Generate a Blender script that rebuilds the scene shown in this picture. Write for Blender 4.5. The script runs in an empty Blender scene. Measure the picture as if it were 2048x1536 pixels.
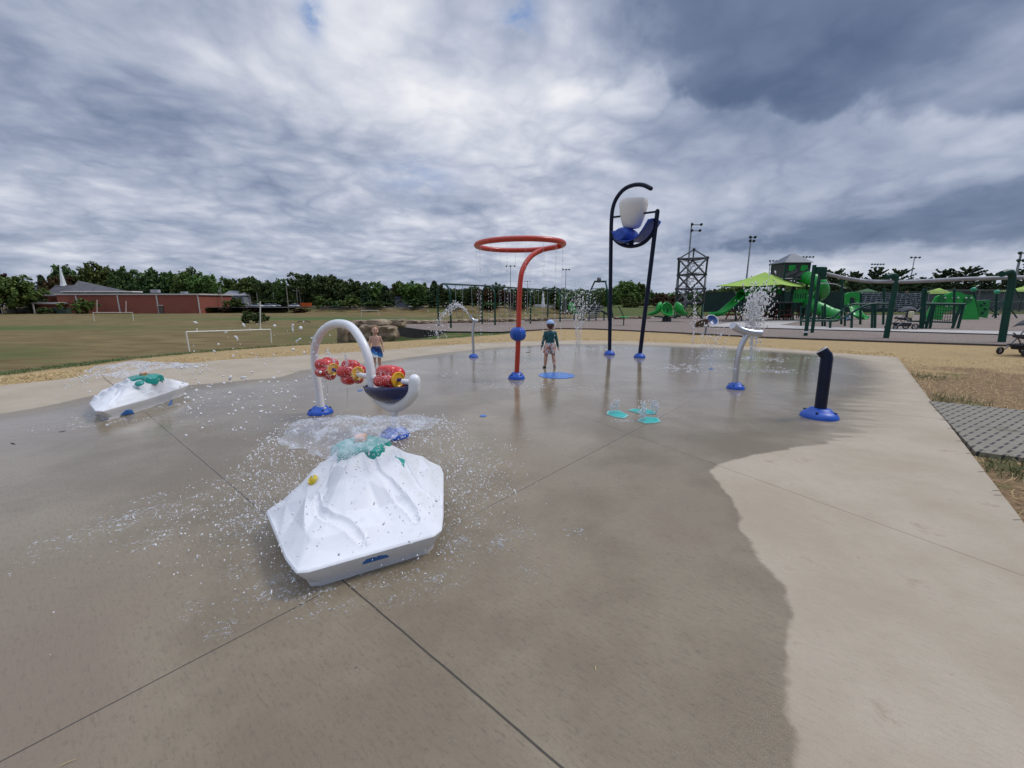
import bpy, math, random
import numpy as np
from mathutils import Vector, Matrix, noise
rnd = random.Random(7)
S = bpy.context.scene
COL = S.collection
PI = math.pi
R = math.radians
# ------------------------------------------------------------------ camera
F, OFF, CH = 820.0, 166.0, 1.5
PITCH = math.atan(OFF / F)
def ray(u, v):
    x = (u - 1024) / F; y = (768 - v) / F
    return (x, math.cos(PITCH) + y * math.sin(PITCH), -math.sin(PITCH) + y * math.cos(PITCH))
def G(u, v, z=0.0):
    r = ray(u, v); t = (z - CH) / r[2]
    return Vector((r[0] * t, r[1] * t, z))
def P(u, v, y):
    r = ray(u, v); t = y / r[1]
    return Vector((r[0] * t, y, CH + r[2] * t))
cam = bpy.data.cameras.new('camera'); co = bpy.data.objects.new('camera', cam); COL.objects.link(co)
co.location = (0, 0, CH); co.rotation_euler = (PI / 2 - PITCH, 0, 0)
cam.sensor_width = 36; cam.lens = 36 * F / 2048; cam.clip_end = 5000; cam.clip_start = 0.05
S.camera = co
S.view_settings.view_transform = 'Standard'; S.view_settings.look = 'None'
S.view_settings.gamma = 1; S.view_settings.exposure = 0
S.cycles.max_bounces = 8; S.cycles.transparent_max_bounces = 24
S.cycles.use_denoising = True
# ------------------------------------------------------------------ node expression helper
class NT:
    def __init__(s, tree): s.t = tree
    def new(s, typ, **kw):
        n = s.t.nodes.new(typ)
        for k, v in kw.items(): setattr(n, k, v)
        return n
    def put(s, sock, val):
        if isinstance(val, E_): s.t.links.new(val.s, sock)
        elif isinstance(val, bpy.types.NodeSocket): s.t.links.new(val, sock)
        else:
            try: sock.default_value = val
            except Exception: sock.default_value = (*val, 1.0) if hasattr(val, '__len__') else ((val,) * 3 + (1.0,) if sock.type == 'RGBA' else (val,) * 3)
    def math(s, op, *a, clamp=False):
        n = s.new('ShaderNodeMath', operation=op, use_clamp=clamp)
        for i, x in enumerate(a): s.put(n.inputs[i], x)
        return E_(s, n.outputs[0])
    def vmath(s, op, *a, out=0):
        n = s.new('ShaderNodeVectorMath', operation=op)
        for i, x in enumerate(a):
            s.put(n.inputs[3] if (op == 'SCALE' and i == 1) else n.inputs[i], x)
        return E_(s, n.outputs['Value'] if op in ('LENGTH', 'DOT_PRODUCT', 'DISTANCE') else n.outputs[0])
    def noise(s, vec, scale=5, detail=4, rough=.5, dist=0, col=False, lac=2.0):
        n = s.new('ShaderNodeTexNoise')
        s.put(n.inputs['Vector'], vec); s.put(n.inputs['Scale'], scale); s.put(n.inputs['Detail'], detail)
        s.put(n.inputs['Roughness'], rough); s.put(n.inputs['Distortion'], dist); s.put(n.inputs['Lacunarity'], lac)
        return E_(s, n.outputs['Color' if col else 'Fac'])
    def voro(s, vec, scale=5, feature='F1', out='Distance', rnd_=1.0):
        n = s.new('ShaderNodeTexVoronoi', feature=feature)
        s.put(n.inputs['Vector'], vec); s.put(n.inputs['Scale'], scale); s.put(n.inputs['Randomness'], rnd_)
        return E_(s, n.outputs[out])
    def mix(s, f, a, b, blend='MIX'):
        n = s.new('ShaderNodeMix', data_type='RGBA', blend_type=blend)
        s.put(n.inputs[0], f); s.put(n.inputs[6], a); s.put(n.inputs[7], b)
        return E_(s, n.outputs[2])
    def ramp(s, f, stops):
        n = s.new('ShaderNodeValToRGB'); cr = n.color_ramp
        while len(cr.elements) < len(stops): cr.elements.new(.5)
        for e, (p, c) in zip(cr.elements, stops): e.position = p; e.color = (*c, 1) if len(c) == 3 else c
        s.put(n.inputs[0], f); return E_(s, n.outputs[0])
    def step(s, x, a, b):   # smoothstep
        n = s.new('ShaderNodeMapRange', interpolation_type='SMOOTHSTEP')
        s.put(n.inputs[0], x); s.put(n.inputs[1], a); s.put(n.inputs[2], b); return E_(s, n.outputs[0])
    def sep(s, v):
        n = s.new('ShaderNodeSeparateXYZ'); s.put(n.inputs[0], v); return [E_(s, o) for o in n.outputs]
    def comb(s, x, y, z):
        n = s.new('ShaderNodeCombineXYZ')
        for i, a in enumerate((x, y, z)): s.put(n.inputs[i], a)
        return E_(s, n.outputs[0])
    def map(s, vec, scale=(1, 1, 1), rot=(0, 0, 0), loc=(0, 0, 0)):
        if tuple(rot) != (0, 0, 0) and tuple(scale) != (1, 1, 1): vec = s.map(vec, rot=rot); rot = (0, 0, 0)   # turn first, then stretch
        n = s.new('ShaderNodeMapping'); s.put(n.inputs[0], vec)
        n.inputs['Scale'].default_value = scale; n.inputs['Rotation'].default_value = rot; n.inputs['Location'].default_value = loc
        return E_(s, n.outputs[0])
    def attr(s, name, out='Fac'):
        n = s.new('ShaderNodeAttribute', attribute_name=name); return E_(s, n.outputs[out])
    def coord(s, out='Object'):
        return E_(s, s.new('ShaderNodeTexCoord').outputs[out])
    def pos(s): return E_(s, s.new('ShaderNodeNewGeometry').outputs['Position'])
    def bump(s, h, strength=.3, dist=.01, normal=None):
        n = s.new('ShaderNodeBump'); s.put(n.inputs['Strength'], strength); s.put(n.inputs['Distance'], dist)
        s.put(n.inputs['Height'], h)
        if normal: s.put(n.inputs['Normal'], normal)
        return E_(s, n.outputs[0])
class E_:
    def __init__(s, nt, sock): s.n = nt; s.s = sock
    def __add__(s, o): return s.n.math('ADD', s, o)
    def __radd__(s, o): return s.n.math('ADD', o, s)
    def __sub__(s, o): return s.n.math('SUBTRACT', s, o)
    def __rsub__(s, o): return s.n.math('SUBTRACT', o, s)
    def __mul__(s, o): return s.n.math('MULTIPLY', s, o)
    def __rmul__(s, o): return s.n.math('MULTIPLY', o, s)
    def __truediv__(s, o): return s.n.math('DIVIDE', s, o)
    def abs(s): return s.n.math('ABSOLUTE', s)
    def clamp(s): return s.n.math('ADD', s, 0.0, clamp=True)
    def max(s, o): return s.n.math('MAXIMUM', s, o)
    def min(s, o): return s.n.math('MINIMUM', s, o)
def material(name):
    m = bpy.data.materials.new(name); m.use_nodes = True; t = m.node_tree
    b = t.nodes['Principled BSDF']; return m, NT(t), b
MATS = {}
def mat(name, col, rough=.5, metal=0, var=.12, vscale=3.0, bump=0, bscale=40, bdist=.01, coat=0, spec=.5, dirt=0, obj_random=0, trans=0, sub=0):
    """painted / plastic / plain surfaces with slight tone variation"""
    if name in MATS: return MATS[name]
    m, n, b = material(name); MATS[name] = m
    c = n.coord('Object')
    nz = n.noise(c, vscale, 5, .6)
    lo = tuple(x * (1 - var) for x in col); hi = tuple(min(1, x * (1 + var)) for x in col)
    colr = n.mix(n.step(nz, .3, .7), lo, hi)
    if dirt:
        d = n.step(n.noise(c, vscale * 3.1, 6, .7), .52, .75) * dirt
        colr = n.mix(d, colr, (.12, .1, .08))
    if obj_random:
        oi = n.new('ShaderNodeObjectInfo')
        h = n.new('ShaderNodeHueSaturation'); n.put(h.inputs['Color'], colr)
        r = E_(n, oi.outputs['Random'])
        n.put(h.inputs['Value'], r * obj_random + (1 - obj_random / 2)); n.put(h.inputs['Hue'], r * .03 + .485)
        colr = E_(n, h.outputs[0])
    n.put(b.inputs['Base Color'], colr)
    n.put(b.inputs['Roughness'], n.step(n.noise(c, vscale * 5, 3), .2, .8) * .12 + (rough - .06))
    b.inputs['Metallic'].default_value = metal
    b.inputs['Coat Weight'].default_value = coat
    b.inputs['Coat Roughness'].default_value = .15
    b.inputs['Specular IOR Level'].default_value = spec
    if sub:
        b.inputs['Subsurface Weight'].default_value = sub; b.inputs['Subsurface Radius'].default_value = (.02, .008, .004)
    if bump: n.put(b.inputs['Normal'], n.bump(n.noise(c, bscale, 5, .6), bump, bdist))
    return m
# ------------------------------------------------------------------ objects
def tag(o, label=None, cat=None, group=None, kind=None):
    if label: o['label'] = label
    if cat: o['category'] = cat
    if group: o['group'] = group
    if kind: o['kind'] = kind
    return o
def thing(name, loc, label, cat, group=None):
    o = bpy.data.objects.new(name, None); o.empty_display_size = .2
    COL.objects.link(o); o.location = loc
    return tag(o, label, cat, group)
def origin(o):
    v = Vector(o.location)
    while o.parent: o = o.parent; v += Vector(o.location)
    return v
class MB:
    def __init__(s): s.v = []; s.f = []
    def add(s, vs, fs):
        k = len(s.v); s.v += [tuple(x) for x in vs]; s.f += [tuple(i + k for i in f) for f in fs]; return s
    def box(s, c, size, rz=0, rot=None, taper=1):
        c = Vector(c); hx, hy, hz = (x / 2 for x in size)
        M = rot if rot is not None else Matrix.Rotation(rz, 3, 'Z')
        vs = []
        for z in (-1, 1):
            t = taper if z > 0 else 1
            for x, y in ((-1, -1), (1, -1), (1, 1), (-1, 1)): vs.append(c + M @ Vector((x * hx * t, y * hy * t, z * hz)))
        return s.add(vs, [(0, 3, 2, 1), (4, 5, 6, 7), (0, 1, 5, 4), (1, 2, 6, 5), (2, 3, 7, 6), (3, 0, 4, 7)])
    def beam(s, a, b, w, h=None):
        a = Vector(a); b = Vector(b); d = b - a; L = d.length
        q = d.to_track_quat('Z', 'Y').to_matrix()
        return s.box((a + b) / 2, (w, h or w, L), rot=q)
    def tube(s, pts, r, n=12, caps=True, closed=False, flat=1.0):
        pts = [Vector(p) for p in pts]; m = len(pts)
        rs = r if hasattr(r, '__len__') else [r] * m
        base = len(s.v); up = None
        for i, p in enumerate(pts):
            if closed: t = pts[(i + 1) % m] - pts[i - 1]
            else: t = (pts[min(i + 1, m - 1)] - pts[max(i - 1, 0)])
            t.normalize()
            if up is None:
                up = Vector((0, 0, 1)) if abs(t.z) < .9 else Vector((1, 0, 0))
            x = up.cross(t)
            if x.length < 1e-5: x = Vector((1, 0, 0)).cross(t)
            x.normalize(); y = t.cross(x); y.normalize(); up = y if abs(t.dot(y)) < .5 else up
            for k in range(n):
                a = 2 * PI * k / n
                s.v.append(tuple(p + rs[i] * (math.cos(a) * x + flat * math.sin(a) * y)))
        for i in range(m if closed else m - 1):
            for k in range(n):
                a = base + i * n + k; b = base + i * n + (k + 1) % n
                c = base + ((i + 1) % m) * n + (k + 1) % n; d = base + ((i + 1) % m) * n + k
                s.f.append((a, b, c, d))
        if caps and not closed:
            s.f.append(tuple(base + k for k in range(n))[::-1]); s.f.append(tuple(base + (m - 1) * n + k for k in range(n)))
        return s
    def lathe(s, prof, c, n=24, axis=None, cap=True):
        """prof: (radius, height) pairs"""
        c = Vector(c); M = Matrix.Identity(3) if axis is None else Vector(axis).normalized().to_track_quat('Z', 'Y').to_matrix()
        base = len(s.v)
        for r_, z in prof:
            for k in range(n):
                a = 2 * PI * k / n; s.v.append(tuple(c + M @ Vector((r_ * math.cos(a), r_ * math.sin(a), z))))
        for i in range(len(prof) - 1):
            for k in range(n):
                s.f.append((base + i * n + k, base + i * n + (k + 1) % n, base + (i + 1) * n + (k + 1) % n, base + (i + 1) * n + k))
        if cap:
            s.f.append(tuple(base + k for k in range(n))[::-1]); s.f.append(tuple(base + (len(prof) - 1) * n + k for k in range(n)))
        return s
    def ball(s, c, r, n=10, sc=(1, 1, 1)):
        m = max(4, n // 2); prof = []
        c = Vector(c); base = len(s.v)
        for i in range(m + 1):
            t = PI * i / m
            for k in range(n):
                a = 2 * PI * k / n
                s.v.append((c.x + r * sc[0] * math.sin(t) * math.cos(a), c.y + r * sc[1] * math.sin(t) * math.sin(a), c.z - r * sc[2] * math.cos(t)))
        for i in range(m):
            for k in range(n):
                s.f.append((base + i * n + k, base + i * n + (k + 1) % n, base + (i + 1) * n + (k + 1) % n, base + (i + 1) * n + k))
        return s
    def prism(s, poly, z0, z1, top=None):
        n = len(poly); top = top or poly
        vs = [(p[0], p[1], z0) for p in poly] + [(p[0], p[1], z1) for p in top]
        return s.add(vs, [tuple(range(n))[::-1], tuple(range(n, 2 * n))] + [(i, (i + 1) % n, n + (i + 1) % n, n + i) for i in range(n)])
    def slab(s, poly3, normal_off):
        """polygon of 3D points given a thickness vector"""
        n = len(poly3); o = Vector(normal_off)
        vs = [Vector(p) for p in poly3] + [Vector(p) + o for p in poly3]
        return s.add(vs, [tuple(range(n))[::-1], tuple(range(n, 2 * n))] + [(i, (i + 1) % n, n + (i + 1) % n, n + i) for i in range(n)])
    def build(s, name, m, parent=None, smooth=False, bevel=0, auto=None, at=None):
        me = bpy.data.meshes.new(name)
        off = origin(parent) if parent else (Vector(at) if at is not None else Vector((0, 0, 0)))
        me.from_pydata([(x - off.x, y - off.y, z - off.z) for x, y, z in s.v], [], s.f)
        me.update(); me.validate()
        o = bpy.data.objects.new(name, me); COL.objects.link(o)
        if parent: o.parent = parent
        elif at is not None: o.location = off
        me.materials.append(m)
        if smooth:
            me.polygons.foreach_set('use_smooth', [True] * len(me.polygons))
            try: me.set_sharp_from_angle(angle=R(auto or 50))
            except Exception: pass
        if bevel:
            b = o.modifiers.new('bevel', 'BEVEL'); b.width = bevel; b.segments = 2; b.limit_method = 'ANGLE'; b.angle_limit = R(35)
        return o
def copy_thing(root, loc, label=None, rotz=None, scale=None):
    r = root.copy(); COL.objects.link(r); r.location = loc
    if rotz is not None: r.rotation_euler = (0, 0, rotz)
    if scale is not None: r.scale = scale if hasattr(scale, '__len__') else (scale,) * 3
    if label: r['label'] = label
    for ch in list(root.children):
        c = ch.copy(); COL.objects.link(c); c.parent = r
        for g in list(ch.children):
            d = g.copy(); COL.objects.link(d); d.parent = c
    return r
def spline(pts, n=8):
    """Catmull-Rom through points"""
    pts = [Vector(p) for p in pts]; out = []
    q = [pts[0] * 2 - pts[1]] + pts + [pts[-1] * 2 - pts[-2]]
    for i in range(1, len(q) - 2):
        p0, p1, p2, p3 = q[i - 1:i + 3]
        for k in range(n):
            t = k / n
            out.append(.5 * ((2 * p1) + (p2 - p0) * t + (2 * p0 - 5 * p1 + 4 * p2 - p3) * t * t + (3 * p1 - p0 - 3 * p2 + p3) * t ** 3))
    out.append(pts[-1]); return out
def poly_sd(px, py, poly):
    """signed distance to polygon, negative inside (numpy)"""
    poly = np.array([(p[0], p[1]) for p in poly], float)
    d = np.full(px.shape, 1e9); inside = np.zeros(px.shape, bool)
    for i in range(len(poly)):
        a = poly[i - 1]; b = poly[i]; e = b - a
        wx = px - a[0]; wy = py - a[1]
        t = np.clip((wx * e[0] + wy * e[1]) / max(e @ e, 1e-9), 0, 1)
        d = np.minimum(d, np.hypot(wx - e[0] * t, wy - e[1] * t))
        c = ((a[1] > py) != (b[1] > py)) & (px < (b[0] - a[0]) * (py - a[1]) / (b[1] - a[1] + 1e-12) + a[0])
        inside ^= c
    return np.where(inside, -d, d)
# ------------------------------------------------------------------ sky and sun
w = bpy.data.worlds.new('World'); S.world = w; w.use_nodes = True
nt = NT(w.node_tree); bg = w.node_tree.nodes['Background']
SUN_EL, SUN_AZ = R(52), R(75)     # azimuth measured from +Y towards +X
sky = nt.new('ShaderNodeTexSky', sky_type='NISHITA'); sky.sun_disc = False
sky.sun_elevation = SUN_EL; sky.sun_rotation = SUN_AZ
d = nt.coord('Generated'); dx, dy, dz = nt.sep(d)
az = nt.math('ARCTAN2', dx, dy) * 57.2958
el = nt.math('ARCSINE', dz) * 57.2958
den = dz.max(0.0) + .21
p = nt.comb(dx / den, dy / den, 0)
pr = nt.map(p, rot=(0, 0, R(-18)), scale=(1, 1, 1))
wig = nt.vmath('SCALE', nt.noise(pr, 1.4, 2, .5, col=True), .26)
q = nt.vmath('ADD', pr, wig)
big = nt.noise(nt.map(q, scale=(1, 1, 1)), 1.0, 2, .5)
mid = nt.noise(nt.map(q, scale=(1, 1.3, 1), loc=(3, 1, 0)), 2.5, 6, .47, dist=.1)
rip = nt.noise(nt.map(q, scale=(.8, 2.6, 1), loc=(7, 2, 0)), 3.2, 4, .5)
fine = nt.noise(q, 9, 6, .6, dist=.2)
puff = (nt.noise(nt.map(q, loc=(5, 5, 0)), 4.2, 5, .5) - .5).abs() * 2.0
def blob(a0, e0, sa, se, rot=0):
    A = az - a0; B = el - e0
    c, s_ = math.cos(R(rot)), math.sin(R(rot))
    X = (A * c + B * s_) / sa; Y = (B * c - A * s_) / se
    return nt.math('EXPONENT', (X * X + Y * Y) * -1.0)
def blob_px(u, v, su, sv, rot=0):
    r = ray(u, v); L = math.sqrt(r[0]**2 + r[1]**2 + r[2]**2)
    return blob(math.degrees(math.atan2(r[0], r[1])), math.degrees(math.asin(r[2] / L)), su, sv, rot)
calm = 1 - nt.step(az + (big - .5) * 20, 4, 24) * .45
t = .565 + (big - .5) * .50 + ((mid - .5) * .66 + (rip - .5) * .16 + (fine - .5) * .12 + (puff - .17) * .50) * calm
edge = (mid - .5) * 26 + (fine - .5) * 14
# broad dark bank at upper right, its scalloped lower edge, blue-grey bands lower right
def band(u0, v0, u1, v1):   # elevation of a line through two picture points as function of azimuth
    a, b = [(math.degrees(math.atan2(*ray(*k)[:2])), math.degrees(math.asin(ray(*k)[2] / math.sqrt(sum(c * c for c in ray(*k)))))) for k in ((u0, v0), (u1, v1))]
    m_ = (b[1] - a[1]) / (b[0] - a[0]); return (az - a[0]) * m_ + a[1]
wob = (nt.noise(nt.comb(az * .09, el * .09, 0), 1.6, 4, .55) - .5)
low1 = nt.step(el + wob * 9 - band(1350, 205, 2000, 235), -.4, 1.6)
right1 = nt.step(az + wob * 22, 3, 22)
dark1 = low1 * right1 * nt.step(50 - el, 0, 20)
t = t - dark1 * .25 - blob_px(1580, 130, 17, 7) * .13 + blob_px(1980, 150, 7, 5) * .22
low2 = nt.step(el + wob * 7 - band(1400, 500, 2000, 480), -.6, .9) * nt.step(band(1400, 470, 2040, 330) - el + wob * 9, -2.5, 3)
dark2 = low2 * nt.step(az + wob * 12, 11, 24)
t = t - dark2 * .25 - nt.step(az + wob * 14, 6, 30) * nt.step(el, 2, 7) * .11
t = t + blob_px(1180, 210, 9, 5) * .20 + blob_px(700, 60, 12, 7, -25) * .19 + blob_px(880, 150, 10, 9) * .13 + blob_px(960, 300, 12, 7) * .15
t = t + blob_px(1750, 540, 24, 2.0) * .15 + blob_px(1330, 420, 10, 4) * .12 + blob_px(150, 40, 14, 6) * .1
t = t - blob_px(300, 190, 13, 4, -28) * .14 - blob_px(420, 110, 8, 3, -30) * .05 - blob_px(60, 130, 10, 7) * .1
t = t - nt.step(6 - el, 0, 5) * .10 * nt.step(12 - az, 0, 16)
t = t + (nt.step(el, 6, 24)) * .03
colr = nt.ramp(t, [(0.0, (.095, .135, .235)), (.22, (.16, .205, .32)), (.42, (.31, .36, .485)), (.6, (.475, .515, .63)), (.78, (.68, .705, .79)), (1.0, (.90, .905, .94))])
blue = nt.mix(.62, colr, (.24, .35, .60))
bluef = ((blob_px(622, 30, 1.3, 1.7) * 1.1 + blob_px(1040, 25, 2.2, 2.2) * .9 + blob_px(835, 350, 5, 2.2) * .45 + blob_px(930, 60, 4, 3) * .3) * nt.step(fine + mid, .8, 1.15)).clamp()
colr = nt.mix(bluef, colr, (.17, .30, .58))
# horizon haze tint
colr = nt.mix(nt.step(5 - el, 0, 5) * .45, colr, (.36, .44, .60))
# thin cloud: some of the clear sky shows through
skyc = nt.vmath('SCALE', E_(nt, sky.outputs[0]), .10)
colr = nt.mix(.94, skyc, colr)
bright = 1 + nt.step(el, 34, 66) * 1.7  # brightness added to the sky above the camera's view, to light the scene
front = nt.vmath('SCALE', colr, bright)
below = nt.step(dz, -.05, 0.0)
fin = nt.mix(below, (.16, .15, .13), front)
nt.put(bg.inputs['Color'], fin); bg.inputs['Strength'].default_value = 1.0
sl = bpy.data.lights.new('sun', 'SUN'); sl.energy = 1.5; sl.angle = R(14); sl.color = (1, .96, .9)
so = bpy.data.objects.new('sun', sl); COL.objects.link(so)
sd = Vector((math.sin(SUN_AZ) * math.cos(SUN_EL), math.cos(SUN_AZ) * math.cos(SUN_EL), math.sin(SUN_EL)))
so.rotation_euler = sd.to_track_quat('Z', 'Y').to_euler(); so.location = sd * 50
# ------------------------------------------------------------------ terrain
FZ = -3.5
pad_px = [(0, 771), (110, 760), (200, 748), (330, 731), (440, 720), (600, 711), (740, 702), (900, 690), (960, 686), (1040, 683), (1150, 680.5), (1250, 682), (1400, 688), (1560, 697), (1700, 708), (1795, 714)]
pad_poly = [G(*p) for p in pad_px]
dL = (pad_poly[0] - pad_poly[1]).normalized()
c_, e_ = G(1795, 714), G(2048, 1045)
pad_poly = [Vector((-12, -6, 0)), Vector((-15, 3, 0)), pad_poly[0] + dL * 3.5] + pad_poly + [e_, e_ + (e_ - c_) * .75]
straw_px = [(0, 748), (100, 735), (180, 727), (260, 716), (400, 703), (500, 695), (600, 688), (700, 683), (800, 680), (900, 675), (1000, 668), (1060, 661)]
st = [G(*p) for p in straw_px]
st0 = st[0] + (st[0] - st[2]) * .7
mul_near = [G(*p) for p in [(775, 651), (850, 661), (900, 664), (1000, 665), (1060, 661), (1120, 657), (1190, 658), (1362, 666), (1536, 675), (1800, 684), (2048, 692)]]
mul_near.append(mul_near[-1] + (mul_near[-1] - mul_near[-2]) * 2)
mul_back = [G(*p) for p in [(785, 647), (860, 645), (1000, 641), (1100, 638), (1340, 632), (1500, 631), (2048, 628)]]
mulch_poly = mul_near + [Vector((62, 30, 0)), Vector((62, 47, 0))] + mul_back[::-1]
straw_poly = [Vector((-18, -8, 0)), st0 + Vector((-6, -2, 0)), st0] + st + mul_near[4:] + [Vector((60, -10, 0))]
plat = [Vector((-20, -30, 0)), st0 + Vector((-8, -1, 0)), st0] + st[:9] + [G(880, 668), G(905, 656), G(880, 650), G(1000, 643.5), G(1100, 640), G(1340, 634), Vector((18, 48, 0)), Vector((22, 90, 0)), Vector((60, 240, 0)), Vector((400, 600, 0)), Vector((600, -100, 0)), Vector((0, -100, 0))]
def terrain_z(x, y):
    x = np.asarray(x, float); y = np.asarray(y, float)
    sd = poly_sd(x, y, plat)
    t = np.clip(sd / 13.0, 0, 1); s = t * t * (3 - 2 * t)
    # ground near the boulders falls at once
    z = FZ * s
    drop = np.exp(-(((x - G(800, 668).x) / 3.2) ** 2 + ((y - 20) / 4.0) ** 2)) * np.clip(sd / .8 + .2, 0, 1) * .35
    z = z - drop * (1 - s)
    k = np.clip((y - 176) / 9, 0, 1); k = k * k * (3 - 2 * k)
    z = z + (np.maximum(z, -1.25) - z) * k
    z = z + np.clip((y - 205) / 300, 0, 1) * 1.0
    return z
def tz(x, y): return float(terrain_z(np.array([x]), np.array([y]))[0])
ang = np.concatenate([np.linspace(-180, -72, 40, endpoint=False), np.linspace(-72, 72, 520, endpoint=False), np.linspace(72, 180, 40, endpoint=False)])
rad = [0.6]
while rad[-1] < 4000: rad.append(rad[-1] * 1.022 + .01)
rad = np.array(rad); A, Rr = np.meshgrid(np.radians(ang), rad)
X = Rr * np.sin(A); Y = Rr * np.cos(A); Z = terrain_z(X.ravel(), Y.ravel()).reshape(X.shape) - .03
Z = np.where(Rr < 160, Z - .004, Z)
na = len(ang); nr = len(rad)
V = np.stack([X.ravel(), Y.ravel(), Z.ravel()], 1)
V = np.vstack([V, [[0, 0, -.034]]])
i, j = np.meshgrid(np.arange(nr - 1), np.arange(na), indexing='ij')
Fq = np.stack([i * na + j, i * na + (j + 1) % na, (i + 1) * na + (j + 1) % na, (i + 1) * na + j], -1).reshape(-1, 4)[:, ::-1]
cap = [(k, len(V) - 1, (k + 1) % na) for k in range(na)]
me = bpy.data.meshes.new('ground'); me.from_pydata(V.tolist(), [], Fq.tolist() + cap)
me.update()
def fattr(me, name, arr):
    a = me.attributes.new(name, 'FLOAT', 'POINT'); a.data.foreach_set('value', np.asarray(arr, np.float32).ravel())
fattr(me, 'straw', np.clip(poly_sd(V[:, 0], V[:, 1], straw_poly), -5, 5))
road = ((V[:, 1] > 186) & (V[:, 1] < 196))
fattr(me, 'plat', np.clip(poly_sd(V[:, 0], V[:, 1], plat), -20, 40))
me.polygons.foreach_set('use_smooth', [True] * len(me.polygons))
go = bpy.data.objects.new('ground', me); COL.objects.link(go); tag(go, 'ground with dry grass field and straw', kind='structure')
m, n, b = material('ground'); me.materials.append(m)
p = n.pos(); px_, py_, pz_ = n.sep(p)
fl = n.map(p, scale=(1, 1, 0))
big = n.noise(fl, .045, 4, .55); med = n.noise(n.map(p, scale=(.35, 1, 0)), .5, 5, .6); fin = n.noise(fl, 9, 6, .7)
dry = n.mix(n.step(med + (fin - .5) * .8, .3, .7), (.118, .086, .036), (.225, .17, .078))
grn = n.mix(n.step(fin, .3, .7), (.030, .062, .012), (.075, .125, .026))
gmask = n.step(big + (med - .5) * .5 + (fin - .5) * .3, .52, .66) * .55
field = n.mix(gmask, dry, grn)
# greener stripe far out near the shrub, and the green fringe beside the straw
def ell(cx, cy, sx, sy): return n.math('EXPONENT', ((px_ - cx) * (1 / sx) * ((px_ - cx) * (1 / sx)) + (py_ - cy) * (1 / sy) * ((py_ - cy) * (1 / sy))) * -1.0)
c1 = G(640, 637, FZ)
field = n.mix((ell(c1.x, c1.y, 38, 10) * 1.1 * n.step(fin + med, .7, 1.1)).clamp(), field, (.05, .12, .03))
c2 = G(60, 655, FZ)
field = n.mix((ell(c2.x, c2.y, 34, 7) * .6).clamp(), field, (.06, .11, .03))
ps = n.attr('straw')
fr = n.step(n.attr('plat'), 9.5, 1.5) * n.step(ps, -.2, .15)
field = n.mix((fr * n.step(fin + (n.noise(fl, 2.2, 3) - .5) * 1.2, .3, .55)).clamp(), field, grn)
fibre = n.noise(n.map(p, scale=(1, 5, 0), rot=(0, 0, .5)), 14, 6, .7, dist=1.5)
fib2 = n.noise(n.map(p, scale=(5, 1, 0), rot=(0, 0, .2)), 12, 6, .7, dist=1.5)
sf = fibre * .5 + fib2 * .5
straw = n.ramp(sf, [(.25, (.10, .065, .032)), (.42, (.29, .20, .095)), (.55, (.45, .33, .17)), (.75, (.66, .52, .30))])
# bare earth patches right of the pad
dm = n.noise(fl, .55, 5, .6)
cR = G(1900, 790)
em = (ell(cR.x, cR.y, 2.6, 3.4) * .9 + ell(5.5, 4.0, 2.2, 2.6) * .9 + ell(3.2, 1.5, 2.2, 3) + ell(12.5, 9.0, 3.0, 1.4) * .5 + ell(9.5, 7.2, 4, 1.6) * .45)
emask = n.step(em + (dm - .5) * 1.6 + (fin - .5) * .5, .38, .72)
earth = n.ramp(n.noise(fl, 16, 6, .72), [(.3, (.075, .045, .026)), (.5, (.20, .128, .072)), (.7, (.33, .225, .13))])
straw = n.mix(n.step(dm, .52, .72) * .35, straw, (.24, .17, .09)); straw = n.mix(n.step(n.noise(n.map(p, scale=(1, 2, 0)), 3.2, 6, .7), .5, .68) * .45, straw, (.26, .17, .075))
verge = n.mix(emask * .85, straw, earth)
tg = n.step(n.noise(n.map(p, loc=(4, 9, 0), scale=(1, 1, 0)), 1.1, 5, .65) + emask * .06, .64, .70) * n.step(px_, 2, 4) * n.step(24 - px_, 0, 8) * n.step(13 - py_, 0, 2)
verge = n.mix(tg * .45, verge, grn)
sm = n.step(ps + (n.noise(fl, 3.5, 5, .7) - .5) * .9, .12, -.1)
colr = n.mix(sm, field, verge)
n.put(b.inputs['Base Color'], colr); b.inputs['Roughness'].default_value = .95; b.inputs['Specular IOR Level'].default_value = .15
n.put(b.inputs['Normal'], n.bump(sf * .6 + fin * .6 + med * .5, .55, .05))
# ------------------------------------------------------------------ splash pad
wet_px = [(-60, 832), (0, 827), (60, 818), (120, 806), (160, 797), (200, 789), (380, 770), (480, 762), (540, 757), (570, 752), (600, 741), (680, 731), (760, 723), (900, 704.5), (970, 697), (1060, 691), (1150, 687), (1250, 688), (1400, 694), (1560, 702), (1680, 711), (1740, 722), (1768, 745), (1772, 775), (1745, 800), (1725, 830), (1735, 850), (1690, 868), (1650, 888), (1590, 897), (1500, 912), (1435, 928), (1421, 943), (1435, 965), (1462, 995), (1478, 1020), (1479, 1055), (1500, 1090), (1535, 1130), (1572, 1170), (1581, 1220), (1578, 1270), (1562, 1330), (1570, 1400), (1580, 1460), (1578, 1560)]
wet_poly = [G(*p) for p in wet_px]
wet_poly = [Vector((-14, -5, 0)), Vector((-13, 4, 0))] + wet_poly + [Vector((.4, -2, 0)), Vector((0, -5, 0))]
cs = .075
xs = np.arange(-16, 12, cs); ys = np.arange(-6, 14.6, cs)
X, Y = np.meshgrid(xs, ys); sd = poly_sd(X.ravel(), Y.ravel(), pad_poly).reshape(X.shape)
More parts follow.
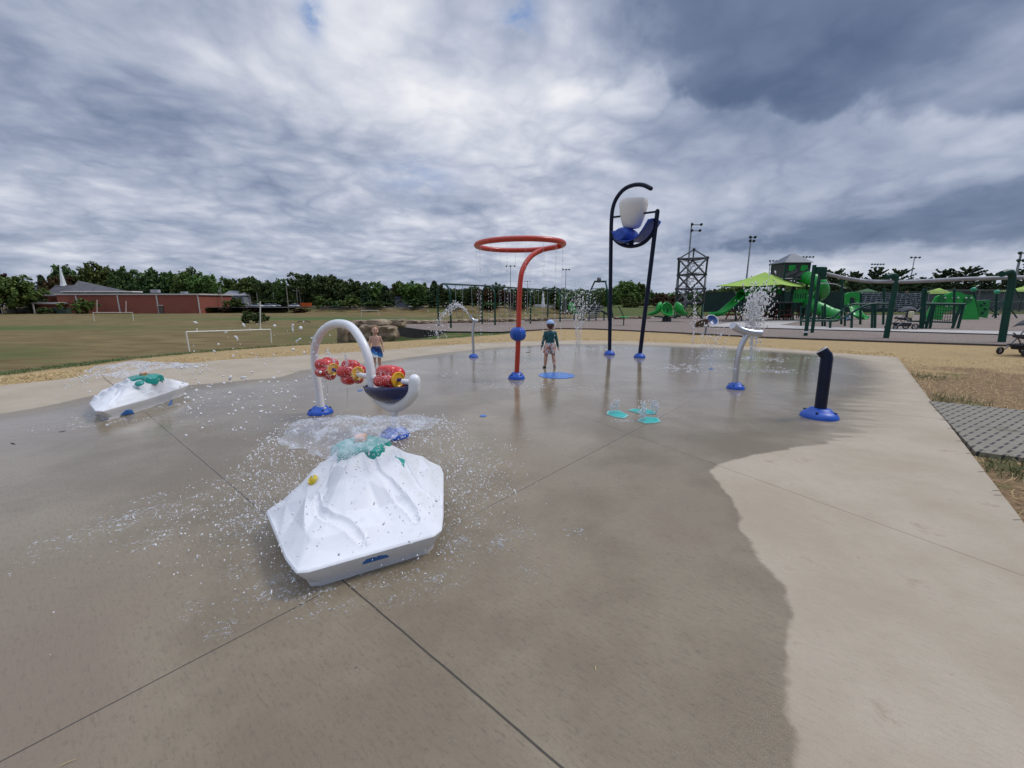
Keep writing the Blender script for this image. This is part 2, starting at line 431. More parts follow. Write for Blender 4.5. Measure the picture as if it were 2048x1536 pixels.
# snap border vertices to the outline
B = np.array([(q.x, q.y) for q in pad_poly])
bx, by = X.copy(), Y.copy()
near = np.abs(sd) < cs * .8
PX, PY = X[near], Y[near]; best = np.full(PX.shape, 1e9); nx = PX.copy(); ny = PY.copy()
for k in range(len(B)):
    a = B[k - 1]; e = B[k] - a
    t = np.clip(((PX - a[0]) * e[0] + (PY - a[1]) * e[1]) / (e @ e), 0, 1)
    qx = a[0] + e[0] * t; qy = a[1] + e[1] * t; dd = np.hypot(PX - qx, PY - qy)
    mk = dd < best; best = np.where(mk, dd, best); nx = np.where(mk, qx, nx); ny = np.where(mk, qy, ny)
snap = near & (np.abs(sd) < cs * .62)
k2 = np.abs(sd[near]) < cs * .62
tmpx = bx[near]; tmpx[k2] = nx[k2]; bx[near] = tmpx; tmpy = by[near]; tmpy[k2] = ny[k2]; by[near] = tmpy
ok = sd < cs * .62
cell = ok[:-1, :-1] & ok[1:, :-1] & ok[:-1, 1:] & ok[1:, 1:]
idx = np.arange(X.size).reshape(X.shape)
qf = np.stack([idx[:-1, :-1][cell], idx[:-1, 1:][cell], idx[1:, 1:][cell], idx[1:, :-1][cell]], 1)
used = np.unique(qf); rm = np.full(X.size, -1); rm[used] = np.arange(len(used)); qf = rm[qf]
vx = bx.ravel()[used]; vy = by.ravel()[used]
vs = np.stack([vx, vy, np.zeros_like(vx)], 1).tolist(); fs = qf.tolist()
k = len(vs); npd = len(pad_poly)
vs += [(q.x, q.y, -.004) for q in pad_poly] + [(q.x, q.y, -.2) for q in pad_poly]
fs += [(k + i, k + npd + i, k + npd + (i + 1) % npd, k + (i + 1) % npd) for i in range(npd)] + [tuple(range(k, k + npd))[::-1]]
me = bpy.data.meshes.new('splash_pad'); me.from_pydata(vs, [], fs); me.update()
wa = poly_sd(vx, vy, wet_poly); fattr(me, 'wet', np.concatenate([np.clip(wa, -6, 6), np.ones(2 * npd)]))
pad = bpy.data.objects.new('splash_pad_pavement', me); COL.objects.link(pad); tag(pad, 'wet and dry concrete splash pad pavement', kind='structure')
m, n, b = material('concrete'); me.materials.append(m)
p = n.pos(); x_, y_, z_ = n.sep(p)
wet = n.attr('wet')
# the edge: crisp near, feathered where the slab dries along its broom marks
br = n.noise(n.map(p, rot=(0, 0, R(12)), scale=(.8, 4.2, 1)), 1.5, 5, .6)
e1 = (n.noise(p, 4.5, 5, .65) - .5) * .13 + (n.noise(p, 1.1, 3) - .5) * .12
feath = n.step(y_, 3.6, 5.2) * n.step(x_, 2.0, 3.2)
e2 = (br - .5) * 1.2 * feath
wv = wet + e1 + e2
drycol0 = None
mask = n.mix(feath, n.step(wv, .018, -.018), n.step(wv, .34, -.4))
mask = n.sep(mask)[0]
soft = n.step(wet, .0, -.9)
BR = 40.0
gr = n.noise(p, 160, 3, .7); g2 = n.noise(p, 45, 5, .7); g3 = n.noise(p, 1.3, 6, .62); g4 = n.noise(p, .4, 3, .5)
broom = n.noise(n.map(p, rot=(0, 0, R(BR)), scale=(14, 140, 1)), 1.0, 4, .65)
broom2 = n.noise(n.map(p, rot=(0, 0, R(BR)), scale=(16, 75, 1)), 1.0, 5, .7)
drycol = n.mix(n.step(g3, .3, .72), (.385, .322, .232), (.47, .402, .305))
drycol = n.mix((gr - .5).abs() * 2.0, drycol, (.25, .22, .18))
drycol = n.mix(n.step(broom2 * .7 + gr * .3, .48, .66) * .38, drycol, (.27, .235, .19))
drycol = n.mix(n.step(n.noise(p, 2.6, 6, .75), .58, .72) * .6, drycol, (.27, .205, .135))
wetcol = n.mix(n.step(g3 + (g4 - .5) * .8, .3, .72), (.190, .150, .096), (.272, .224, .152))
wetcol = n.mix(n.step(broom2 * .6 + g2 * .4, .48, .66) * .45, wetcol, (.085, .07, .052))
wetcol = n.mix(n.step(g4 + (g3 - .5) * .5, .54, .68) * .5, wetcol, (.165, .118, .08))
wetcol = n.mix(n.step(gr, .60, .72) * .45, wetcol, (.32, .28, .22))
spots = n.voro(p, 5.2); wetcol = n.mix(n.step(spots, .035, .018) * n.step(n.noise(p, 1.7, 2), .5, .6) * .7, wetcol, (.045, .04, .035))
sp2 = n.voro(n.map(p, loc=(3, 3, 0), rot=(0, 0, .7), scale=(1, 2.4, 1)), 3.1); drycol = n.mix(n.step(sp2, .05, .02) * n.step(n.noise(p, 1.1, 2), .5, .6) * .6, drycol, (.14, .12, .1))
colr = n.mix(mask, drycol, wetcol)
def joint(p0, p1, w=.0035, fade=None):
    a = G(*p0); c = G(*p1); dd = (c - a).normalized(); nx_, ny_ = -dd.y, dd.x
    dist = ((x_ - a.x) * nx_ + (y_ - a.y) * ny_ + (n.noise(p, 2.5, 2) - .5) * .012).abs()
    j = n.step(dist, w * 1.6, w * .6)
    if fade:
        u = (x_ - a.x) * dd.x + (y_ - a.y) * dd.y
        j = j * n.step(u, fade[0], fade[0] + .15) * n.step(u, fade[1], fade[1] - .15)
    return j
jA = joint((500, 1003), (1125, 1536), .0036, (-20, 9)); jB = joint((60, 1492), (1185, 905), .0026, (-5, 7.5))
jC = joint((1420, 925), (2048, 1152), .004, (-2.8, 3)); jD = joint((1690, 821), (1870, 836), .006, (-8, 6)); jE = joint((220, 766), (250, 790), .006, (-1, .6))
jall = jA.max(jB).max(jC * .55).max(jD * .6).max(jE)
colr = n.mix(jall * .85, colr, n.mix(mask, (.16, .12, .08), (.03, .026, .022)))
n.put(b.inputs['Base Color'], colr)
# standing film of water: deeper towards the middle and away
film = n.step(y_ + x_ * -.35 + (g4 - .5) * 3.5 + (g3 - .5) * 1.2, 1.5, 5.4) * soft * mask
rough = n.mix(film, n.mix(mask, .85, .35), .12)
n.put(b.inputs['Roughness'], n.sep(rough)[0])
n.put(b.inputs['Specular IOR Level'], mask * .16 + .3)
rip = n.noise(n.map(p, scale=(1, 1.6, 1)), 5.5, 3, .55); rip2 = n.noise(p, 22, 3, .6)
hb = n.bump(g2 * .5 + gr * .5 + broom * .7 + broom2 * .5 - jall * 2.0, n.sep(n.mix(film, .6, .05))[0], .005)
nb = n.bump(rip * .8 + rip2 * .22, film * .11, .028, normal=hb)
n.put(b.inputs['Normal'], nb)
# ------------------------------------------------------------------ mulch, path, edging, mat
def shadermulch():
    m, n, b = material('wood_chips'); p = n.pos()
    v = n.noise(p, 13, 6, .75); v2 = n.voro(n.map(p, scale=(1, 2, 1)), 20, out='Color'); big = n.noise(p, .35, 4, .6)
    c = n.ramp(v, [(.3, (.10, .070, .054)), (.48, (.235, .178, .145)), (.62, (.335, .262, .215)), (.8, (.50, .41, .34))])
    c = n.mix(n.step(big, .45, .7) * .4, c, (.19, .125, .085))
    c = n.mix(.3, c, n.mix(n.sep(v2)[0], (.12, .10, .09), (.42, .37, .33)))
    n.put(b.inputs['Base Color'], c); b.inputs['Roughness'].default_value = .95
    n.put(b.inputs['Normal'], n.bump(v + n.sep(v2)[1] * .6, .8, .04)); return m
mulch = MB().prism([(q.x, q.y) for q in mulch_poly], -.9, .0).build('playground_wood_chips', shadermulch()); tag(mulch, 'wood chip playground surface', kind='structure')
M_edge = mat('black_timber', (.022, .02, .018), .7, var=.4, bump=.5)
eb = MB()
def edging(pts, w=.09, z0=-.9, z1=.035, m=M_edge, label='', name='edging_board', k=0):
    e = MB()
    for a, c in zip(pts[:-1], pts[1:]):
        d_ = (c - a).normalized(); s_ = Vector((-d_.y, d_.x, 0)) * w / 2
        e.prism([(a - s_).to_tuple()[:2], (c - s_ + d_ * .001).to_tuple()[:2], (c + s_).to_tuple()[:2], (a + s_).to_tuple()[:2]], z0, z1)
    return tag(e.build(name, m, at=pts[0]), label, 'edging')
edging(mul_near[:5], label='black retaining board along the raised left end of the wood chips')
edging([q + Vector((0, 0, 0)) for q in mul_near[4:]], w=.10, z0=-.2, z1=.03, m=mat('brown_timber', (.07, .055, .048), .8, var=.3), label='low dark timber edging between yellow straw and wood chips')
edging(mul_back[:7], w=.12, z0=-.5, z1=.05, label='dark timber edging at the back of the playground by the boulders')
M_path = mat('path_concrete', (.42, .40, .37), .85, vscale=.8, var=.1)
pth = MB().prism([tuple(G(*q)[:2]) for q in [(1383, 653.5), (1500, 656), (1640, 660), (1800, 664), (2048, 671), (2048, 664.5), (1800, 659), (1640, 654.5), (1560, 651), (1600, 643), (1604, 640), (1520, 639.5), (1468, 645), (1432, 650)]][::-1], -.1, .035).build('concrete_path', M_path); tag(pth, 'concrete path through the playground', kind='structure')
edging([G(*q) + Vector((0, -.08, 0)) for q in [(1383, 653.7), (1500, 656.2), (1640, 660.2), (1800, 664.2), (2048, 671.2)]], w=.1, z0=-.1, z1=.045, label='dark curb strip along the near side of the concrete path')
# textured mat at right
ma, mb_, mc = G(1858, 803), G(1950, 905), G(2048, 822)
dd = (mc - ma).normalized(); q4 = [ma, ma + dd * 4.2, mb_ + dd * 4.2 + Vector((.3, .0, 0)), mb_]
m, n, b = material('rubber_mat'); p = n.pos()
rp = n.map(p, rot=(0, 0, R(-30)))
wx, wy, wz = n.sep(rp)
cellx = n.math('FRACT', wx * 4.6); row = n.math('FLOOR', wy * 13.0); celly = n.math('FRACT', wy * 13.0)
cellx = n.math('FRACT', wx * 4.6 + n.math('FRACT', row * .5) * 1.0)
slot = n.step((cellx + (celly - .5) * .35 - .5).abs(), .36, .30) * n.step((celly - .5).abs(), .17, .10)
c = n.mix(slot, n.mix(n.noise(p, 7, 5, .7), (.15, .132, .10), (.27, .245, .19)), (.03, .03, .032))
c = n.mix(n.step(n.noise(p, 1.6, 5, .7), .56, .66) * .6, c, (.09, .08, .045))
n.put(b.inputs['Base Color'], c); b.inputs['Roughness'].default_value = .75; n.put(b.inputs['Normal'], n.bump(1 - slot, .6, .01))
mt = MB().prism([(q.x, q.y) for q in q4][::-1], -.035, .012).build('ground_mat', m, at=q4[0]); tag(mt, 'grey slotted access mat lying on bare earth beside the pad', 'mat')
# road beyond the field
rd = MB().box((0, 191, -1.22), (700, 9, .06)).build('road', mat('asphalt', (.06, .06, .062), .9, vscale=.3)); tag(rd, 'road beyond the field', kind='structure')
lot = MB().box((-155, 205, -1.24), (120, 60, .05)).build('parking_lot', mat('asphalt', (.06, .06, .062))); tag(lot, 'parking lot beside the church', kind='structure')
# straw stalks and grass blades standing out of the verge
def scatter(name, m, n_, picker, ln, wd, up, seed, label):
    rs = np.random.RandomState(seed); vs = []; fs = []
    cnt = 0
    while cnt < n_:
        x, y = picker(rs)
        a = rs.rand() * 2 * PI; L = ln * (.5 + rs.rand()); e = up * rs.rand()
        dx_, dy_ = math.cos(a) * L, math.sin(a) * L; wx_, wy_ = -math.sin(a) * wd, math.cos(a) * wd
        z = -.034 + (tz(x, y) if name.startswith('grass') else 0)
        k = len(vs)
        vs += [(x - wx_, y - wy_, z), (x + wx_, y + wy_, z), (x + dx_ * .55 + wx_ * .7, y + dy_ * .55 + wy_ * .7, z + L * e * .8 + .006), (x + dx_ * .55 - wx_ * .7, y + dy_ * .55 - wy_ * .7, z + L * e * .8 + .006), (x + dx_, y + dy_, z + L * e + .004)]
        fs += [(k, k + 1, k + 2, k + 3), (k + 3, k + 2, k + 4)]; cnt += 1
    me = bpy.data.meshes.new(name); me.from_pydata(vs, [], fs); o = bpy.data.objects.new(name, me); COL.objects.link(o); me.materials.append(m)
    return tag(o, label, kind='stuff')
pb = np.array([(q.x, q.y) for q in pad_poly])
def pick_right(rs):
    while 1:
        t = rs.rand() ** 1.3; e = c_.lerp(e_, t); x = e.x + rs.rand() ** 1.5 * 6; y = e.y + (rs.rand() - .5) * .5
        if poly_sd(np.array([x]), np.array([y]), pad_poly)[0] > .02 and not (poly_sd(np.array([x]), np.array([y]), q4)[0] < .03): return x, y
def pick_band(rs):
    while 1:
        k = rs.randint(3, len(pad_poly) - 3); a = pad_poly[k]; c = pad_poly[k + 1]; q = a.lerp(c, rs.rand()); dd_ = (c - a).normalized()
        o = rs.rand() * 1.5; return q.x - dd_.y * o, q.y + dd_.x * o
def pick_fringe(rs):
    k = rs.randint(0, len(st) - 3); a = st[k]; c = st[k + 1]; q = a.lerp(c, rs.rand()); dd_ = (c - a).normalized(); o = rs.rand() ** 1.5 * 1.6 - .15
    return q.x - dd_.y * o, q.y + dd_.x * o
M_straw = mat('straw_stalk', (.56, .41, .19), .8, var=.35, vscale=9); M_grass = mat('grass_blade', (.095, .12, .035), .8, var=.4, vscale=6)
scatter('straw_stalks', M_straw, 9000, pick_right, .09, .0022, .35, 3, 'loose straw over bare earth right of the pad')
scatter('straw_stalks', M_straw, 9000, pick_band, .11, .004, .35, 4, 'loose straw in the strip around the pad')
scatter('grass_blades', M_grass, 4500, pick_fringe, .06, .004, .9, 5, 'green grass fringe behind the straw strip')
def pick_tuft(rs):
    cx, cy, s_ = [(G(2030, 935).x, G(2030, 935).y, .16), (G(1945, 870).x + .1, G(1945, 870).y - .35, .2), (G(1835, 750).x, G(1835, 750).y, .28), (G(1900, 800).x, G(1900, 800).y + .15, .25)][rs.randint(4)]
    x, y = cx + rs.randn() * s_, cy + rs.randn() * s_
    if poly_sd(np.array([x]), np.array([y]), pad_poly)[0] < .03 or poly_sd(np.array([x]), np.array([y]), q4)[0] < .0: return pick_tuft(rs)
    return x, y
scatter('grass_tufts', M_grass, 900, pick_tuft, .07, .003, 1.3, 6, 'green tufts of grass in bare earth right of the pad')

# small litter lying on the slab
for u0, v0, u1, v1, r_, m_, nm, lab in [(118, 1534, 156, 1518, .0016, M_straw, 'straw_piece', 'yellow straw stalk on the wet concrete at bottom left'), (1190, 1332, 1192, 1342, .0016, M_straw, 'straw_piece', 'tiny pale straw bit on the wet concrete near bottom centre'),
    (22, 886, 30, 889, .008, M_edge, 'wet_leaf', 'dark wet leaf on the pad near the left edge'), (118, 864, 132, 862, .007, M_edge, 'wet_leaf', 'dark wet leaf on the pad below the far left rock'), (1055, 694, 1062, 694.5, .02, M_edge, 'wet_leaf', 'dark leaf on the pad left of the boy in teal shirt'), (1052, 705, 1062, 704.5, .02, M_edge, 'wet_leaf', 'larger dark leaf on the pad at feet level left of the boy in teal shirt')]:
    a_, b_ = G(u0, v0), G(u1, v1); a_.z = b_.z = .003; tag(MB().tube([a_, a_.lerp(b_, .5) + Vector((0, 0, .002)), b_], [r_ * .6, r_, r_ * .4], 6, flat=.4).build(nm, m_, at=a_), lab, 'litter')
# ------------------------------------------------------------------ spray features
M_white = mat('white_paint', (.80, .81, .82), .35, var=.03, coat=.3)
M_shell = mat('white_moulded_plastic', (.77, .78, .80), .42, var=.03, spec=.4)
M_navy = mat('navy_paint', (.003, .008, .030), .38, var=.15, spec=.3)
M_blue = mat('blue_rubber', (.012, .085, .44), .42, var=.12)
M_red = mat('red_paint', (.52, .045, .022), .38, var=.06, coat=.2)
M_wheel = mat('red_plastic', (.60, .022, .02), .3, var=.08, coat=.3)
M_yel = mat('yellow_plastic', (.80, .42, .02), .35, var=.06)
M_teal = mat('teal_plastic', (.015, .33, .27), .3, var=.12, coat=.3)
M_orange = mat('orange_plastic', (.75, .30, .10), .4)
M_steel = mat('brushed_steel', (.56, .58, .62), .32, metal=.85, var=.08)
M_bluepaint = mat('blue_floor_paint', (.03, .16, .48), .3, var=.2, vscale=8)
def water_mat(name, alpha_lo=.1, alpha_hi=.8, scale=9, stretch=(1, 1, 1), col=(.80, .83, .88)):
    m, n, b = material(name)
    p = n.coord('Object')
    f = n.noise(n.map(p, scale=stretch), scale, 6, .65, dist=1.2); f2 = n.noise(n.map(p, scale=stretch), scale * .35, 3, .5, dist=.6)
    a = n.step(f + (f2 - .5) * .8, .42, .68) * (alpha_hi - alpha_lo) + alpha_lo
    tr = n.new('ShaderNodeBsdfTransparent'); mx = n.new('ShaderNodeMixShader')
    n.put(b.inputs['Base Color'], col); b.inputs['Roughness'].default_value = .12; b.inputs['IOR'].default_value = 1.33
    b.inputs['Specular IOR Level'].default_value = .6
    n.put(b.inputs['Normal'], n.bump(f, .7, .02))
    n.put(mx.inputs[0], a); n.t.links.new(tr.outputs[0], mx.inputs[1]); n.t.links.new(b.outputs[0], mx.inputs[2])
    n.t.links.new(mx.outputs[0], n.t.nodes['Material Output'].inputs[0]); return m
M_drop = water_mat('water_drop', .75, 1.0, 30, col=(.95, .96, .98)); M_drop.node_tree.nodes['Principled BSDF'].inputs['Subsurface Weight'].default_value = 1.0; M_drop.node_tree.nodes['Principled BSDF'].inputs['Subsurface Radius'].default_value = (.05, .05, .05)
M_jet = water_mat('water_stream', .25, .85, 40, (1, 1, .25))
M_thin = water_mat('water_thread', .2, .6, 60, (1, 1, .2))
ICO = None
def drops(pts, rads, name='water_droplets', parent=None, m=None, stretch=None, at=None):
    global ICO
    if ICO is None:
        t = (1 + 5 ** .5) / 2
        iv = np.array([(-1, t, 0), (1, t, 0), (-1, -t, 0), (1, -t, 0), (0, -1, t), (0, 1, t), (0, -1, -t), (0, 1, -t), (t, 0, -1), (t, 0, 1), (-t, 0, -1), (-t, 0, 1)]) / math.sqrt(1 + t * t)
        ff = np.array([(0, 11, 5), (0, 5, 1), (0, 1, 7), (0, 7, 10), (0, 10, 11), (1, 5, 9), (5, 11, 4), (11, 10, 2), (10, 7, 6), (7, 1, 8), (3, 9, 4), (3, 4, 2), (3, 2, 6), (3, 6, 8), (3, 8, 9), (4, 9, 5), (2, 4, 11), (6, 2, 10), (8, 6, 7), (9, 8, 1)])
        ICO = (iv, ff)
    iv, ff = ICO; pts = np.array([tuple(q) for q in pts]); rads = np.array(rads)
    sc = np.ones((len(pts), 3)) if stretch is None else np.array(stretch)
    off = np.array(origin(parent)) if parent else (np.array(at) if at is not None else pts.mean(0))
    rr_ = np.random.RandomState(len(pts)); D = rr_.normal(size=(len(pts), 3)) * np.array([.7, .7, 1.0]); D /= np.linalg.norm(D, axis=1)[:, None]
    B = iv[None] * rads[:, None, None] * sc[:, None, :]; el_ = (rr_.rand(len(pts)) ** 2 * 1.6)[:, None, None]
    V = (pts[:, None, :] - off) + (B * (1 - .12 * el_) + el_ * (B * D[:, None, :]).sum(2, keepdims=True) * D[:, None, :])
    Fa = ff[None] + (np.arange(len(pts)) * 12)[:, None, None]
    me = bpy.data.meshes.new(name); me.from_pydata(V.reshape(-1, 3).tolist(), [], Fa.reshape(-1, 3).tolist())
    me.polygons.foreach_set('use_smooth', [True] * len(me.polygons))
    o = bpy.data.objects.new(name, me); COL.objects.link(o); me.materials.append(m or M_drop)
    if parent: o.parent = parent
    else: o.location = off
    return o
def plane_pt(u, v, A, B):
    """where the ray meets the vertical plane through ground points A and B"""
    r = ray(u, v); d = B - A; nx_, ny_ = -d.y, d.x
    t = (A.x * nx_ + A.y * ny_) / (r[0] * nx_ + r[1] * ny_)
    return Vector((r[0] * t, r[1] * t, CH + r[2] * t))
def dome(c, r, h, parent, name='base_cover', slots=True):
    k = MB().lathe([(r, 0), (r * 1.0, h * .12), (r * .93, h * .38), (r * .80, h * .60), (r * .70, h * .66), (r * .66, h * .70), (r * .56, h * .92), (r * .40, h), (.01, h)], c, 32)
    o = k.build(name, M_blue, parent, smooth=True, auto=60)
    if slots:
        s = MB()
        for a in (.6, 2.3, 3.9, 5.4): MB().box((c[0] + math.cos(a) * r * .76, c[1] + math.sin(a) * r * .76, c[2] + h * .66), (r * .2, r * .13, h * .10), rz=a).build('bolt_recess', mat('dark_recess', (.004, .012, .05), .7), o)
    return o
# ---- white rock shaped fountains
def make_rock(rim, base, crown_c, crown_r, H, zr, seed, channels, label, nz_lab=None, ridge=None, flat=1.0):
    rs = random.Random(seed)
    cx, cy = crown_c
    root = thing('rock_fountain', (cx, cy, 0), label, 'rock fountain', 'white rock fountains on the splash pad')
    NA, NR = 420, 110
    rimv = [Vector((q[0], q[1])) for q in rim]; C = Vector((cx, cy))
    def hit(poly, a):
        d = Vector((math.cos(a), math.sin(a))); best = 9
        for i in range(len(poly)):
            p0 = poly[i - 1] - C; p1 = poly[i] - C; e = p1 - p0; den = d.x * e.y - d.y * e.x
            if abs(den) < 1e-9: continue
            t = (p0.x * e.y - p0.y * e.x) / den; s = (p0.x * d.y - p0.y * d.x) / den
            if t > 0 and -1e-6 <= s <= 1 + 1e-6: best = min(best, t)
        return best
    ca, cr = 20, 5
    hts = [[rs.uniform(-1, 1) for _ in range(ca)] for _ in range(cr + 1)]
    jit = [[(rs.uniform(-.3, .3), rs.uniform(-.3, .3)) for _ in range(ca)] for _ in range(cr + 1)]
    chs = [[(Vector((q[0], q[1])), q[2]) for q in c] for c in channels]
    def facet(ua, ur):
        a = ua * ca; r_ = ur * cr; i = int(a) % ca; j = min(int(r_), cr - 1); fa = a - int(a); fr = r_ - j
        h00, h10, h01, h11 = hts[j][i], hts[j][(i + 1) % ca], hts[j + 1][i], hts[j + 1][(i + 1) % ca]
        if (i * 7 + j * 3) % 2:
            return h00 + fa * (h10 - h00) + fr * (h11 - h10) if fa > fr else h00 + fr * (h01 - h00) + fa * (h11 - h01)
        return h00 + fa * (h10 - h00) + fr * (h01 - h00) if fa + fr < 1 else h11 + (1 - fa) * (h01 - h11) + (1 - fr) * (h10 - h11)
    def height(x, y):
        d = Vector((x, y)) - C; L = d.length
        a = math.atan2(d.y, d.x) % (2 * PI); Rr_ = hit(rimv, a)
        u = max(0, min(1, (L - crown_r * .8) / (Rr_ - crown_r * .8)))
        z = H + (zr - H) * (u ** .97)
        tw = a + .9 * (1 - u) * .35
        amp = .033 * math.sin(PI * min(1, u * 1.02)) ** .6
        z += amp * facet((tw / (2 * PI)) % 1, u) * flat
        z += .007 * math.sin(PI * u) * math.sin(a * 11 + u * 3.2)
        P2 = Vector((x, y))
        for c in chs:
            best = 9; bw = 0; side = 1
            for (p0, w0), (p1, w1) in zip(c[:-1], c[1:]):
                e = p1 - p0; t = max(0, min(1, (P2 - p0).dot(e) / e.dot(e))); q = p0 + e * t; dd_ = (P2 - q).length
                if dd_ < best: best = dd_; bw = w0 + (w1 - w0) * t; side = 1 if (P2 - q).cross(e) > 0 else -1
            if bw > 0 and best < bw * 1.6:
                k = best / bw
                z += -.017 * (.5 + .5 * math.cos(PI * min(1, (k / 1.15) ** 2.2))) * (bw / .035) + .004 * math.exp(-((k - 1.2) / .3) ** 2)
        if ridge:
            p0, p1 = ridge; e = p1 - p0; t = max(0, min(1, (P2 - p0).dot(e) / e.dot(e))); dd_ = (P2 - (p0 + e * t)).length
            z += max(0, 1 - dd_ / .15) * (.035 + .022 * math.sin(t * 42)) * (1 if .0 < t < 1 else .3)
        return z
    vs = []; fs = []
    for j in range(NR + 1):
        ur = j / NR
        for i in range(NA):
            a = 2 * PI * i / NA; Rr_ = hit(rimv, a); L = crown_r * .8 + (Rr_ - crown_r * .8) * ur
            x = cx + math.cos(a) * L; y = cy + math.sin(a) * L
            z = height(x, y)
            if j == NR: z = zr - .002
            if j == NR - 1: z = z * .3 + (zr + .004) * .7
            vs.append((x, y, z))
    # rounded rim, undercut side
    basev = [Vector((q[0], q[1])) for q in base]
    for lv, (k, z) in enumerate([(.0, zr - .008), (.08, zr - .022), (.5, zr * .5), (.92, .03), (1.0, .0)]):
        for i in range(NA):
            a = 2 * PI * i / NA; Ra = hit(rimv, a); Rb = hit(basev, a)
            L = (Ra + .004) + (Rb - Ra) * k; vs.append((cx + math.cos(a) * L, cy + math.sin(a) * L, z))
    for j in range(NR + 5):
        for i in range(NA): fs.append((j * NA + i, (j + 1) * NA + i, (j + 1) * NA + (i + 1) % NA, j * NA + (i + 1) % NA))
    fs = [f[::-1] for f in fs]
    top = len(vs); vs.append((cx, cy, H + .005)); fs += [((i + 1) % NA, i, top)[::-1] for i in range(NA)]
    k = MB(); k.add(vs, fs); sh = k.build('shell', M_shell, root, smooth=True, auto=24)
    # teal crown of petals
    kk = MB(); NP = 72; prof = [(0, .036), (.35, .038), (.75, .032), (1.0, .014), (1.05, -.006), (1.08, -.07)]
    vs = []
    for u, z in prof:
        for i in range(NP):
            a = 2 * PI * i / NP; lob = 1 + .13 * math.cos(5 * a + seed) + .05 * math.cos(9 * a + 1)
            L = crown_r * lob * u; dz = -.018 * (.5 - .5 * math.cos(5 * a + seed + PI)) ** 3 * u
            vs.append((cx + math.cos(a) * L, cy + math.sin(a) * L, H + z + dz))
    kk.add(vs, [(j * NP + i, j * NP + (i + 1) % NP, (j + 1) * NP + (i + 1) % NP, (j + 1) * NP + i)[::-1] for j in range(5) for i in range(NP)])
    kk.build('crown', M_teal, root, smooth=True, auto=35)
    MB().lathe([(.045, H + .03), (.047, H + .068), (.042, H + .076), (.0, H + .078)], (cx, cy, 0), 6).build('nozzle', M_orange, root)
    return root, height
def on_surface(u, v, hf, z=.3):
    for _ in range(12):
        q = G(u, v, z); z = .5 * z + .5 * hf(q.x, q.y)
    return G(u, v, z)
Z1 = .15
A1, B1, C1, D1 = (G(533, 1022, Z1), G(583, 1133, Z1), G(884, 1052, Z1), G(886, 937, Z1))
cc = Vector((-1.095, 2.83)); rimc = [A1, (G(571, 1115, Z1)), G(592, 1143, Z1), G(618, 1141, Z1), G(868, 1070, Z1), G(883, 1058, Z1), G(886, 1030, Z1), G(886, 945, Z1), D1 + Vector((-.03, .05, 0))]
E1 = G(775, 899, Z1); F1 = G(606, 978, Z1)
rimc = rimc + [E1, F1]
rimc = [(q.x, q.y) for q in rimc]
ctr = Vector((sum(q[0] for q in rimc) / len(rimc), sum(q[1] for q in rimc) / len(rimc)))
base1 = [tuple(ctr + (Vector(q) - ctr) * .87) for q in rimc]
ch1 = [[(*G(u, v, z)[:2], w) for u, v, z, w in [(738, 925, .38, .03), (752, 948, .36, .034), (780, 972, .33, .036), (805, 995, .29, .036), (824, 1020, .24, .032), (833, 1045, .19, .016)]],
       [(*G(u, v, z)[:2], w) for u, v, z, w in [(632, 978, .34, .016), (634, 1005, .32, .024), (655, 1027, .29, .032), (690, 1048, .25, .034), (718, 1075, .2, .026), (731, 1092, .17, .012)]],
       [(*G(u, v, z)[:2], w) for u, v, z, w in [(790, 905, .38, .02), (812, 935, .34, .026), (838, 970, .27, .026), (868, 1000, .19, .01)]],
       [(*G(u, v, z)[:2], w) for u, v, z, w in [(680, 928, .40, .016), (650, 970, .34, .02), (625, 1000, .3, .016)]]]
rock1, h1 = make_rock(rimc, base1, (cc.x, cc.y), .178, .475, Z1, 3, ch1, 'large white rock fountain in front throwing a ring of water, yellow grip on its side')
q = on_surface(627, 961, h1, .3)
g = MB(); g.lathe([(.001, .022), (.012, .02), (.017, .012), (.02, .018), (.028, .022), (.034, .016), (.036, 0)], q, 20, axis=(-.55, -.45, .7))
yo = g.build('climbing_grip', mat('yellow_grip', (.72, .55, .03), .35), rock1, smooth=True, auto=60)
a_, b_, c3 = [on_surface(u, v, h1, .35) + Vector((0, 0, .008)) for u, v in [(790, 914), (809, 921), (808, 934)]]
MB().slab([a_, c3, b_], (0.004, -.006, -.012)).build('inlay', M_teal, rock1)
# blue foot panel on the front side: placed on the sloped side face
def side_pt(u, v, zr, rim, base, k):   # solve for point on the sloped side between rim and base edge
    r = ray(u, v)
    best = None
    for i in range(200):
        z = zr * i / 199.0; q = G(u, v, z); best_k = z
        f = 1 - z / zr
        poly = [Vector(rim[j]) + (Vector(base[j]) - Vector(rim[j])) * f for j in range(len(rim))]
        s_ = poly_sd(np.array([q.x]), np.array([q.y]), poly)[0]
        if best is None or abs(s_) < best[0]: best = (abs(s_), q)
    return best[1]
def foot_panel(px, rim, base, zr, parent):
    pts = [side_pt(u, v, zr, rim, base, 0) for u, v in px]
    nrm = (pts[1] - pts[0]).cross(pts[-1] - pts[0]).normalized()
    if nrm.y > 0: nrm = -nrm
    k = MB().slab([q + nrm * .012 for q in pts], -nrm * .022); o = k.build('foot_panel', mat('blue_plastic', (.02, .12, .36), .4, var=.2), parent)
    c = sum(pts, Vector()) / len(pts); MB().ball(c + nrm * .012, .007).build('bolt', M_steel, o, smooth=True); return o
foot_panel([(724, 1126), (740, 1104), (762, 1096), (777, 1111)], rimc, base1, Z1, rock1)
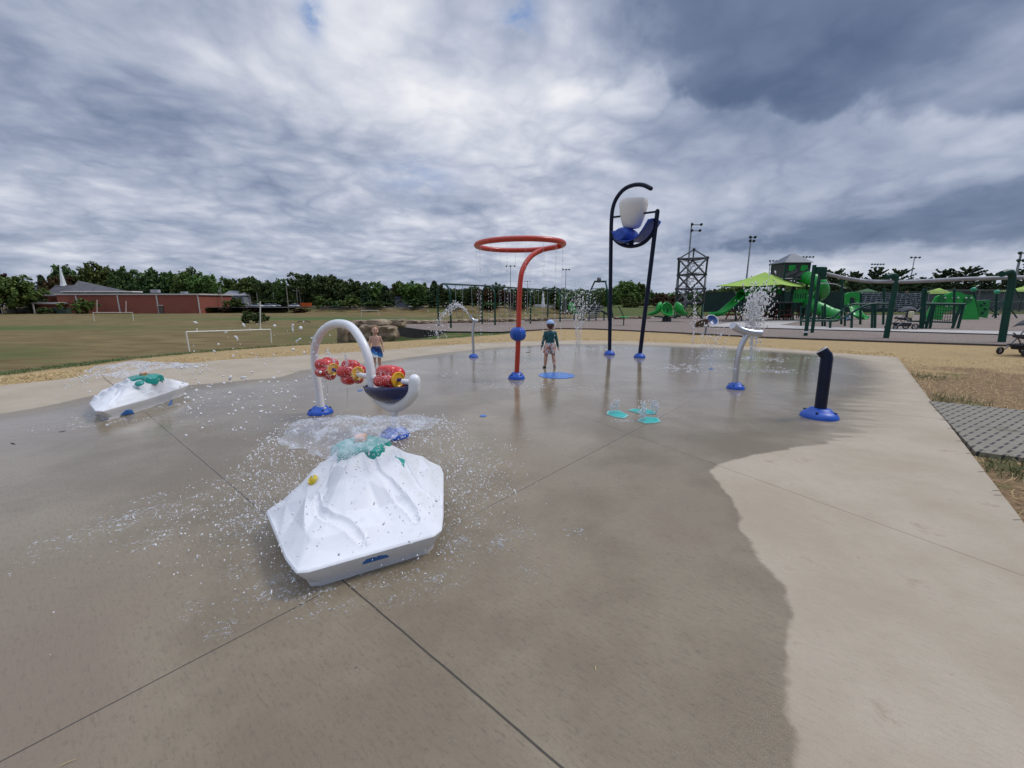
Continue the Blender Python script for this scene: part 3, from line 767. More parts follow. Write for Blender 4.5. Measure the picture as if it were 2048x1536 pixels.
# second, farther rock
Z2 = .15
rim2 = [G(179, 806, Z2), G(190, 821, Z2), G(206, 822, Z2), G(300, 796, Z2), G(376, 770, Z2), G(378, 767, Z2)]
rim2 = rim2 + [G(345, 759, Z2), G(250, 765, Z2), G(203, 781, Z2)]
rim2 = [(q.x, q.y) for q in rim2]; ctr2 = Vector((sum(q[0] for q in rim2) / len(rim2), sum(q[1] for q in rim2) / len(rim2)))
base2 = [tuple(ctr2 + (Vector(q) - ctr2) * .89) for q in rim2]
c2 = G(288, 753, .41)
ch2 = [[(*G(u, v, z)[:2], w) for u, v, z, w in [(262, 768, .37, .02), (245, 780, .3, .03), (228, 798, .24, .03), (222, 812, .18, .02)]],
       [(*G(u, v, z)[:2], w) for u, v, z, w in [(290, 772, .36, .02), (286, 785, .28, .03), (284, 797, .2, .015)]]]
rock2, h2 = make_rock(rim2, base2, (c2.x, c2.y), .19, .40, Z2, 8, ch2, 'smaller looking white rock fountain far left with teal flower top', ridge=(Vector((c2.x, c2.y)), Vector(G(185, 805, Z2)[:2])), flat=.8)
foot_panel([(241, 830), (252, 820), (262, 819), (268, 827)], rim2, base2, Z2, rock2)
foot_panel([(336, 811), (343, 801), (345, 799), (344, 809)], rim2, base2, Z2, rock2)
q = on_surface(279, 767, h2, .36); MB().lathe([(.001, .03), (.03, .026), (.05, .012), (.055, 0)], q, 16, axis=(.2, -.5, .8)).build('climbing_grip', M_teal, rock2, smooth=True)
# ---- white arch with paddle wheels
AL, AR = G(641, 826), G(790, 872)
root = thing('spray_arch', AL, 'white arched spray pipe with three red paddle wheels and a navy bowl', 'spray arch')
pp = lambda u, v: plane_pt(u, v, AL, AR)
arc = [(643, 820), (637, 780), (630, 730), (630, 695), (641, 667), (660, 651), (680, 647), (702, 654), (722, 680), (735, 710), (741, 740), (744, 765), (752, 790), (768, 806), (790, 814), (812, 803), (826, 785), (829, 768), (829, 760)]
pts = spline([pp(*q) for q in arc], 8)
rad_ = [.050 + .012 * max(0, min(1, (i - 75) / 30)) for i in range(len(pts))]
MB().tube(pts, rad_, 20).ball(pp(829, 760), .062, 14).build('arch_pipe', M_white, root, smooth=True, auto=60)
MB().tube([pp(790, 872), pp(790, 812)], .045, 16).build('post', M_white, root, smooth=True)
dome(AL, .165, .10, root); dome(AR, .165, .10, root)
axd = (pp(822, 766) - pp(640, 737))
a0, a1 = pp(634, 737), pp(829, 765)
MB().tube([a0, a1], .012, 10).build('axle', M_navy, root, smooth=True)
MB().tube([pp(806, 763), pp(829, 765)], .030, 14).build('axle_sleeve', M_white, root, smooth=True)
MB().tube([pp(712, 748), pp(757, 757)], .028, 14).build('axle_sleeve', M_white, root, smooth=True)
def wheel(c, ax, r, L, ph):
    ax = ax.normalized(); Mx = ax.to_track_quat('Z', 'Y').to_matrix(); NA, NL = 60, 14; vs = []
    for j in range(NL + 1):
        t = j / NL * 2 - 1; env = (max(0, 1 - abs(t) ** 4.5)) ** .5 * .62 + .38
        for i in range(NA):
            a = 2 * PI * i / NA; lob = abs(math.cos(2.5 * (a + ph + t * .18))) ** .5
            rr = r * (.62 + .40 * lob) * env
            vs.append(c + Mx @ Vector((rr * math.cos(a), rr * math.sin(a), t * L / 2)))
    k = MB(); k.add(vs, [(j * NA + i, j * NA + (i + 1) % NA, (j + 1) * NA + (i + 1) % NA, (j + 1) * NA + i) for j in range(NL) for i in range(NA)] + [tuple(range(NA))[::-1], tuple(range(NL * NA, NL * NA + NA))])
    o = k.build('paddle_wheel', M_wheel, root, smooth=True, auto=45)
    h = MB(); h.lathe([(.02, L * .44), (r * .50, L * .45), (r * .54, L * .5), (r * .54, L * .54), (r * .46, L * .56), (r * .40, L * .53), (.02, L * .53)], c, 28, axis=ax); h.build('hub', M_yel, o, smooth=True, auto=40)
    h = MB(); h.lathe([(.02, L * .53), (.02, L * .70)], c, 10, axis=ax); h.build('hub_bolt', mat('purple_sleeve', (.03, .02, .2), .4), o)
wheel(pp(655, 737), axd, .148, .26, .2); wheel(pp(703, 745), axd, .155, .25, .9); wheel(pp(780, 757), axd, .160, .27, .5)
# the navy bowl: a half boat hung in the cradle
side = Vector((-axd.y, axd.x, 0)).normalized(); l0, l1 = pp(737, 769), pp(826, 771); midp = (l0 + l1) / 2; half = (l1 - l0).length / 2; axn = (l1 - l0).normalized()
vs = []; NU, NV = 28, 16
for j in range(NV + 1):
    for i in range(NU + 1):
        u = i / NU * 2 - 1; a = PI * j / NV
        w_ = math.sqrt(max(0, 1 - u * u)); sw = .17 * w_ ** .8; sd_ = .19 * w_
        vs.append(midp + axn * (u * half) + side * (-math.cos(a) * sw) + Vector((0, 0, -math.sin(a) * sd_)))
k = MB(); k.add(vs, [(j * (NU + 1) + i, j * (NU + 1) + i + 1, (j + 1) * (NU + 1) + i + 1, (j + 1) * (NU + 1) + i) for j in range(NV) for i in range(NU)])
o = k.build('bowl', mat('navy_plastic', (.006, .018, .10), .28, coat=.4), root, smooth=True); sm_ = o.modifiers.new('thick', 'SOLIDIFY'); sm_.thickness = .01
# ---- red ring sprayer
RB = G(1033, 757)
root = thing('ring_sprayer', RB, 'tall red pole bent over into a wide horizontal spray ring', 'ring sprayer')
ringc = P(1040, 490, 7.86); ry = .80
ring = [ringc + Vector((math.cos(a) * .795, math.sin(a) * ry, .01 * math.cos(a))) for a in np.linspace(0, 2 * PI, 64, endpoint=False)]
MB().tube(ring, .047, 16, closed=True).build('spray_ring', M_red, root, smooth=True)
pole = spline([RB, P(1036, 690, 7.86), P(1038, 620, 7.87), P(1041, 560, 7.88), P(1048, 533, 7.97), P(1063, 512, 8.12), P(1084, 500, 8.24), P(1106, 495, 8.17), P(1118, 492, 7.98)], 8)
MB().tube(pole, .048, 18).build('pole', M_red, root, smooth=True)
dome(RB, .165, .13, root)
bc = P(1036, 668, 7.86); k = MB(); vs = []; NA, NL = 72, 16
for j in range(NL + 1):
    t = PI * j / NL
    for i in range(NA):
        a = 2 * PI * i / NA; rr = .158 * (math.sin(t) ** .75 if 0 < t < PI - 1e-6 else 0) * (1 - .16 * abs(math.sin(3 * a + .6)) ** 1.2)
        vs.append(bc + Vector((rr * math.cos(a), rr * math.sin(a), -.135 * math.cos(t))))
k.add(vs, [(j * NA + i, j * NA + (i + 1) % NA, (j + 1) * NA + (i + 1) % NA, (j + 1) * NA + i) for j in range(NL) for i in range(NA)])
bo = k.build('activator_ball', M_blue, root, smooth=True, auto=70)
# ---- dumping bucket
BL, BR_ = G(1219, 709), G(1279, 715)
root = thing('dumping_bucket', BL, 'navy double post frame holding a white tipping bucket over a blue deflector', 'dumping bucket')
bp = lambda u, v: plane_pt(u, v, BL, BR_)
MB().tube(spline([bp(*q) for q in [(1219, 709), (1220, 640), (1221, 560), (1222, 480), (1223, 440), (1226, 415), (1234, 395), (1249, 378), (1268, 370), (1286, 370), (1302, 377)]], 8), .052, 16).ball(bp(1302, 377), .052).build('hooked_post', M_navy, root, smooth=True)
MB().tube([bp(1279, 715), bp(1315, 422)], .054, 16).ball(bp(1315, 422), .054).build('post', M_navy, root, smooth=True)
MB().tube(spline([bp(*q) for q in [(1223, 462), (1229, 478), (1243, 489), (1262, 493), (1283, 488), (1299, 475), (1310, 458)]], 8), .046, 14).build('cradle_arc', M_navy, root, smooth=True)
MB().tube([bp(1222, 435), bp(1315, 423)], .026, 12).build('pivot_bar', M_navy, root, smooth=True)
bb = bp(1263, 457); bt = bp(1268, 400); m, n, b = material('translucent_plastic'); n.put(b.inputs['Base Color'], (.80, .79, .77)); b.inputs['Roughness'].default_value = .4; b.inputs['Subsurface Weight'].default_value = .7; b.inputs['Subsurface Radius'].default_value = (.3, .28, .25)
hB = (bt - bb).length
pr_ = [(.01, 0), (.14, .0), (.195, .025 * hB), (.235, .10 * hB), (.285, .3 * hB), (.33, .55 * hB), (.362, .8 * hB), (.362, .93 * hB), (.345, 1.0 * hB), (.325, hB), (.34, .8 * hB), (.30, .5 * hB), (.18, .08 * hB), (.01, .05 * hB)]
MB().lathe(pr_, bb, 40, axis=(bt - bb), cap=False).build('bucket', m, root, smooth=True, auto=60)
# deflector: curved ribbed sheet
dv = (BR_ - BL).normalized(); sv = Vector((-dv.y, dv.x, 0)); k = MB(); vs = []
NA = 28; cb0 = bp(1252, 472)
for j in range(15):
    t = j / 14 * 2 - 1; rr = .235 * (1 - .16 * t * t) * (1 - max(0, abs(t) - .8) * 1.2)
    for i in range(NA): a_ = 2 * PI * i / NA; vs.append(cb0 + sv * (t * .36) + dv * (math.cos(a_) * rr * 1.05) + Vector((0, 0, math.sin(a_) * rr * .86)))
k.add(vs, [(j * NA + i, j * NA + (i + 1) % NA, (j + 1) * NA + (i + 1) % NA, (j + 1) * NA + i) for j in range(14) for i in range(NA)] + [tuple(range(NA))[::-1], tuple(range(14 * NA, 15 * NA))])
M_defl = mat('blue_deflector', (.02, .075, .40), .45, var=.3, vscale=14, bump=.6, bscale=14, bdist=.02)
o = k.build('deflector_drum', M_defl, root, smooth=True)
k = MB(); vs = []; fr = spline([bp(1238, 466), bp(1246, 480), bp(1264, 485), bp(1282, 480), bp(1296, 464), bp(1309, 443)], 5); NF = len(fr)
for j in range(9):
    t = j / 8
    for i, q in enumerate(fr): vs.append(q + sv * ((t - .5) * .74) + Vector((0, 0, .05 * math.sin(PI * t) + .04 * t + .006 * (i % 2))))
k.add(vs, [(j * NF + i, j * NF + i + 1, (j + 1) * NF + i + 1, (j + 1) * NF + i) for j in range(8) for i in range(NF - 1)])
o = k.build('deflector_wing', M_defl, root, smooth=True); s_ = o.modifiers.new('thick', 'SOLIDIFY'); s_.thickness = .012
MB().tube([bp(1262, 490), bp(1262, 478)], .07, 12).build('deflector_mount', M_navy, root, smooth=True)
dome(BL, .155, .12, root); dome(BR_, .155, .12, root)
# ---- steel T cannon
TB = G(1471, 777); Y0 = TB.y
root = thing('spray_cannon', TB, 'curved steel post carrying a bent steel crosspiece', 'spray cannon')
MB().tube(spline([P(1470, 775, Y0), P(1472, 745, Y0), P(1476, 715, Y0), P(1484, 688, Y0), P(1497, 665, Y0)], 8), .047, 18).build('post', M_steel, root, smooth=True)
MB().tube(spline([P(1465, 651, Y0 - .05), P(1474, 657, Y0), P(1490, 663, Y0), P(1506, 666, Y0), P(1523, 667, Y0 - .02)], 8), .058, 18).build('crosspiece', M_steel, root, smooth=True, auto=45)
MB().tube([P(1470.7, 741, Y0), P(1472.7, 738, Y0)], .050, 18).build('collar', M_steel, root, smooth=True)
dome(TB, .145, .11, root)
# ---- small steel spout
SB = G(947, 714); Y1 = SB.y
root = thing('steel_spout', SB, 'slim steel post with small angled spout, spraying arcs of water leftward', 'water spout')
MB().tube(spline([P(947, 712, Y1), P(946.5, 690, Y1), P(945.5, 668, Y1), P(948, 643, Y1)], 6), .036, 14).build('post', M_steel, root, smooth=True)
MB().tube(spline([P(940, 631, Y1), P(943, 637, Y1), P(948, 641, Y1), P(956, 642, Y1)], 6), .040, 14).build('spout_head', M_steel, root, smooth=True)
dome(SB, .13, .085, root)
# ---- navy bollard
NB = G(1638, 834); Y2 = NB.y
root = thing('spray_bollard', NB, 'short navy post with slanted white-rimmed mouth on a blue base', 'spray bollard')
tp = P(1654, 714, Y2); tip = tp + Vector((-.055, .040, .085))
MB().tube([NB, P(1641, 815, Y2), tp + Vector((0, 0, -.015)), tp + Vector((-.004, .003, .012)), tip], .068, 20).build('post', M_navy, root, smooth=True, auto=30)
dd_ = (tip - tp).normalized(); MB().lathe([(.05, -.004), (.071, -.004), (.071, .006), (.05, .006)], tip, 24, axis=dd_, cap=False).build('rim', M_white, root, smooth=True, auto=40)
MB().lathe([(.0, .002), (.052, .003)], tip, 20, axis=dd_, cap=False).build('mouth', mat('dark_recess', (.004, .012, .05), .7), root)
dome(NB, .215, .125, root)
# ---- floor markings and nozzles
def disc(u, v, r, label, nm='floor_drain', m=None, cat='floor drain'):
    c = G(u, v); o = MB().lathe([(r, .001), (r, .006), (r * .9, .009), (.001, .009)], c, 32).build(nm, m or M_bluepaint, at=c, smooth=True, auto=30); return tag(o, label, cat)
disc(1113, 751, .37, 'large round blue drain cover in front of boy wearing teal shirt')
disc(966, 832, .045, 'small blue floor nozzle between white arch and red pole', 'floor_nozzle', cat='floor nozzle')
disc(720, 781, .045, 'small blue floor nozzle seen beneath the paddle wheels of white arch', 'floor_nozzle', cat='floor nozzle')
disc(1422, 738, .05, 'small blue floor nozzle feeding the three crossing jets', 'floor_nozzle', cat='floor nozzle')
teal = [([(1213, 829), (1216, 823), (1238, 822), (1257, 832), (1248, 837), (1230, 835)], 'teal floor sprayer plate nearest the red pole', [(1223, 828, 22), (1228, 827, 26), (1234, 827, 28)]),
        ([(1256, 821), (1268, 818.5), (1296, 819.5), (1313, 826), (1308, 829), (1290, 829.5), (1272, 826)], 'teal floor sprayer plate farthest back of the three', [(1284, 822, 17), (1288, 822, 15), (1304, 826, 26), (1310, 827, 28), (1314, 828, 20)]),
        ([(1275, 842), (1290, 835), (1314, 836), (1321, 844), (1310, 846.5), (1292, 848)], 'teal floor sprayer plate at the front of the three', [(1281, 840, 22), (1284, 842, 28), (1288, 842, 24)])]
M_tealfloor = mat('teal_floor_plate', (.02, .40, .36), .35, var=.15); M_tealrim = mat('pale_teal_rim', (.30, .62, .60), .4)
for poly, lab, jets in teal:
    pg = [G(*q) for q in poly]; c = sum(pg, Vector()) / len(pg)
    r_ = thing('floor_sprayer', c, lab, 'floor sprayer', 'teal floor sprayers')
    MB().prism([q[:2] for q in pg][::-1], .001, .010).build('rim', M_tealrim, r_)
    MB().prism([(c + (q - c) * .88)[:2] for q in pg][::-1], .002, .014).build('plate', M_tealfloor, r_)
    j = thing('water_jet', G(jets[0][0], jets[0][1]), 'short bubbling jets rising from ' + lab.replace('teal floor sprayer plate', 'the teal plate'), 'water jet', 'water jets on the splash pad')
    for ju, jv, h in jets:
        b0 = G(ju, jv); hh = h * b0.y / 820
        pts_ = [b0 + Vector((rnd.uniform(-.01, .01) * t * 2, rnd.uniform(-.01, .01), hh * t)) for t in np.linspace(0, 1, 7)]
        MB().tube(pts_, [.008, .010, .011, .013, .015, .018, .012], 8).build('stream', M_jet, j, smooth=True)
        dp = [pts_[-1] + Vector((rnd.gauss(0, .02), rnd.gauss(0, .02), rnd.uniform(-.09, .03))) for _ in range(9)]
        drops(dp, [rnd.uniform(.004, .010) for _ in dp], 'droplets', j)['kind'] = 'stuff'
# ------------------------------------------------------------------ water in the air
M_sheet = water_mat('water_sheet', .18, .52, 24, (1, 1, 1), col=(.72, .76, .84))
def umbrella(c, rx, ry, z_top, droop, rot, label, seed, nd=500, dr=.005):
    rs = random.Random(seed); NA, NR = 180, 26
    root = thing('water_canopy', c, label, 'water canopy', 'water canopies over the white rocks')
    vs = []; ph = [rs.uniform(0, 6.28) for _ in range(6)]
    def edge(a): return 1 + .13 * math.sin(2 * a + ph[0]) + .09 * math.sin(3 * a + ph[1]) + .05 * math.sin(7 * a + ph[2]) + .03 * math.sin(17 * a + ph[3]) + .02 * math.sin(31 * a + ph[4])
    rim = []
    for j in range(NR + 1):
        u = j / NR
        for i in range(NA):
            a = 2 * PI * i / NA; L = u * edge(a)
            x = math.cos(a) * L * rx; y = math.sin(a) * L * ry
            x, y = x * math.cos(rot) - y * math.sin(rot), x * math.sin(rot) + y * math.cos(rot)
            z = c.z + (z_top - c.z) * (1 - (1 - min(1, u * 3.2)) ** 2) - droop * u ** 2.2 + .012 * math.sin(a * 5 + u * 7) * u + .016 * math.sin(u * 15 + 2 * math.sin(3 * a)) * u
            z += .03 * u * math.sin(2 * a + ph[5])
            vs.append((c.x + x, c.y + y, z))
            if j == NR: rim.append(Vector(vs[-1]))
    k = MB(); k.add(vs, [(j * NA + i, j * NA + (i + 1) % NA, (j + 1) * NA + (i + 1) % NA, (j + 1) * NA + i) for j in range(1, NR) for i in range(NA)])
    k.build('sheet', M_sheet, root, smooth=True)
    MB().tube(rim, [.0022 + .0016 * math.sin(i * .9) + .0012 * math.sin(i * 2.3) for i in range(NA)], 5, closed=True).build('rolled_edge', M_thin, root, smooth=True)
    dp = []; rr = []
    for _ in range(nd):
        q = rs.choice(rim); d = (q - c); d.z = 0; d.normalize()
        o = abs(rs.gauss(0, .14)); dp.append(q + d * o + Vector((rs.gauss(0, .02), rs.gauss(0, .02), rs.gauss(0, .02) - o * o * 1.6 - o * .25))); rr.append(dr * (.4 + rs.random() ** 2 * 1.6))
    drops(dp, rr, 'droplets', root)['kind'] = 'stuff'
    return root, rim
W1 = Vector((cc.x, cc.y, .53)); umbrella(W1, .47, .43, .66, .08, .3, 'wide glassy sheet of water spreading from the top of the nearest white rock', 4, 1500, .0030)
W2 = Vector((c2.x, c2.y, .46)); umbrella(W2, .62, .50, .62, .10, .5, 'thin sheet of water spreading over the far left white rock', 9, 300, .006)
# scattered flying drops round the near rock and the arch
def cloud(n_, cen, sig, zr, rr_, seed, label, name='flying_droplets', ring=None, stretch=1.0):
    rs = random.Random(seed); pts = []; rad = []; st_ = []
    for _ in range(n_):
        if ring:
            a = rs.uniform(*ring[2]); L = ring[0] + abs(rs.gauss(0, ring[1])); x, y = cen[0] + math.cos(a) * L, cen[1] + math.sin(a) * L
        else: x, y = cen[0] + rs.gauss(0, sig[0]), cen[1] + rs.gauss(0, sig[1])
        z = zr[0] + (zr[1] - zr[0]) * rs.random() ** 1.3
        pts.append((x, y, z)); rad.append(rr_ * (.35 + 1.5 * rs.random() ** 3)); st_.append((1, 1, 1 + rs.random() * stretch))
    o = drops(pts, rad, name, None, None, st_); return tag(o, label, 'water droplets', kind='stuff')
cloud(2200, (cc.x, cc.y), (0, 0), (.0, .42), .0029, 21, 'fine droplets falling all round the near white rock', ring=(.66, .20, (-PI, PI)))
cloud(800, (cc.x - .55, cc.y - .3), (.32, .3), (.0, .3), .0036, 22, 'coarse droplets flying left of the near white rock')
cloud(900, (cc.x + .78, cc.y + .1), (.2, .42), (.0, .4), .0030, 23, 'coarse droplets flying right of the near white rock')
# drops flung leftwards from the wheels
rs = random.Random(5); pts = []; rad = []
for _ in range(260):
    u = rs.uniform(360, 660); v = rs.gauss(790, 75); y = rs.uniform(3.4, 5.0)
    if v < 640 or v > 960: continue
    q = P(u, v, y)
    if q.z < .02: continue
    pts.append(q); rad.append(y / 820 * rs.choice([1.0, 1.3, 1.8, 2.6, 3.8]) * rs.uniform(.6, 1))
tag(drops(pts, rad, 'flying_droplets'), 'large white drops flung out left of the arch', 'water droplets', kind='stuff')
pts = []; rad = []
for _ in range(1000):
    w_ = rs.choice([(655, 737, 26), (703, 745, 28), (765, 752, 22), (700, 742, 60)]); u = rs.gauss(w_[0], w_[2] * .5); v = rs.gauss(w_[1], w_[2] * .45)
    q = plane_pt(u, v, AL, AR); tow = Vector((0, 0, CH)) - q; q = q + tow.normalized() * rs.uniform(.16, .34)
    pts.append(q); rad.append(rs.uniform(.0014, .0042))
tag(drops(pts, rad, 'flying_droplets'), 'splashing droplets in front of the three red paddle wheels', 'water droplets', kind='stuff')
# single stretched blobs of water
for poly, lab in [([(586, 648), (585, 656), (586, 664)], 'stretched white blob of water highest left of the arch'), ([(592, 684), (598, 679), (602, 677)], 'slanting blob of water left of the arch at shoulder height')]:
    pts_ = [P(u, v, 4.2) for u, v in poly]; MBx = MB().tube(spline(pts_, 4), [.009, .012, .010, .008, .007, .009, .010, .008, .005], 8).build('water_blob', M_drop, at=pts_[0], smooth=True); tag(MBx, lab, 'water blob')
for poly, lab in [([(633, 674), (637, 676), (641, 684), (643, 692)], 'water spurt bursting from the left shoulder of the arch'), ([(662, 697), (668, 706), (674, 716), (678, 724)], 'water stream striking the leftmost paddle wheel'), ([(699, 706), (700, 714), (701, 722), (703, 732)], 'water stream striking the middle paddle wheel')]:
    pts_ = [plane_pt(u, v, AL, AR) + Vector((0, -.12, 0)) for u, v in poly]
    j = thing('water_jet', pts_[0], lab, 'water jet', 'water jets on the splash pad')
    MB().tube(spline(pts_, 5), [.012 + .006 * math.sin(i * 1.7) for i in range(16)], 8).build('stream', M_jet, j, smooth=True)
    dp = [q + Vector((rs.gauss(0, .03), rs.gauss(0, .03), rs.gauss(0, .03))) for q in spline(pts_, 5)]
    drops(dp, [rs.uniform(.003, .008) for _ in dp], 'droplets', j)['kind'] = 'stuff'
for u, v0, v1 in [(655, 768, 812), (695, 772, 815)]:
    a_, b_ = plane_pt(u, v0, AL, AR), plane_pt(u, v1, AL, AR); o = MB().tube([a_, b_], .004, 6).build('water_trickle', M_thin, at=a_); tag(o, 'thin trickle of water falling below the %s paddle wheel' % ('leftmost' if u < 670 else 'middle'), 'water trickle')
# ---- threads of drops from the red ring
rg = thing('ring_shower', ringc, 'curtain of dripping water threads below the red ring', 'shower')
for i in range(16):
    a = 2 * PI * i / 16 + .1; b0 = ringc + Vector((math.cos(a) * .795, math.sin(a) * ry, -.05))
    MB().tube([b0, b0 + Vector((0, 0, -.14 - rs.random() * .1))], [.0035, .0018], 5).build('thread', M_thin, rg)
    dp = []; z = b0.z - .2
    while z > .03:
        dp.append((b0.x + rs.gauss(0, .004), b0.y + rs.gauss(0, .004), z)); z -= .035 + (b0.z - z) * .02 + rs.random() * .02
    o = drops(dp, [rs.uniform(.004, .0072) for _ in dp], 'droplets', rg, None, [(1, 1, 1.9)] * len(dp)); o['kind'] = 'stuff'
# ---- upright and fan jets
def jet(base, streams, label, rad0=.012, spread=.03, nd=160, cl=None, dr=.012, seed=1, group='water jets on the splash pad'):
    rs = random.Random(seed); root = thing('water_jet', base, label, 'water jet', group)
    for pts_ in streams:
        sp = spline(pts_, 8); m_ = len(sp)
        MB().tube(sp, [rad0 * (.7 + .5 * math.sin(i * .8 + rs.random()) ** 2) * (1 - .35 * i / m_) for i in range(m_)], 7).build('stream', M_jet, root, smooth=True)
    dp = []; rr = []
    for _ in range(nd):
        sp = spline(rs.choice(streams), 6); t = rs.random() ** .55; q = sp[int(t * (len(sp) - 1))]; s_ = spread * (.25 + t)
        dp.append(q + Vector((rs.gauss(0, s_), rs.gauss(0, s_), rs.gauss(0, s_)))); rr.append(dr * (.3 + rs.random() ** 2))
    if cl:
        for cu, cv, su, sv_, cn, y in cl:
            for _ in range(cn):
                q = P(rs.gauss(cu, su), rs.gauss(cv, sv_), y + rs.gauss(0, .15))
                if q.z > .02: dp.append(q); rr.append(dr * (.3 + rs.random() ** 2))
    drops(dp, rr, 'droplets', root, None, [(1, 1, 1 + rs.random()) for _ in dp])['kind'] = 'stuff'; return root
b = G(1155, 690); y = b.y
jet(b, [[P(1153, 690, y), P(1152, 660, y), P(1150, 630, y)], [P(1156, 690, y), P(1157, 660, y), P(1158, 625, y)], [P(1159, 690, y), P(1162, 655, y), P(1166, 620, y)]], 'tall spreading water jet between boy in teal shirt and navy posts', .018, .05, 220, [(1160, 612, 13, 16, 420, y), (1165, 585, 22, 14, 160, y)], .014, 3)
b = G(1385, 708); y = b.y
jet(b, [[P(1385, 708, y), P(1386, 680, y), P(1388, 645, y)]], 'single slender water jet right of the navy posts', .010, .02, 30, [(1389, 620, 1.5, 22, 90, y)], .014, 4)
b = G(1422, 738); y = b.y
jet(b, [[P(1422, 738, y), P(1417, 705, y), P(1408, 676, y), P(1401, 668, y)], [P(1422, 738, y), P(1421, 700, y), P(1419, 660, y)], [P(1422, 738, y), P(1429, 705, y), P(1439, 672, y), P(1445, 668, y)], [P(1422, 738, y), P(1425, 702, y), P(1430, 668, y)]], 'fan of slim jets crossing behind the steel crosspiece', .006, .03, 140, [(1403, 690, 9, 18, 70, y), (1446, 690, 9, 16, 70, y), (1420, 650, 20, 8, 50, y)], .010, 5)
b = G(1505, 719); y = b.y
jet(b, [[P(1501, 719, y), P(1501, 670, y), P(1500, 620, y), P(1506, 592, y)], [P(1505, 719, y), P(1506, 670, y), P(1510, 615, y), P(1518, 585, y)], [P(1509, 719, y), P(1513, 670, y), P(1520, 620, y), P(1530, 590, y)], [P(1503, 719, y), P(1503, 660, y), P(1503, 640, y)]], 'thick white bursting jet in front of the lime canopy', .016, .05, 300, [(1505, 610, 8, 22, 200, y), (1522, 600, 14, 22, 330, y), (1500, 630, 12, 16, 200, y), (1512, 650, 8, 20, 160, y)], .019, 6)
b = P(938, 631, Y1)
st_ = []
for k_, (mu, mv, eu, ev) in enumerate([(905, 606, 878, 640), (908, 611, 884, 636), (912, 609, 888, 632), (903, 612, 873, 650), (914, 614, 893, 634)]):
    yy = Y1 - .1 + .12 * k_; cu, cv = mu + 4, 2 * mv - (631 + ev) / 2; st_.append([P((1 - t) ** 2 * 938 + 2 * t * (1 - t) * cu + t * t * eu, (1 - t) ** 2 * 631 + 2 * t * (1 - t) * cv + t * t * ev, Y1 + (yy - Y1) * t) for t in (0, .17, .34, .5, .67, .84, 1)])
jet(b, st_, 'arching streams falling left from the slim steel spout', .010, .04, 300, [(880, 655, 10, 14, 110, Y1), (872, 668, 8, 4, 60, Y1 + .3)], .012, 7)
for u, v0, v1 in [(1223, 600, 700)]: pass
# ---- splashes lying on the wet concrete
def splash(cen, sx, sy, rot, n_, size, seed, label):
    rs = random.Random(seed); vs = []; fs = []; c, s_ = math.cos(rot), math.sin(rot)
    cl = [(rs.gauss(0, .8), rs.gauss(0, .8)) for _ in range(14)]
    for _ in range(n_):
        q = rs.choice(cl); a, e = (q[0] + rs.gauss(0, .22)) * sx, (q[1] + rs.gauss(0, .22)) * sy
        x, y = cen.x + a * c - e * s_, cen.y + a * s_ + e * c; L = size * (.15 + rs.random() ** 3 * 1.7); th = rs.uniform(0, PI); w_ = L * rs.uniform(.14, .45); h_ = w_ * .6
        k = len(vs); px2 = []
        ms = 5
        for i in range(ms):
            t = i / (ms - 1) * 2 - 1; bx_, by_ = x + math.cos(th + t * .9) * L * t + rs.gauss(0, L * .16), y + math.sin(th + t * .9) * L * t + rs.gauss(0, L * .16); ww = w_ * (1 - t * t * .8) * .6
            vs.append((bx_ - math.sin(th) * ww, by_ + math.cos(th) * ww, .0015)); vs.append((bx_, by_, .002 + h_ * (1 - t * t))); vs.append((bx_ + math.sin(th) * ww, by_ - math.cos(th) * ww, .0015))
        for i in range(ms - 1):
            o = k + i * 3; fs += [(o, o + 3, o + 4, o + 1), (o + 1, o + 4, o + 5, o + 2)]
    k = MB(); k.add(vs, fs); o = k.build('splash_on_pad', M_splash, at=cen, smooth=True); return tag(o, label, 'splash', kind='stuff')
M_splash = water_mat('splash_water', .2, .85, 60, col=(.9, .92, .95))
for k_, (u, v, sx, sy, rt, n_, sz, lab) in enumerate([
    (545, 1000, .30, .35, 0, 900, .012, 'splash crowns on wet concrete just left of the near rock'), (300, 1045, .42, .16, .5, 420, .011, 'bright splash streak farther left of the near rock'),
    (400, 985, .45, .2, .6, 420, .013, 'splash streak between the two white rocks'), (530, 1180, .20, .2, 0, 650, .009, 'splash speckle before the front corner of the near rock'),
    (700, 1200, .25, .10, .3, 380, .009, 'splash speckle in front of the near rock'), (955, 1085, .22, .22, .6, 800, .009, 'splash crowns right of the near rock'), (860, 1150, .2, .1, .5, 260, .009, 'light splash off the right front corner of near rock'),
    (930, 960, .28, .5, 0, 420, .010, 'scattered splashes behind the right side of near rock'), (90, 1105, .12, .08, .3, 60, .010, 'small isolated splash at far left of pad'),
    (240, 835, .8, .3, .7, 260, .022, 'splashes along the front of the far left rock'), (430, 790, .7, .5, .3, 220, .022, 'splashes right of the far left rock'),
    (1040, 771, .9, .28, 0, 330, .024, 'ring of splashes on the pad below the red ring'), (1430, 738, 1.1, .5, 0, 420, .035, 'foamy splashes at the foot of the crossing jets'),
    (1540, 718, .9, .35, 0, 240, .04, 'foamy splashes at the foot of the thick jet'), (830, 745, .8, .3, 0, 90, .04, 'thin splash streaks behind the arch'), (1160, 697, .9, .3, 0, 120, .04, 'splashes at the foot of the tall spreading jet'), (1330, 828, .25, .12, 0, 120, .012, 'splashes beside the teal floor plates'), (1262, 843, .18, .06, 0, 120, .012, 'splashes in front of the teal floor plates')]):
    splash(G(u, v), sx, sy, rt, int(n_ * 1.8), sz, 100 + k_, lab)
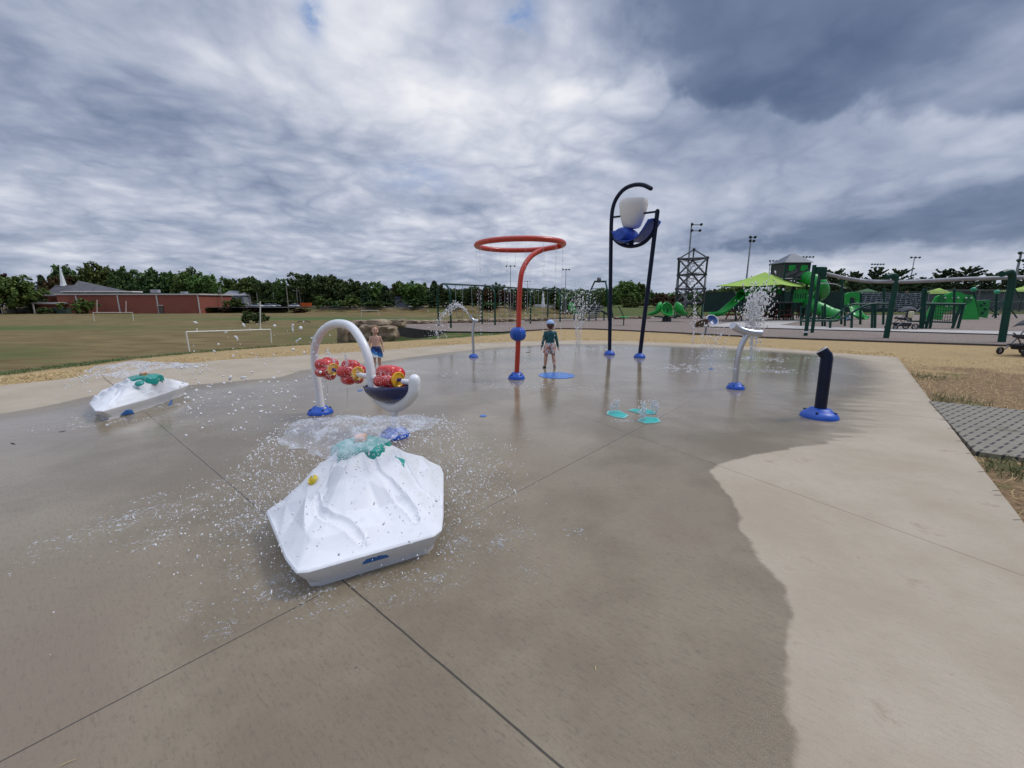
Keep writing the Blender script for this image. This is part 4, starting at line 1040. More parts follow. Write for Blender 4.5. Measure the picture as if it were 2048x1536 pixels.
# ------------------------------------------------------------------ playground
M_green = mat('bright_green_plastic', (.012, .32, .045), .4, var=.12)
M_dkgreen = mat('dark_green_paint', (.003, .048, .034), .42, var=.15, spec=.3)
M_grey = mat('dark_grey_paint', (.09, .095, .105), .5, var=.15)
M_lgrey = mat('galvanised_grey', (.28, .29, .31), .5, var=.15)
M_dkpanel = mat('charcoal_plastic', (.035, .04, .042), .6)
M_chain = mat('chain_metal', (.30, .32, .34), .5, metal=.4)
M_lime = mat('lime_fabric', (.30, .46, .07), .8, var=.05, vscale=.8)
M_rope = mat('dark_rope', (.03, .035, .04), .8)
M_brwood = mat('red_brown_planks', (.16, .04, .025), .75, var=.3, vscale=6)
M_black = mat('black_rubber', (.012, .012, .014), .6)
def gz(u, v): return G(u, v)
# ---- swing set
bases = [((880, 652), (899, 655)), ((967, 648), (987, 650)), ((1040, 645.5), (1058, 647)), ((1098, 642), (1117, 643.5)), ((1163, 640), (1176, 641))]
tops = [(893, 567.5), (977, 572), (1050, 577), (1108, 580.5), (1166, 584)]
root = thing('swing_set', G(885, 652), 'long dark green swing set with arched end frames, eight black seats', 'swing set')
tp_ = []
for (b0, b1), t_ in zip(bases, tops):
    p0, p1 = G(*b0), G(*b1); tm = P(*t_, (p0.y + p1.y) / 2); tm.x = (p0.x + p1.x) / 2; tp_.append(tm)
    p0, p1 = p0.lerp(p1, -.15), p1.lerp(p0, -.15)
    h = tm.z; dd_ = p1 - p0; pts_ = [p0, p0 + Vector((0, 0, h * .72))] + [p0 + dd_ * (.5 - .5 * math.cos(a)) + Vector((0, 0, h * .72 + h * .28 * math.sin(a))) for a in np.linspace(.3, PI - .3, 9)] + [p1 + Vector((0, 0, h * .72)), p1]
    MB().tube(pts_, .055, 10).build('arch_leg', M_dkgreen, root, smooth=True)
MB().tube(tp_, .05, 10).build('top_beam', M_dkgreen, root, smooth=True)
def on_beam(u):
    best = min(range(len(tp_) - 1), key=lambda i: 0 if tops[i][0] <= u <= tops[i + 1][0] else min(abs(u - tops[i][0]), abs(u - tops[i + 1][0])) + 1)
    A_, B_ = tp_[best], tp_[best + 1]; r = ray(u, 600)
    d = B_ - A_; t = (A_.y * r[0] / r[1] - A_.x) / (d.x - d.y * r[0] / r[1]); return A_ + d * t
for k_, (ua, ub) in enumerate([(911, 926), (943, 958), (998, 1010), (1016, 1027), (1068, 1077), (1085, 1095), (1126, 1134), (1143, 1151)]):
    a_, b_ = on_beam(ua), on_beam(ub); sa, sb = Vector((a_.x, a_.y, .55)), Vector((b_.x, b_.y, .55)); c = (sa + sb) / 2
    mid1, mid2 = sa.lerp(sb, .12), sb.lerp(sa, .12)
    sw = MB().tube([a_, mid1], .014, 5).build('swing_chain', M_chain, root); MB().tube([b_, mid2], .014, 5).build('swing_chain', M_chain, root)
    MB().tube([mid1, c + Vector((0, 0, -.07)), mid2], .05, 6, flat=.4).build('swing_seat', M_black, root, smooth=True)
# ---- tall climber frame with net and stairs behind the spray jet
cb = G(1205, 641); y = cb.y
root = thing('climbing_frame', cb, 'tall dark green climbing frame with slanted net and crossbar behind the water jet', 'climbing frame')
def tub(name, pts, r, m, parent, n=8, sp=False):
    return MB().tube(spline(pts, 6) if sp else pts, r, n).build(name, m, parent, smooth=True)
tub('post', [P(1166, 641, y), P(1168, 618, y), P(1183, 577, y), P(1190, 562, y)], .06, M_dkgreen, root)
tub('post', [P(1211, 562, y), P(1214, 578, y), P(1217, 641, y)], .06, M_dkgreen, root)
tub('post', [P(1211, 562, y), P(1220, 600, y - 1), P(1226, 636, y - 1)], .05, M_dkgreen, root)
tub('crossbar', [P(1188, 563, y), P(1213, 563, y)], .07, M_dkgreen, root)
MB().lathe([(.01, -.09), (.2, -.09), (.2, .09), (.01, .09)], P(1198, 560, y), 16, axis=(1, .2, 0)).build('wheel', M_grey, root, smooth=True, auto=40)
nb_ = MB()
for i in range(9):
    t = i / 8; nb_.tube([P(1183 + 22 * t, 577, y), P(1168 + 30 * t, 632, y + .4)], .016, 4)
    nb_.tube([P(1183 - 15 * t, 577 + 55 * t, y + .2), P(1205 - 6 * t, 577 + 55 * t, y + .2)], .016, 4)
nb_.build('net', M_rope, root)
st_ = MB()
for i in range(7): st_.box(P(1182 + i * 2.5, 637 - i * 4, y - .6), (.8, .25, .05))
st_.tube([P(1178, 620, y - .5), P(1193, 600, y - .5)], .03, 6).build('stair', M_lgrey, root)
for a_, b_ in [((1176, 621), (1190, 604)), ((1183, 630), (1199, 606))]: tub('handrail', [P(*a_, y - .9), P(*b_, y - .9)], .03, M_lgrey, root)
tub('deck_beam', spline([P(1190, 628, y), P(1200, 621, y), P(1212, 627, y), P(1222, 632, y)], 5), .08, M_dkpanel, root)
for u in (1192, 1208): tub('post', [P(u, 641, y), P(u, 622, y)], .05, M_dkgreen, root)
# green tilted seat left of it
def bucket_seat(name, c, sc, rz, parent):
    k = MB(); vs = []; NU, NV = 16, 14
    for j in range(NV + 1):
        ph = PI * (.04 + .92 * j / NV)
        for i in range(NU + 1):
            a = PI * (-.08 + 1.16 * i / NU); x = -math.cos(a) * .34 * math.sin(ph) ** .7; yy = -math.sin(a) * .26 * math.sin(ph) ** .6 - .05; zz = .42 - math.cos(ph) * .46
            if zz < .3: yy += (.3 - zz) * .9 * (1 if math.sin(a) > 0 else 1.6)
            zz += -.10 * (1 - math.sin(max(0, min(PI, a)))) * (zz > .5)
            vs.append(c + (Matrix.Rotation(rz, 3, 'Z') @ (Matrix.Rotation(R(12), 3, 'X') @ Vector((x, yy, zz)))) * sc)
    k.add(vs, [(j * (NU + 1) + i, j * (NU + 1) + i + 1, (j + 1) * (NU + 1) + i + 1, (j + 1) * (NU + 1) + i) for j in range(NV) for i in range(NU)])
    o = k.build(name, M_green, parent, smooth=True); s_ = o.modifiers.new('t', 'SOLIDIFY'); s_.thickness = .04; return o
c = G(1148, 641); root = thing('spinner_seat', c, 'single bright green reclined seat on a dark post left of the tall jet', 'play seat')
tub('post', [c, c + Vector((0, 0, .55))], .05, M_dkgreen, root); bucket_seat('seat', c + Vector((0, 0, .45)), 1.15, R(-70), root)
for u, v, lab in [(1228, 636, 'green stepping disc just right of the left navy post'), (1247, 651, 'green stepping disc on a slim bent post between the navy posts')]:
    c = G(u, v); root = thing('stepping_disc', c, lab, 'stepping disc', 'green stepping discs'); hh = .42 if u < 1240 else .45
    k0 = P(u, 634 if u > 1240 else 637, c.y)
    tub('post', [c, Vector((c.x, c.y, k0.z))], .035, M_dkgreen, root)
    MB().lathe([(.01, -.04), (.25, -.03), (.36, 0), (.34, .04), (.01, .05)], (c.x, c.y, k0.z), 20).build('disc', M_green, root, smooth=True, auto=40)
    tub('arm', [Vector((c.x, c.y, k0.z)), P(u - 10, 612, c.y)], .03, M_dkgreen, root)
# ---- spinner with three green seats
c = G(1333, 643); root = thing('carousel', c, 'small carousel with three bright green bucket seats on a black hub', 'carousel')
MB().lathe([(.34, 0), (.30, .28), (.2, .42), (.01, .44)], c, 20).build('hub', M_black, root, smooth=True, auto=40)
for (u, v, rz) in [(1308, 634, 75), (1334, 636, 180), (1361, 634, -75)]:
    s0 = P(u, v, c.y + (-.5 if u == 1334 else .2)); s0 = Vector((s0.x, s0.y, .42))
    tub('arm', [c + Vector((0, 0, .3)), s0 + Vector((0, 0, -.06))], .05, M_dkgreen, root); bucket_seat('seat', s0, 1.25, R(rz), root)
    tub('grab_loop', spline([s0 + Vector((.1, .1, .3)), c.lerp(s0, .6) + Vector((0, 0, .75)), c + Vector((0, 0, .45))], 5), .03, M_dkgreen, root)
# ---- rope net tower
c = G(1376, 636.5); root = thing('rope_tower', c, 'tall open lattice climbing tower of grey struts with rope nets inside', 'climbing tower')
Rt = 1.30; lv = [P(1380, v, c.y).z for v in (630, 605.5, 578, 549, 518)]; lv[0] = 0.0; apex = Vector((c.x + .02, c.y, P(1381, 499, c.y).z))
nodes = []
for k_, z in enumerate(lv): nodes.append([Vector((c.x + Rt * math.cos(R(187 + k_ * 60 + j * 120)), c.y + Rt * math.sin(R(187 + k_ * 60 + j * 120)), z)) for j in range(3)])
fm = MB()
for k_ in range(len(lv)):
    for j in range(3):
        if k_ > 0:
            MB().tube([nodes[k_][j], nodes[k_][(j + 1) % 3]], .075, 8).build('strut', M_grey, root, smooth=True)
            MB().ball(nodes[k_][j], .14, 10).build('node_ball', M_dkpanel, root, smooth=True)
        if k_ < len(lv) - 1:
            ms = sorted(nodes[k_ + 1], key=lambda q: (q - nodes[k_][j]).length)[:2]
            for q in ms: MB().tube([nodes[k_][j], q], .08 if k_ else .06, 8).build('strut', M_grey if k_ else M_dkgreen, root, smooth=True)
        else: MB().tube([nodes[k_][j], apex], .06, 8).build('strut', M_grey, root, smooth=True)
MB().ball(apex, .14, 10).build('node_ball', M_dkpanel, root, smooth=True)
for s_ in (-1, 1):   # edge posts with side rails
    MB().tube([c + Vector((s_ * 1.10, -.1, 0)), c + Vector((s_ * 1.16, -.1, lv[-1]))], .045, 8).build('corner_post', M_dkgreen, root, smooth=True)
nt_ = MB()
for k_ in range(1, len(lv)):
    z0, z1 = lv[k_ - 1] + .1, lv[k_] - .05
    for i in range(9):
        x0 = -.9 + 1.8 * i / 8
        nt_.tube([c + Vector((x0, .2, z0)), c + Vector((x0 * .6 + .4 * math.sin(i), -.2, (z0 + z1) / 2)), c + Vector((-x0 * .9, .3, z1))], .014, 4)
    for i in range(4):
        z = z0 + (z1 - z0) * i / 4; nt_.tube([c + Vector((-.95, 0, z + .2)), c + Vector((0, .1, z)), c + Vector((.95, 0, z + .12))], .014, 4)
nt_.build('rope_net', M_rope, root)
# ---- dish stand
c = P(1411, 668, 19.5); c.z = 0; c = G(1411, 668); y = c.y
root = thing('play_dishes', c, 'two tilted round play dishes, one brown and one blue, on a short post', 'play dishes')
tub('post', [c, P(1412, 657, y), P(1418, 650, y)], .05, M_lgrey, root)
def dish(name, cc_, r, ax, m, mr, parent):
    o = MB().lathe([(.01, -.06), (r * .6, -.03), (r, .03), (r * .93, .045), (r * .6, .0), (.01, -.03)], cc_, 28, axis=ax).build(name, m, parent, smooth=True, auto=50)
    MB().tube([cc_ + Vector(ax).normalized().to_track_quat('Z', 'Y').to_matrix() @ Vector((math.cos(a) * r, math.sin(a) * r, .04)) for a in np.linspace(0, 2 * PI, 28, endpoint=False)], .02, 6, closed=True).build('rim', mr, o, smooth=True)
dish('dish', P(1404, 648, y), .33, (-.15, .55, .8), mat('brown_plastic', (.07, .05, .035), .4), mat('brown_plastic', (.07, .05, .035), .4), root)
dish('dish', P(1424, 641, y + .1), .27, (.1, -.8, .55), mat('blue_dish', (.02, .06, .22), .3), M_white, root)
# ---- lime canopy
def canopy(pk, corners, zpole, label, m=M_lime, name='shade_canopy', pole=True, drop=.0, nseg=6):
    base = Vector((pk.x, pk.y, zpole)); root = thing(name, base, label, 'shade canopy')
    k = MB(); cs_ = corners; n_ = len(cs_); vs = []; fs = []
    for i in range(n_):
        a, b_ = cs_[i], cs_[(i + 1) % n_]; o = len(vs)
        for j in range(nseg + 1):
            for q in range(nseg + 1):
                s_ = j / nseg; t = q / nseg; e = a.lerp(b_, t); pt = pk.lerp(e, s_); sag = -.12 * math.sin(PI * s_) - .10 * math.sin(PI * t) * s_
                inward = (pk - e) * .05 * math.sin(PI * t) * s_; vs.append(pt + Vector((inward.x, inward.y, sag + abs(inward.z) * .5)))
        for j in range(nseg):
            for q in range(nseg): fs.append((o + j * (nseg + 1) + q, o + j * (nseg + 1) + q + 1, o + (j + 1) * (nseg + 1) + q + 1, o + (j + 1) * (nseg + 1) + q))
    k.add(vs, fs); k.build('fabric', m, root, smooth=True, auto=20)
    if pole:
        tub('pole', [base, pk + Vector((0, 0, -.1))], .08, M_dkgreen, root)
        for q in cs_: tub('rib', [pk + Vector((0, 0, -.2)), q + Vector((0, 0, -.08))], .03, M_dkgreen, root)
    return root
yc = G(1530, 641).y; pk = P(1530, 544, yc)
zc = P(1530, 572, yc - 3).z
def at_z(u, v, z): return G(u, v, z)
hw = 3.15; cz = P(1530, 571, yc - 1).z
cors = [Vector((pk.x + dx_, yc + dy_, cz)) for dx_, dy_ in [(-3.9, -.6), (-.6, -3.1), (4.35, .6), (.6, 3.1)]]
can = canopy(pk, cors, 0, 'large lime green fabric canopy over the picnic tables')
# ---- picnic tables
def picnic(c, rz, label, sc=1):
    root = thing('picnic_table', (0, 0, 0), label, 'picnic table', 'red brown picnic tables')
    MB().box((0, 0, .74), (1.8, .75, .05)).build('table_top', M_brwood, root, bevel=.01)
    for s_ in (-1, 1):
        MB().box((0, s_ * .68, .44), (1.8, .26, .04)).build('bench', M_brwood, root)
        for x in (-.6, .6):
            MB().beam((x, s_ * .25, .72), (x, s_ * .72, 0), .05, .10).build('leg', M_brwood, root)
    for x in (-.6, .6): MB().beam((x, -.75, .40), (x, .75, .40), .05, .09).build('brace', M_brwood, root)
    root.location = c; root.rotation_euler = (0, 0, rz); root.scale = (sc,) * 3; return root
picnic(G(1476, 639.5), R(8), 'red brown picnic table below the left edge of the lime canopy', 1.0)
picnic(G(1574, 640.5), R(5), 'red brown picnic table below the right edge of the lime canopy, person seated behind', 1.05)
picnic(G(1527, 638.5), R(20), 'red brown picnic table half hidden behind the thick water jet', 1.0)
# ---- play tower
tb = G(1582, 640); y = tb.y; root = thing('play_tower', tb, 'tall green and grey play tower with pitched grey roof and two green tube slides', 'play structure')
pz = lambda u, v: P(u, v, y)
ey = pz(1582, 527).z; w_ = (pz(1607, 527).x - pz(1556, 527).x) / 2; cx_ = (pz(1607, 527).x + pz(1556, 527).x) / 2; ap = Vector((pz(1586, 507).x, y, pz(1586, 507).z))
rc = [Vector((cx_ + sx * (w_ + .12), y + sy * 1.0, ey)) for sx, sy in ((-1, -1), (1, -1), (1, 1), (-1, 1))]
ridge = [ap + Vector((-.12, 0, 0)), ap + Vector((.12, 0, 0))]
k = MB(); k.add(rc + ridge, [(0, 1, 5, 4), (1, 2, 5), (2, 3, 4, 5), (3, 0, 4), (3, 2, 1, 0)]); k.build('roof', mat('slate_grey_roof', (.12, .14, .17), .6), root)
for sx, sy in ((-1, -1), (1, -1), (1, 1), (-1, 1), (0, -1)):
    x = cx_ + sx * w_ * .93; tub('post', [Vector((x, y + sy * .85, 0)), Vector((x, y + sy * .85, ey))], .065, M_dkgreen if sx else M_dkpanel, root)
z0, z1, z2 = pz(0, 558).z, pz(0, 545).z, ey
for s_ in (-1, 1):
    xx = cx_ + s_ * w_ * .46
    MB().box((xx, y - .84, (z0 + z2) / 2), (w_ * .84, .05, z2 - z0 - .05)).build('wall_panel', M_dkpanel, root)
    MB().box((xx + .03, y - .88, z0 + (z2 - z0) * .66), (w_ * .5, .04, (z2 - z0) * .36)).build('window_panel', M_green, root)
    MB().slab([Vector((xx - w_ * .42, y - .90, z0 + .35)), Vector((xx + w_ * .42, y - .90, z0 + .75)), Vector((xx + w_ * .42, y - .90, z0 + .45)), Vector((xx - w_ * .42, y - .90, z0 + .1))], (0, .03, 0)).build('trim_board', M_grey, root)
    MB().box((cx_ + s_ * w_ * .93, y, (z0 + z2) / 2), (.05, 1.6, z2 - z0 - .05)).build('side_panel', M_dkpanel, root)
MB().box((cx_, y, z0 - .04), (w_ * 2, 1.9, .08)).build('upper_deck', M_grey, root)
dk = pz(0, 603).z
MB().box((cx_ + .1, y, dk - .06), (w_ * 2.3, 2.0, .10)).build('lower_deck', M_grey, root)
# lower panels
MB().slab([pz(1552, 574), pz(1568, 573), pz(1568, 604), pz(1560, 602), pz(1552, 594)], (0, .06, 0)).build('curved_panel', M_grey, root)
MB().slab([pz(1554, 577) + Vector((0, -.04, 0)), pz(1566, 576) + Vector((0, -.04, 0)), pz(1566, 587) + Vector((0, -.04, 0)), pz(1554, 588) + Vector((0, -.04, 0))], (0, .03, 0)).build('panel_inset', M_green, root)
gp = MB(); a_, b_ = pz(1572, 581), pz(1595, 603)
gp.box(((a_.x + b_.x) / 2, y - 1.0, b_.z + .08), (b_.x - a_.x, .06, .28)); gp.box(((a_.x + b_.x) / 2, y - 1.0, a_.z - .12), (b_.x - a_.x, .06, .22))
for i in range(6): gp.box((a_.x + (b_.x - a_.x) * (i + .1) / 5.2, y - 1.0, (a_.z + b_.z) / 2), (.09, .055, a_.z - b_.z))
gp.tube([Vector((a_.x + .1, y - 1, a_.z - .03)), Vector(((a_.x + b_.x) / 2, y - 1, a_.z + .12)), Vector((b_.x - .1, y - 1, a_.z - .03))], .04, 6)
gp.build('balustrade_panel', M_green, root)
for u in (1553, 1571, 1597, 1606): tub('post', [Vector((pz(u, 640).x, y - .9, 0)), pz(u, 558) + Vector((0, -.9, 0))], .06, M_dkgreen, root)
MB().box((cx_, y + .6, dk / 2), (w_ * 1.7, .1, dk * .8)).build('back_panel', M_dkpanel, root)
lad = MB()
for i in range(5): lad.box(Vector((pz(1580 + i * 3.5, 630).x, y - .8, .9)), (.05, .05, 1.5))
lad.build('ladder', M_black, root)
# left slide
sl_ = spline([pz(1545, 572) , P(1520, 574, y - .5), P(1498, 583, y - 1.0), P(1482, 592, y - 1.4)], 6)
MB().tube(sl_, .42, 16, caps=False).build('tube_slide', M_green, root, smooth=True).modifiers.new('t', 'SOLIDIFY').thickness = .03
ch = spline([P(1482, 593, y - 1.4), P(1468, 606, y - 1.6), P(1453, 619, y - 1.8), P(1440, 627, y - 1.9), P(1424, 628, y - 2.0)], 5); vs = []; m_ = len(ch)
for i, q in enumerate(ch):
    t = (ch[min(i + 1, m_ - 1)] - ch[max(i - 1, 0)]).normalized(); sx = t.cross(Vector((0, 0, 1))).normalized(); up = sx.cross(t)
    for j in range(9):
        a = PI + PI * j / 8; vs.append(q + sx * math.cos(a) * .34 + up * (math.sin(a) * .30 + .15))
k = MB(); k.add(vs, [(i * 9 + j, i * 9 + j + 1, (i + 1) * 9 + j + 1, (i + 1) * 9 + j) for i in range(m_ - 1) for j in range(8)]); o = k.build('slide_chute', M_green, root, smooth=True); o.modifiers.new('t', 'SOLIDIFY').thickness = .04
for u in (1474, 1486): tub('slide_leg', [Vector((pz(u, 630).x * .95, y - 1.5, 0)), P(u, 600, y - 1.4)], .05, M_dkgreen, root)
MB().slab([pz(1468, 580), pz(1472, 582), pz(1478, 590), pz(1474, 592)], (0, .05, 0)).build('fin', mat('pale_green', (.35, .5, .38), .5), root)
# right spiral slide
sp_ = spline([P(1600, 553, y - .3), P(1618, 556, y - 1.0), P(1636, 566, y - 1.5), P(1645, 578, y - 1.0), P(1640, 590, y - .1), P(1625, 598, y + .2), P(1616, 604, y - .6), P(1626, 612, y - 1.5), P(1645, 620, y - 2.0), P(1662, 628, y - 2.4), P(1680, 634, y - 2.8)], 8)
sp_ = [q for q in sp_]
MB().tube(sp_, [.46] * (len(sp_) - 8) + [.48] * 8, 18, caps=False).build('spiral_slide', M_green, root, smooth=True).modifiers.new('t', 'SOLIDIFY').thickness = .03
for i in range(8, len(sp_) - 2, 10):
    q = sp_[i]; t = (sp_[i + 1] - sp_[i - 1]).normalized(); x_d = t.cross(Vector((0, 0, 1))).normalized(); y_d = x_d.cross(t)
    MB().tube([q + (x_d * math.cos(a) + y_d * math.sin(a)) * .47 for a in np.linspace(0, 2 * PI, 20, endpoint=False)], .025, 6, closed=True).build('slide_flange', M_green, root, smooth=True)
tub('spiral_column', [Vector((pz(1628, 630).x, y - .6, 0)), Vector((pz(1628, 560).x, y - .6, pz(0, 565).z))], .09, M_dkpanel, root)
# ---- trolley track
def lean_pole(name, ub, vb, ut, vt, r, root, hook=None):
    b0 = G(ub, vb); t0 = plane_t = P(ut, vt, b0.y); pts_ = [b0, t0]
    if hook: pts_ = spline([b0, b0.lerp(t0, .5), b0.lerp(t0, .88), t0 + Vector((hook * .12, 0, 0)), t0 + Vector((hook * .42, .0, -.05))], 6)
    return MB().tube(pts_, r, 14).build(name, M_dkgreen, root, smooth=True)
b1 = G(1611, 671.5); root = thing('trolley_track', b1, 'long overhead grey trolley rail carried by dark green leaning posts', 'trolley track')
lean_pole('post', 1611, 671.5, 1629, 530, .075, root); lean_pole('post', 1624, 665.5, 1640, 545, .072, root); lean_pole('post', 1772, 676, 1794, 551, .098, root, -1); lean_pole('post', 2003, 684, 2027, 545, .108, root, -1)
yr = G(1611, 671.5).y
tub('rail', spline([P(1630, 543, yr), P(1650, 547, yr), P(1690, 556, yr - .2), P(1730, 562, yr - .3), P(1790, 563.5, G(1772, 676).y), P(1850, 562, 16.7), P(1930, 558, 16.2), P(2048, 555, 15.6), P(2150, 552, 15)], 6), .075, M_lgrey, root)
MB().box(P(1640, 541, yr), (.42, .2, .30)).box(P(1645, 547, yr), (.2, .25, .5)).build('trolley', M_dkgreen, root, bevel=.03)
MB().box(P(1611.5, 664, yr - .1), (.2, .02, .07)).build('label_plate', M_white, root)
# ---- ramp climber (left of the leaning centre post)
root = thing('balance_ramp', G(1640, 652), 'dark green ramp climber with rising side rails and rope net', 'climber')
yy = G(1640, 657).y
ra = spline([P(1602, 642, yy), P(1640, 641, yy), P(1670, 641, yy), P(1690, 634, yy), P(1720, 616, yy), P(1745, 608, yy), P(1775, 608, yy)], 6)
rb = spline([P(1605, 636, yy + 2.2), P(1640, 636, yy + 2.2), P(1664, 635, yy + 2.2), P(1684, 621, yy + 2.2), P(1700, 610, yy + 2.2), P(1720, 608, yy + 2.2), P(1760, 608, yy + 2.2)], 6)
tub('side_rail', ra, .06, M_dkgreen, root); tub('side_rail', rb, .06, M_dkgreen, root)
for u, v0 in [(1661, 640), (1704, 627), (1751, 608), (1745, 608)]: tub('post', [Vector((P(u, 650, yy).x, yy, 0)), P(u, v0, yy)], .06, M_dkgreen, root)
for u, v0 in [(1602, 612), (1612, 608), (1650, 608), (1645, 612), (1690, 612)]: tub('post', [Vector((P(u, 650, yy + 2.2).x, yy + 2.2, 0)), P(u, v0, yy + 2.2)], .055, M_dkgreen, root)
nn = MB()
for i in range(14):
    t = i / 13; q0, q1 = ra[int(t * (len(ra) - 1))], rb[int(t * (len(rb) - 1))]; nn.tube([q0, q1], .016, 4)
nn.build('rope_net', M_rope, root)
# ---- tall net wall
root = thing('net_wall', G(1740, 640), 'dark rope net stretched between tall dark green posts before the court fence', 'net climber')
yn = 27.0
for u, vt in ((1684, 558), (1722, 588), (1768, 576), (1846, 578), (1851, 578), (1909, 578)): tub('post', [Vector((P(u, 640, yn).x, yn, 0)), P(u, vt, yn)], .065, M_dkgreen, root)
tub('bowed_rod', spline([P(1640, 567, yn), P(1660, 567, yn), P(1676, 570, yn), P(1692, 577, yn)], 4), .03, mat('grey_cord', (.4, .42, .4), .6), root)
nn = MB(); M_cord = mat('pale_cord', (.22, .25, .29), .7)
for r_ in range(8):
    v = 586 + r_ * 4.2; nn.tube([P(1722, v, yn), P(1745, v + 1.5, yn), P(1768, v, yn), P(1790, v + 2, yn), P(1815, v + 2, yn), P(1846, v, yn)], .011, 4)
for i in range(25):
    u = 1724 + i * 5; nn.tube([P(u, 586, yn), P(u + (2 if i % 2 else -2), 600, yn), P(u, 616, yn)], .010, 4)
nn.build('rope_net', M_cord, root)
ot = MB()
for i in range(60):
    ot.ball(P(1724 + (i * 7.3) % 120, 586 + (i * 11.7) % 30, yn), .045, 6)
ot.build('rope_joints', M_cord, root)['kind'] = 'stuff'
# ---- small slide
root = thing('small_slide', G(1712, 637), 'small bright green slide with arched hood ending in a curled foot', 'slide')
ys = G(1712, 637).y; P_ = lambda u, v, dy=0: P(u, v, ys + dy)
k = MB().slab([P_(1693, 610), P_(1693, 588), P_(1700, 585), P_(1713, 584), P_(1720, 587), P_(1720, 607), P_(1715, 607), P_(1713, 596), P_(1706, 593), P_(1700, 596), P_(1699, 610)], (0, .25, 0)); k.build('hood', M_green, root)
ch = spline([P_(1703, 606), P_(1709, 618, -.6), P_(1714, 629, -1.2), P_(1722, 634, -1.8), P_(1733, 635, -2.2)], 5); vs = []; m_ = len(ch)
for i, q in enumerate(ch):
    t = (ch[min(i + 1, m_ - 1)] - ch[max(i - 1, 0)]).normalized(); sx = t.cross(Vector((0, 0, 1))).normalized(); up = sx.cross(t)
    for j in range(9):
        a = PI + PI * j / 8; vs.append(q + sx * math.cos(a) * .36 + up * (math.sin(a) * .28 + .14))
k = MB(); k.add(vs, [(i * 9 + j, i * 9 + j + 1, (i + 1) * 9 + j + 1, (i + 1) * 9 + j) for i in range(m_ - 1) for j in range(8)]); o = k.build('chute', M_green, root, smooth=True); o.modifiers.new('t', 'SOLIDIFY').thickness = .05
for u in (1695, 1719): tub('post', [Vector((P_(u, 637).x, ys + .2, 0)), P_(u, 586, .2)], .05, M_dkgreen, root)
# ---- table-height net frame
yq = G(1920, 657).y; root = thing('net_frame', G(1890, 657), 'dark green knee braced frame with hanging rope net right of the stroller', 'net climber')
P_ = lambda u, v, dy=0: P(u, v, yq + dy)
tub('top_rail', [P_(1848, 608), P_(1930, 609)], .075, M_dkgreen, root); tub('top_rail', [P_(1872, 608, 1.6), P_(1925, 609, 1.6)], .06, M_dkgreen, root)
for a_, b_ in [((1861, 656), (1869, 609)), ((1853, 652), (1865, 609)), ((1917, 656), (1928, 609)), ((1906, 654), (1922, 609)), ((1846, 656), (1852, 578)), ((1842, 655), (1847, 578))]: tub('leg', [Vector((P_(a_[0], 650).x, yq, 0)), P_(*b_)], .065, M_dkgreen, root)
tub('lower_rail', [P_(1815, 642), P_(1910, 645)], .045, M_dkgreen, root)
nn = MB()
for r_ in range(5): nn.tube([P_(1872, 613 + r_ * 6.5), P_(1895, 615 + r_ * 6.5), P_(1916 - r_ * 1.5, 613 + r_ * 6.5)], .014, 4)
for i in range(9): nn.tube([P_(1872 + i * 5.2, 610), P_(1870 + i * 4.8, 643)], .014, 4)
nn.build('rope_net', M_rope, root)
# ---- green climbing wall with cloud outline
yw = G(1910, 639).y; P_ = lambda u, v, dy=0: P(u, v, yw + dy)
root = thing('climbing_wall', G(1910, 639), 'big bright green climbing wall cut with a scalloped arch outline', 'climbing wall')
out = [(1850, 640), (1860, 618), (1868, 602), (1872, 594), (1880, 590), (1888, 591), (1896, 588), (1905, 584), (1912, 583), (1920, 584), (1929, 589), (1936, 590), (1944, 590), (1950, 597), (1951, 606), (1955, 622), (1959, 640), (1925, 640), (1923, 628), (1915, 622), (1900, 621), (1888, 626), (1883, 640)]
MB().slab([P_(*q) for q in out][::-1], (0, .12, 0)).build('panel', M_green, root)
for u, v in [(1884, 599), (1936, 599)]: MB().lathe([(.01, -.02), (.3, -.02), (.33, .03), (.01, .04)], P_(u, v, -.03), 18, axis=(0, -1, 0)).build('round_inset', mat('deep_green_plastic', (.008, .14, .035), .5), root)
for i in range(9): MB().ball(P_(1890 + (i * 13) % 62, 596 + (i * 17) % 34, -.06), .09, 8).build('climbing_hold', mat('pale_green', (.35, .5, .38), .5), root, smooth=True)
root = thing('climbing_wall', G(1968, 636), 'narrow green perforated climbing panel right of the scalloped wall', 'climbing wall')
MB().slab([P_(1955, 602, 1), P_(1981, 600, 1), P_(1975, 636, 1), P_(1960, 634, 1)][::-1], (0, .12, 0)).build('panel', mat('mid_green_plastic', (.01, .20, .04), .5, var=.4, vscale=12), root)
for u, v in [(1964, 610), (1972, 618), (1966, 626), (1970, 606)]: MB().ball(P_(u, v, .94), .1, 8).build('climbing_hold', M_dkgreen, root, smooth=True)
root = thing('rope_climber', G(1985, 636), 'spidery green rope climber with ball topped poles at right', 'net climber')
for a_, b_ in [((1952, 605), (1947, 579)), ((1987, 600), (1994, 584))]:
    tub('pole', [P_(a_[0] + 4, 636, 2), P_(*b_, 2)], .08, M_dkgreen, root); MB().ball(P_(*b_, 2), .2, 14).build('pole_ball', mat('sea_green', (.03, .3, .16), .4), root, smooth=True)
for a_, b_ in [((1950, 602), (1995, 599)), ((1955, 602), (1998, 630)), ((1984, 634), (2010, 600)), ((2008, 600), (2034, 636)), ((2028, 575), (2040, 596)), ((2028, 575), (2012, 600)), ((1960, 600), (1975, 618)), ((1975, 618), (2005, 600))]: tub('rope', [P_(*a_, 2), P_(*b_, 2)], .05, M_dkgreen, root)
